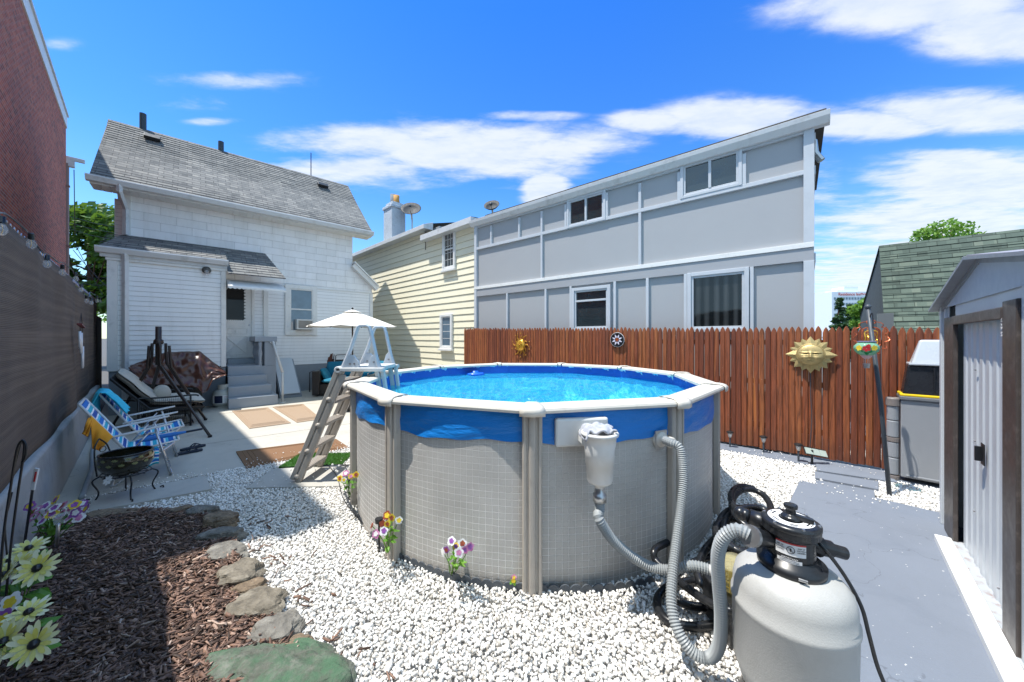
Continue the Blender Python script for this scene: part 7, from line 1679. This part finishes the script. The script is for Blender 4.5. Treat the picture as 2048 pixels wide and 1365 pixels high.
prof = [(.0, .0), (.12, .0), (.17, .03), (.205, .09), (.215, .15), (.205, .20), (.195, .215)]
MB().lathe(prof, P + Vector((0, 0, .275)), 40).build('bowl', simple('smoky_brown_glass', (.025, .022, .012), .15, var=.4, coat=.5), bw, smooth=True, recalc=False)
MB().tube([P + Vector((.2 * math.cos(a), .2 * math.sin(a), .49)) for a in np.linspace(0, 2 * PI, 36)[:-1]], .010, 6, closed=True).build('rim', K['black'], bw, smooth=True)
mb = MB()
for row, (z_, r_) in enumerate(((.11, .213), (.165, .216))):
    for i in range(14):
        a0 = 2 * PI * (i + .5 * row) / 14
        for j in range(-2, 3):
            an = j * .42; c = lambda w_, h_: P + Vector(((r_ + .004) * math.cos(a0 + w_ / r_), (r_ + .004) * math.sin(a0 + w_ / r_), .275 + z_ + h_))
            mb.poly([c(.004 * math.sin(an), .004), c(.024 * math.sin(an - .16), .03 * math.cos(an - .16)), c(.034 * math.sin(an), .036 * math.cos(an)), c(.024 * math.sin(an + .16), .03 * math.cos(an + .16))])
mb.build('fan_cutouts', simple('pale_green_gold', lin('#8f9468'), .4, .4, var=.15), bw, recalc=False)
mb = MB(); petalfan(mb, P + Vector((.02, -.19, .262)), (0, -1, .5), 8, .005, .045, .012, .1); fb = mb.build('silk_flower', K['pwhite'], recalc=False); tag(fb, 'small white silk flower tucked on the plant stand shelf', 'flower')
# ---------------------------------------------------------------- chaise with cushions under the folded frame
q = FL.T
ch = thing('garden_lounger', FL.W(.35, 9.9), 'black mesh garden lounger behind the beach chairs', 'lounger')
def tb(pts, r=.016, nm='frame', m=K['blackm'], par=ch): return MB(q).tube(pts, r, 8).build(nm, m, par, smooth=True)
for s_ in (9.3, 10.5):
    tb([(-.35, s_, 1.0), (.12, s_, .42), (.88, s_, .35)]); tb(spline([(-.05, s_, .62), (.3, s_, .60), (.72, s_, .60), (.80, s_, .57)], 5), nm='armrest'); tb([(.68, s_, .60), (.68, s_, .0)], nm='leg'); tb([(-.02, s_, .62), (-.02, s_, .0)], nm='leg'); tb([(-.1, s_, .06), (.72, s_, .06)], .012, 'runner')
    mb = MB(q)
    for i in range(26): a_ = .02 + .65 * i / 25; mb.box(a_ - .002, a_ + .002, s_ - .002, s_ + .002, .06, .58)
    for i in range(9): z_ = .1 + i * .055; mb.box(.0, .68, s_ - .0025, s_ + .0025, z_, z_ + .003)
    mb.build('side_mesh', K['blackm'], ch)
for (a_, z_) in ((-.35, 1.0), (.88, .35), (-.1, .06), (.72, .06)): tb([(a_, 9.3, z_), (a_, 10.5, z_)], .014, 'crossbar')
mb = MB(q); mb.prism([(.10, 9.3, .36), (.88, 9.3, .31), (.88, 9.3, .34), (.10, 9.3, .40)], (0, 1.2, 0)); mb.prism([(.08, 9.3, .40), (.10, 9.3, .44), (-.33, 9.3, 1.0), (-.36, 9.3, .98)], (0, 1.2, 0)); mb.build('mesh_sling', simple('black_mesh_sling', (.02, .02, .02), .7), ch)
def cushion(pts, s0, s1, th, nm, label):
    mb = MB(q); a, b = pts; d = Vector((b[0] - a[0], 0, b[1] - a[1])); L_ = d.length; d.normalize(); nn = Vector((-d.z, 0, d.x)); nn = nn if nn.z > 0 else -nn
    def f(sg):
        def g(u, v):
            e_ = (1 - abs(2 * u - 1) ** 5) * (1 - abs(2 * v - 1) ** 5); p = Vector((a[0], 0, a[1])) + d * L_ * u + nn * (th / 2 + sg * th / 2 * (.12 + .88 * e_ ** .4) + .006 * math.sin(u * 12)); return (p.x, s0 + (s1 - s0) * v, p.z)
        return g
    mb.grid(f(1), 22, 22); mb.grid(f(-1), 22, 22); o = mb.build(nm, K['beige'], smooth=True); return tag(o, label, 'cushion')
cushion(((.12, .44), (.90, .385)), 9.36, 10.44, .15, 'seat_cushion', 'pale beige seat cushion lying flat on the garden lounger')
cushion(((.13, .46), (-.34, 1.06)), 9.36, 10.44, .17, 'back_cushion', 'pale beige back cushion leaning against the lounger back')
mb = MB(q); mb.tube([(.30, 9.55, .65), (.30, 9.6, .65), (.30, 10.0, .65), (.30, 10.05, .65)], [.10, .125, .125, .10], 20); o = mb.build('bolster_pillow', K['beige'], smooth=True); tag(o, 'round pale bolster pillow on the lounger seat', 'pillow')
# folded umbrella-like steel frame
hubp = Yp(317, 700, 6.75); hx, hy = hubp.x, hubp.y
fr = thing('steel_frame', Vector((hx, hy, 0)), 'dark brown splayed steel frame with a central tube standing over the lounger', 'frame')
MB().tube([(hx, hy, 1.2), (hx, hy, 1.94)], .045, 12).build('central_tube', K['brownm'], fr, smooth=True); MB().lathe([(.06, 0), (.075, .02), (.07, .07), (.05, .1), (0, .1)], (hx, hy, 1.60), 16).build('hub', K['brownm'], fr)
for k, (ft, off) in enumerate(((G(420, 875), (.07, -.05)), (G(411, 841), (.09, .05)), (G(226, 852), (-.07, -.05)), (Vector((-8.0, 7.6, 0)), (-.06, .07)), (G(420, 875) + Vector((-.35, -.2, 0)) if False else Vector((-5.9, 6.9, 0)), (.05, .0)))):
    if k == 4: continue
    for j in (0, 1):
        o_ = Vector(off) if False else Vector((off[0], off[1], 0)) * (1 + .5 * j); sh = Vector((.0, .05 * j, 0))
        top = Vector((hx, hy, 1.62 - .05 * j)) + o_; mid = Vector((hx, hy, 1.22 - .06 * j)) + o_ * 1.15; f2 = Vector((ft.x, ft.y, .02)) if j == 0 else Vector((ft.x, ft.y, .02)) * .55 + mid * .45
        MB().tube(spline([top, mid + Vector((0, 0, .05)), mid + (f2 - mid) * .12, f2], 5), .022, 8).build('leg', K['brownm'], fr, smooth=True)
    MB().tube([(ft.x, ft.y, .0), (ft.x, ft.y, .04)], .03, 10).build('foot', K['black'], fr)
MB().tube([G(226, 852) + Vector((0, 0, .5)), Vector((-5.9, 6.6, .5))], .012, 6).build('tie_bar', K['brownm'], fr)
# ---------------------------------------------------------------- covered grill, gas bottle
gr_ = thing('covered_grill', WH(1.9, PM(1.9, 350, 760)[0], 0), 'barbecue under a crumpled glossy brown tarp against the lean-to wall', 'grill')
tt = lambda px: PM(2.2, px, 740)[0]; zz = lambda py, px=350: PM(2.2, px, py)[1]
def interp(x, xs, ys): return float(np.interp(x, xs, ys))
def tarp(u, v):
    px = 258 + (452 - 258) * u; top = interp(px, [258, 330, 400, 452], [733, 705, 704, 744]); bot = interp(px, [258, 285, 300, 350, 395, 405, 415, 425, 452], [737, 766, 768, 770, 775, 786, 782, 760, 750])
    zt_ = zz(top, px); zb_2 = zz(bot, px); t_ = tt(px)
    n1 = noise.noise(Vector((u * 5, v * 3.2, 1))) ; n2 = noise.noise(Vector((u * 14, v * 9, 4)))
    if v < .3: e = 1.42 + .45 * v / .3; z = zt_ - .06 * (1 - v / .3)
    else: k = (v - .3) / .7; e = 1.87 + .42 * k ** .6 + .16 * n1 * k + .05 * n2; z = zt_ + (zb_2 - zt_) * k + .05 * n1 * (1 - k) * k * 3
    return TH @ Vector((e, t_, z + .02 * n2))
mb = MB(); mb.grid(tarp, 80, 44); mb.build('tarp_cover', K['tarp'], gr_, smooth=True, solid=.004, recalc=False)
mb = MB(TH); mb.box(1.5, 2.1, tt(300), tt(405), .12, .78)
mb.build('cabinet', K['black'], gr_, bevel=.01); mb = MB(TH)
for t_ in (tt(300), tt(405) - .05):
    for e in (1.5, 2.05): MB(TH).box(e, e + .05, t_, t_ + .05, 0, .13).build('leg', K['blackm'], gr_)
P = G(436, 816); P = P + Vector((0, .15, 0)); pr = .215
pt_ = thing('propane_tank', P, 'gray propane gas bottle with a label standing left of the concrete steps', 'gas bottle')
MB().lathe([(pr * .7, .0), (pr * .7, .04), (pr * .85, .05), (pr, .12), (pr * 1.005, .30), (pr * .93, .38), (pr * .6, .43), (.04, .445), (0, .445)], P, 36).build('tank', K['propane'], pt_, smooth=True)
mb = MB(); a0 = math.atan2(-P.y, -P.x)
for da, w_ in ((-.75, .35), (.75, .35)): pass
mb.grid(lambda u, v: P + Vector((.11 * math.cos(a0 - 1.1 + 2.2 * u), .11 * math.sin(a0 - 1.1 + 2.2 * u), .43 + .13 * v)), 14, 2); mb.build('collar', K['propane'], pt_, solid=.008, recalc=False)
mb = MB(); mb.lathe([(.03, .44), (.03, .5), (.045, .51), (.045, .53), (0, .535)], P, 12); mb.build('valve', K['bronze'], pt_)
def plab(u0, u1, z0, z1, m, nm, par, r_): 
    mb = MB(); mb.grid(lambda u, v: P + Vector((r_ * math.cos(a0 + u0 + (u1 - u0) * u), r_ * math.sin(a0 + u0 + (u1 - u0) * u), z0 + (z1 - z0) * v)), 12, 1); return mb.build(nm, m, par, recalc=False, smooth=True)
lb_ = plab(-1.1, 1.25, .11, .31, K['label'], 'label', pt_, pr * 1.012); plab(-.85, -.05, .12, .30, simple('navy_print', lin('#1b2440'), .4), 'navy_panel', lb_, pr * 1.018)
for i in range(5): plab(.12, 1.0, .13 + i * .033, .137 + i * .033, K['inkgray'] if i < 4 else K['red'], 'print_line', lb_, pr * 1.018)
# ---------------------------------------------------------------- mats and turf
def mat_(pix, m, label, name, hs=.012, rib=True):
    P_ = [G(*p, hs) for p in pix]; mb = MB(); mb.prism([p - Vector((0, 0, hs)) for p in P_], (0, 0, hs)); t = thing(name, sum(P_, Vector()) / 4 * Vector((1, 1, 0)), label, 'mat'); mb.build('pile', m, t)
    c = sum(P_, Vector()) / 4; mb = MB()
    for k in (.90, .82, .74): mb.tube([c + (p - c) * k for p in P_], .006, 4, closed=True)
    mb.build('border_rib', m, t); return t
mat_([(464, 822), (499, 857), (582, 846), (535, 815)], K['mat'], 'tan door mat in front of the steps, left one of the pair', 'door_mat')
mat_([(545, 814), (594, 845), (643, 838), (606, 808)], K['mat'], 'tan door mat right of its twin, nearer the wicker sofa', 'door_mat')
mat_([(472, 903), (493, 936), (698, 895), (672, 878)], K['matbrown'], 'long brown runner mat at the edge of the patio', 'runner_mat', .016)
tf = [(557, 935), (601, 908), (706, 907), (684, 929)]; P_ = [G(*p, .022) for p in tf]
t = thing('artificial_grass', P_[0], 'small green artificial turf mat behind the ladder feet', 'turf mat'); MB().prism([p - Vector((0, 0, .04)) for p in P_], (0, 0, .045)).build('backing', simple('turf_backing', lin('#2f5a22'), .9), t)
rd = random.Random(2); mb = MB()
for i in range(7000):
    u, v = rd.random(), rd.random(); b = P_[0] * (1 - u) * (1 - v) + P_[3] * u * (1 - v) + P_[2] * u * v + P_[1] * (1 - u) * v; b = Vector((b.x, b.y, .025)); d = Vector((rd.gauss(0, .012), rd.gauss(0, .012), rd.uniform(.015, .035))); s_ = Vector((rd.uniform(-1, 1), rd.uniform(-1, 1), 0)) * .003
    mb.f.append([mb.p(b - s_), mb.p(b + s_), mb.p(b + d)])
mb.build('grass_blades', K['turf'], t, recalc=False)
# ---------------------------------------------------------------- wicker seating, umbrella, chairs
A_ = R_(12); so_ = thing('wicker_sofa', Vector((-5.0, 10.6, 0)), 'dark wicker sofa with teal cushions near the corner of the two houses', 'sofa')
o0 = G(637, 794); S_ = T3((o0.x, o0.y, 0), A_)
def sb(x0, x1, y0, y1, z0, z1, nm, m, bev=.02): return MB(S_).box(x0, x1, y0, y1, z0, z1).build(nm, m, so_, bevel=bev)
sb(-.18, .02, .0, .95, .04, .74, 'armrest', K['wicker']); sb(.02, 2.05, .05, .92, .05, .36, 'seat_base', K['wicker']); sb(.02, 2.05, .80, .95, .36, .80, 'backrest', K['wicker']); sb(2.05, 2.25, .0, .95, .04, .74, 'armrest', K['wicker'])
def puff(T_, c, sz, nm, label=None, par=None, m=K['teal'], Q=None):
    mb = MB(T_); mb.grid(lambda u, v: (0, 0, 0), 1, 1); mb = MB(T_)
    for sg in (1, -1):
        def g(u, v, sg=sg):
            a, b = 2 * u - 1, 2 * v - 1; e_ = max(0, (1 - abs(a) ** 4) * (1 - abs(b) ** 4)) ** .45; n_ = noise.noise(Vector((u * 3 + c[0] * 5, v * 3, sg))) * .12
            p = Vector((a * sz[0] / 2 * (1 - .05 * abs(b)), b * sz[1] / 2 * (1 - .05 * abs(a)), sg * sz[2] / 2 * e_ * (1 + n_) )); p = (Q @ p) if Q else p; return Vector(c) + p
        mb.grid(g, 20, 20)
    o = mb.build(nm, m, par, smooth=True); return o
for i in range(2):
    o = puff(S_, (.52 + i * 1.0, .42, .44), (.98, .78, .17), 'seat_cushion'); tag(o, ('teal seat cushion at the armrest end of the wicker sofa', 'teal seat cushion on the far half of the wicker sofa, behind the ladder')[i], 'cushion')
Qb = rot('X', 68)
for i in range(2):
    o = puff(S_, (.50 + i * 1.0, .70, .74), (1.0, .52, .26), 'back_cushion', Q=Qb); tag(o, ('plump teal back cushion at the armrest end of the wicker sofa', 'plump teal back cushion on the far half of the wicker sofa, behind the ladder')[i], 'cushion')
o = puff(S_, (.10, .35, .62), (.42, .42, .16), 'throw_pillow', Q=rot('Y', 62)); tag(o, 'small teal throw pillow leaning on the inside of the sofa armrest', 'pillow')
# second wicker seat facing the other way, behind the pool ladder
S2 = T3((-3.95, 8.05, 0), R_(20)); wa_ = thing('wicker_armchair', Vector((-3.7, 8.4, 0)), 'dark wicker armchair partly hidden behind the pool ladder', 'armchair')
for (x0, x1, y0, y1, z0, z1, nm) in ((0, .75, 0, .15, .05, .66, 'backrest'), (0, .14, .15, .8, .05, .6, 'armrest'), (.61, .75, .15, .8, .05, .6, 'armrest'), (.14, .61, .15, .8, .05, .36, 'seat_base')): MB(S2).box(x0, x1, y0, y1, z0, z1).build(nm, K['wicker'], wa_, bevel=.015)
o = puff(S2, (.375, .48, .43), (.48, .62, .14), 'seat_cushion'); tag(o, 'teal cushion on the wicker armchair behind the ladder', 'cushion')
def slingchair(P, rz, label, m):
    t = thing('patio_chair', P, label, 'patio chair', 'sling patio chairs behind the sofa'); T_ = T3(P, rz)
    for x in (-.27, .27): MB(T_).tube(spline([(x, .1, 0), (x, .12, .42), (x, .28, .8), (x * .98, .36, 1.10)], 5), .014, 8).build('frame', K['blackm'], t, smooth=True)
    for x in (-.27, .27): MB(T_).tube([(x, -.4, 0), (x, -.38, .62), (x, .2, .64)], .014, 8).build('leg', K['blackm'], t, smooth=True)
    MB(T_).tube(spline([(-.265, .36, 1.10), (-.22, .375, 1.15), (.22, .375, 1.15), (.265, .36, 1.10)], 5), .014, 8).build('top_rail', K['blackm'], t, smooth=True)
    MB(T_).grid(lambda u, v: (-.25 + .5 * u, (.12 + .22 * v), .44 + .56 * v), 4, 8).build('back_sling', m, t, solid=.006); MB(T_).grid(lambda u, v: (-.25 + .5 * u, -.36 + .48 * v, .43 - .02 * math.sin(PI * v)), 4, 6).build('seat_sling', m, t, solid=.006); return t
dm = simple('dark_sling', (.03, .027, .026), .7)
slingchair(Yp(681, 676, 11.3) * Vector((1, 1, 0)), R_(8), 'black framed sling chair straight behind the wicker sofa', dm); slingchair(Yp(731, 676, 11.2) * Vector((1, 1, 0)), R_(-4), 'black framed sling chair seen between the ladder rails', dm)
slingchair(Yp(645, 676, 11.6) * Vector((1, 1, 0)), R_(14), 'sling chair with towels over its back, nearest the cellar hatch', simple('brown_sling', lin('#4a2c26'), .8))
drape(T3(Yp(645, 676, 11.6) * Vector((1, 1, 0)) + Vector((0, 0, 0)), R_(14) + PI / 2), -.24, .24, .34, 1.17, .0, .5, 'brown_towel', simple('brown_striped_towel', lin('#6d4436'), .95, var=.4, vs=5, stretch=(1, 6, 1)), 'brown and tan towel hanging over the leftmost sling chair', 'towel', 5)
U0 = Yp(705, 676, 9.4); U0.z = 0
um = thing('patio_umbrella', U0, 'open cream patio umbrella over the seating corner', 'umbrella'); zr, ztp = 2.03, 2.45; ru = 1.14
MB().tube([U0, U0 + Vector((0, 0, ztp + .03))], .02, 10).build('pole', simple('dark_pole', lin('#3b2c22'), .5), um, smooth=True); MB().lathe([(0, 0), (.25, 0), (.25, .05), (.05, .08), (0, .08)], U0, 20).build('base', K['black'], um)
mb = MB()
def canopy(a, k): # k 0 top..1 rim
    seg = PI / 4; m_ = (a % seg) / seg - .5; sag = (1 - 4 * m_ * m_); r_ = ru * k * (math.cos(seg / 2) / math.cos(m_ * seg)) ; z = zr + (ztp - zr) * (1 - k) ** 1.15 + .03 * math.sin(PI * k) - .03 * sag * k * k; return U0 + Vector((r_ * math.cos(a + .2), r_ * math.sin(a + .2), z))
mb.grid(lambda u, v: canopy(u * 2 * PI * .99999, .16 + .84 * v), 64, 12); mb.build('canopy', K['canvas'], um, smooth=True, solid=.003, recalc=False)
mb = MB(); mb.grid(lambda u, v: canopy(u * 2 * PI * .99999, .001 + .21 * v) + Vector((0, 0, .035)), 64, 4); mb.build('vent_cap', K['canvas'], um, smooth=True, solid=.003, recalc=False); MB().ball(U0 + Vector((0, 0, ztp + .06)), .03, 10).build('finial', K['black'], um, smooth=True)
for i in range(8): a = PI / 4 * i; MB().tube([canopy(a + .001, .1) - Vector((0, 0, .02)), canopy(a + .001, .98) - Vector((0, 0, .015))], .007, 5).build('rib', K['brownm'], um)
# ---------------------------------------------------------------- wind chime, hooks and stakes in the mulch bed
wc = thing('wind_chime', FL.W(-.62, FL.on(-.62, 158, 660)[0], FL.on(-.62, 158, 640)[1]), 'wind chime of silver tubes under a red wooden bar on the screen fence', 'wind chime')
s_, z_ = FL.on(-.60, 158, 652); a_ = -.58
mb = MB(FL.T); mb.bar((a_, s_ + .22, z_ - .02), (a_, s_ - .22, z_ + .02), .05, .022); mb.build('bar', K['darkred'], wc, bevel=.004)
tz = FL.on(-.6, 152, 624)[1]
for k in (-.2, 0, .2): MB(FL.T).tube([(a_, s_, tz), (a_, s_ + k, z_ + .01)], .003, 4).build('string', K['blackm'], wc)
for k, (l0, l1) in zip((.2, .15, .02, -.06, -.12, -.18), ((.30, .60), (.32, .62), (.10, .40), (.12, .38), (.1, .33), (.08, .30))):
    MB(FL.T).tube([(a_, s_ + k, z_), (a_, s_ + k, z_ - l0)], .002, 4).build('string', K['blackm'], wc); MB(FL.T).tube([(a_, s_ + k, z_ - l0), (a_, s_ + k, z_ - l1)], .014, 10).build('chime_tube', simple('silver_tube', (.7, .7, .72), .4, .2), wc, smooth=True)
def hookstake(pts, r, label):
    t = tag(MB().tube(spline(pts, 6), r, 6).build('shepherd_hook', K['blackm'], smooth=True), label, 'garden hook', 'black wire hooks in the mulch bed')
hookstake([Yp(-6, 1240, 1.85), Yp(6, 1080, 1.85), Yp(22, 970, 1.85), Yp(34, 900, 1.85), Yp(44, 882, 1.85), Yp(52, 890, 1.85), Yp(51, 912, 1.85), Yp(44, 925, 1.85)], .005, 'tall black wire hook whose arch reaches the screen fence, left one')
hookstake([Yp(10, 1215, 1.95), Yp(22, 1090, 1.95), Yp(36, 985, 1.95), Yp(48, 905, 1.95), Yp(47, 884, 1.95), Yp(42, 885, 1.95), Yp(30, 930, 1.95), Yp(18, 990, 1.95)], .005, 'tall black wire hook just right of its twin, by the yellow daisies')
hookstake([Yp(14, 1110, 2.0), Yp(10, 1050, 2.0), Yp(18, 1010, 2.0), Yp(24, 985, 2.0)], .004, 'short black wire hook between the two tall ones')
t = thing('plant_marker', G(48, 1096, .05), 'black stake topped by a red and white tag beside the pansies', 'garden stake')
a_, b_, c_ = Yp(48, 1094, 2.5), Yp(65, 980, 2.5), Yp(74, 937, 2.5); MB().tube([a_, b_], .007, 6).build('stake', K['blackm'], t); mb = MB(); mb.bar(b_, c_, .03, .01, (0, -1, 0)); tg_ = mb.build('tag', K['label'], t, bevel=.002); mb = MB(); mb.bar(b_ + (c_ - b_) * .4 + Vector((.009, -.008, 0)), b_ + (c_ - b_) * .85 + Vector((.009, -.008, 0)), .008, .006, (0, -1, 0)); mb.build('red_stripe', K['red'], tg_)
t = thing('glass_stake_light', G(114, 1094, .05), 'steel stake with a small clear glass head in front of the pansies', 'garden light'); a_, b_ = Yp(113, 1092, 2.42), Yp(117, 1048, 2.38)
MB().tube([a_, b_], .009, 8).build('stake', K['chromev'], t, smooth=True); MB().lathe([(.0, 0), (.02, 0), (.026, .05), (.03, .052), (.045, .058), (.0, .06)], b_, 16).build('glass_head', K['glassbulb'], t, smooth=True)
mb = MB(); mb.tube(spline([G(163, 996, .02), G(174, 966, .02), G(184, 935, .02), G(186, 900, .02), G(196, 860, .02)], 6), .025, 8); tag(mb.build('drain_pipe', simple('gray_pipe', lin('#8d9499'), .6), smooth=True), 'gray plastic pipe lying along the foot of the curb wall', 'pipe')
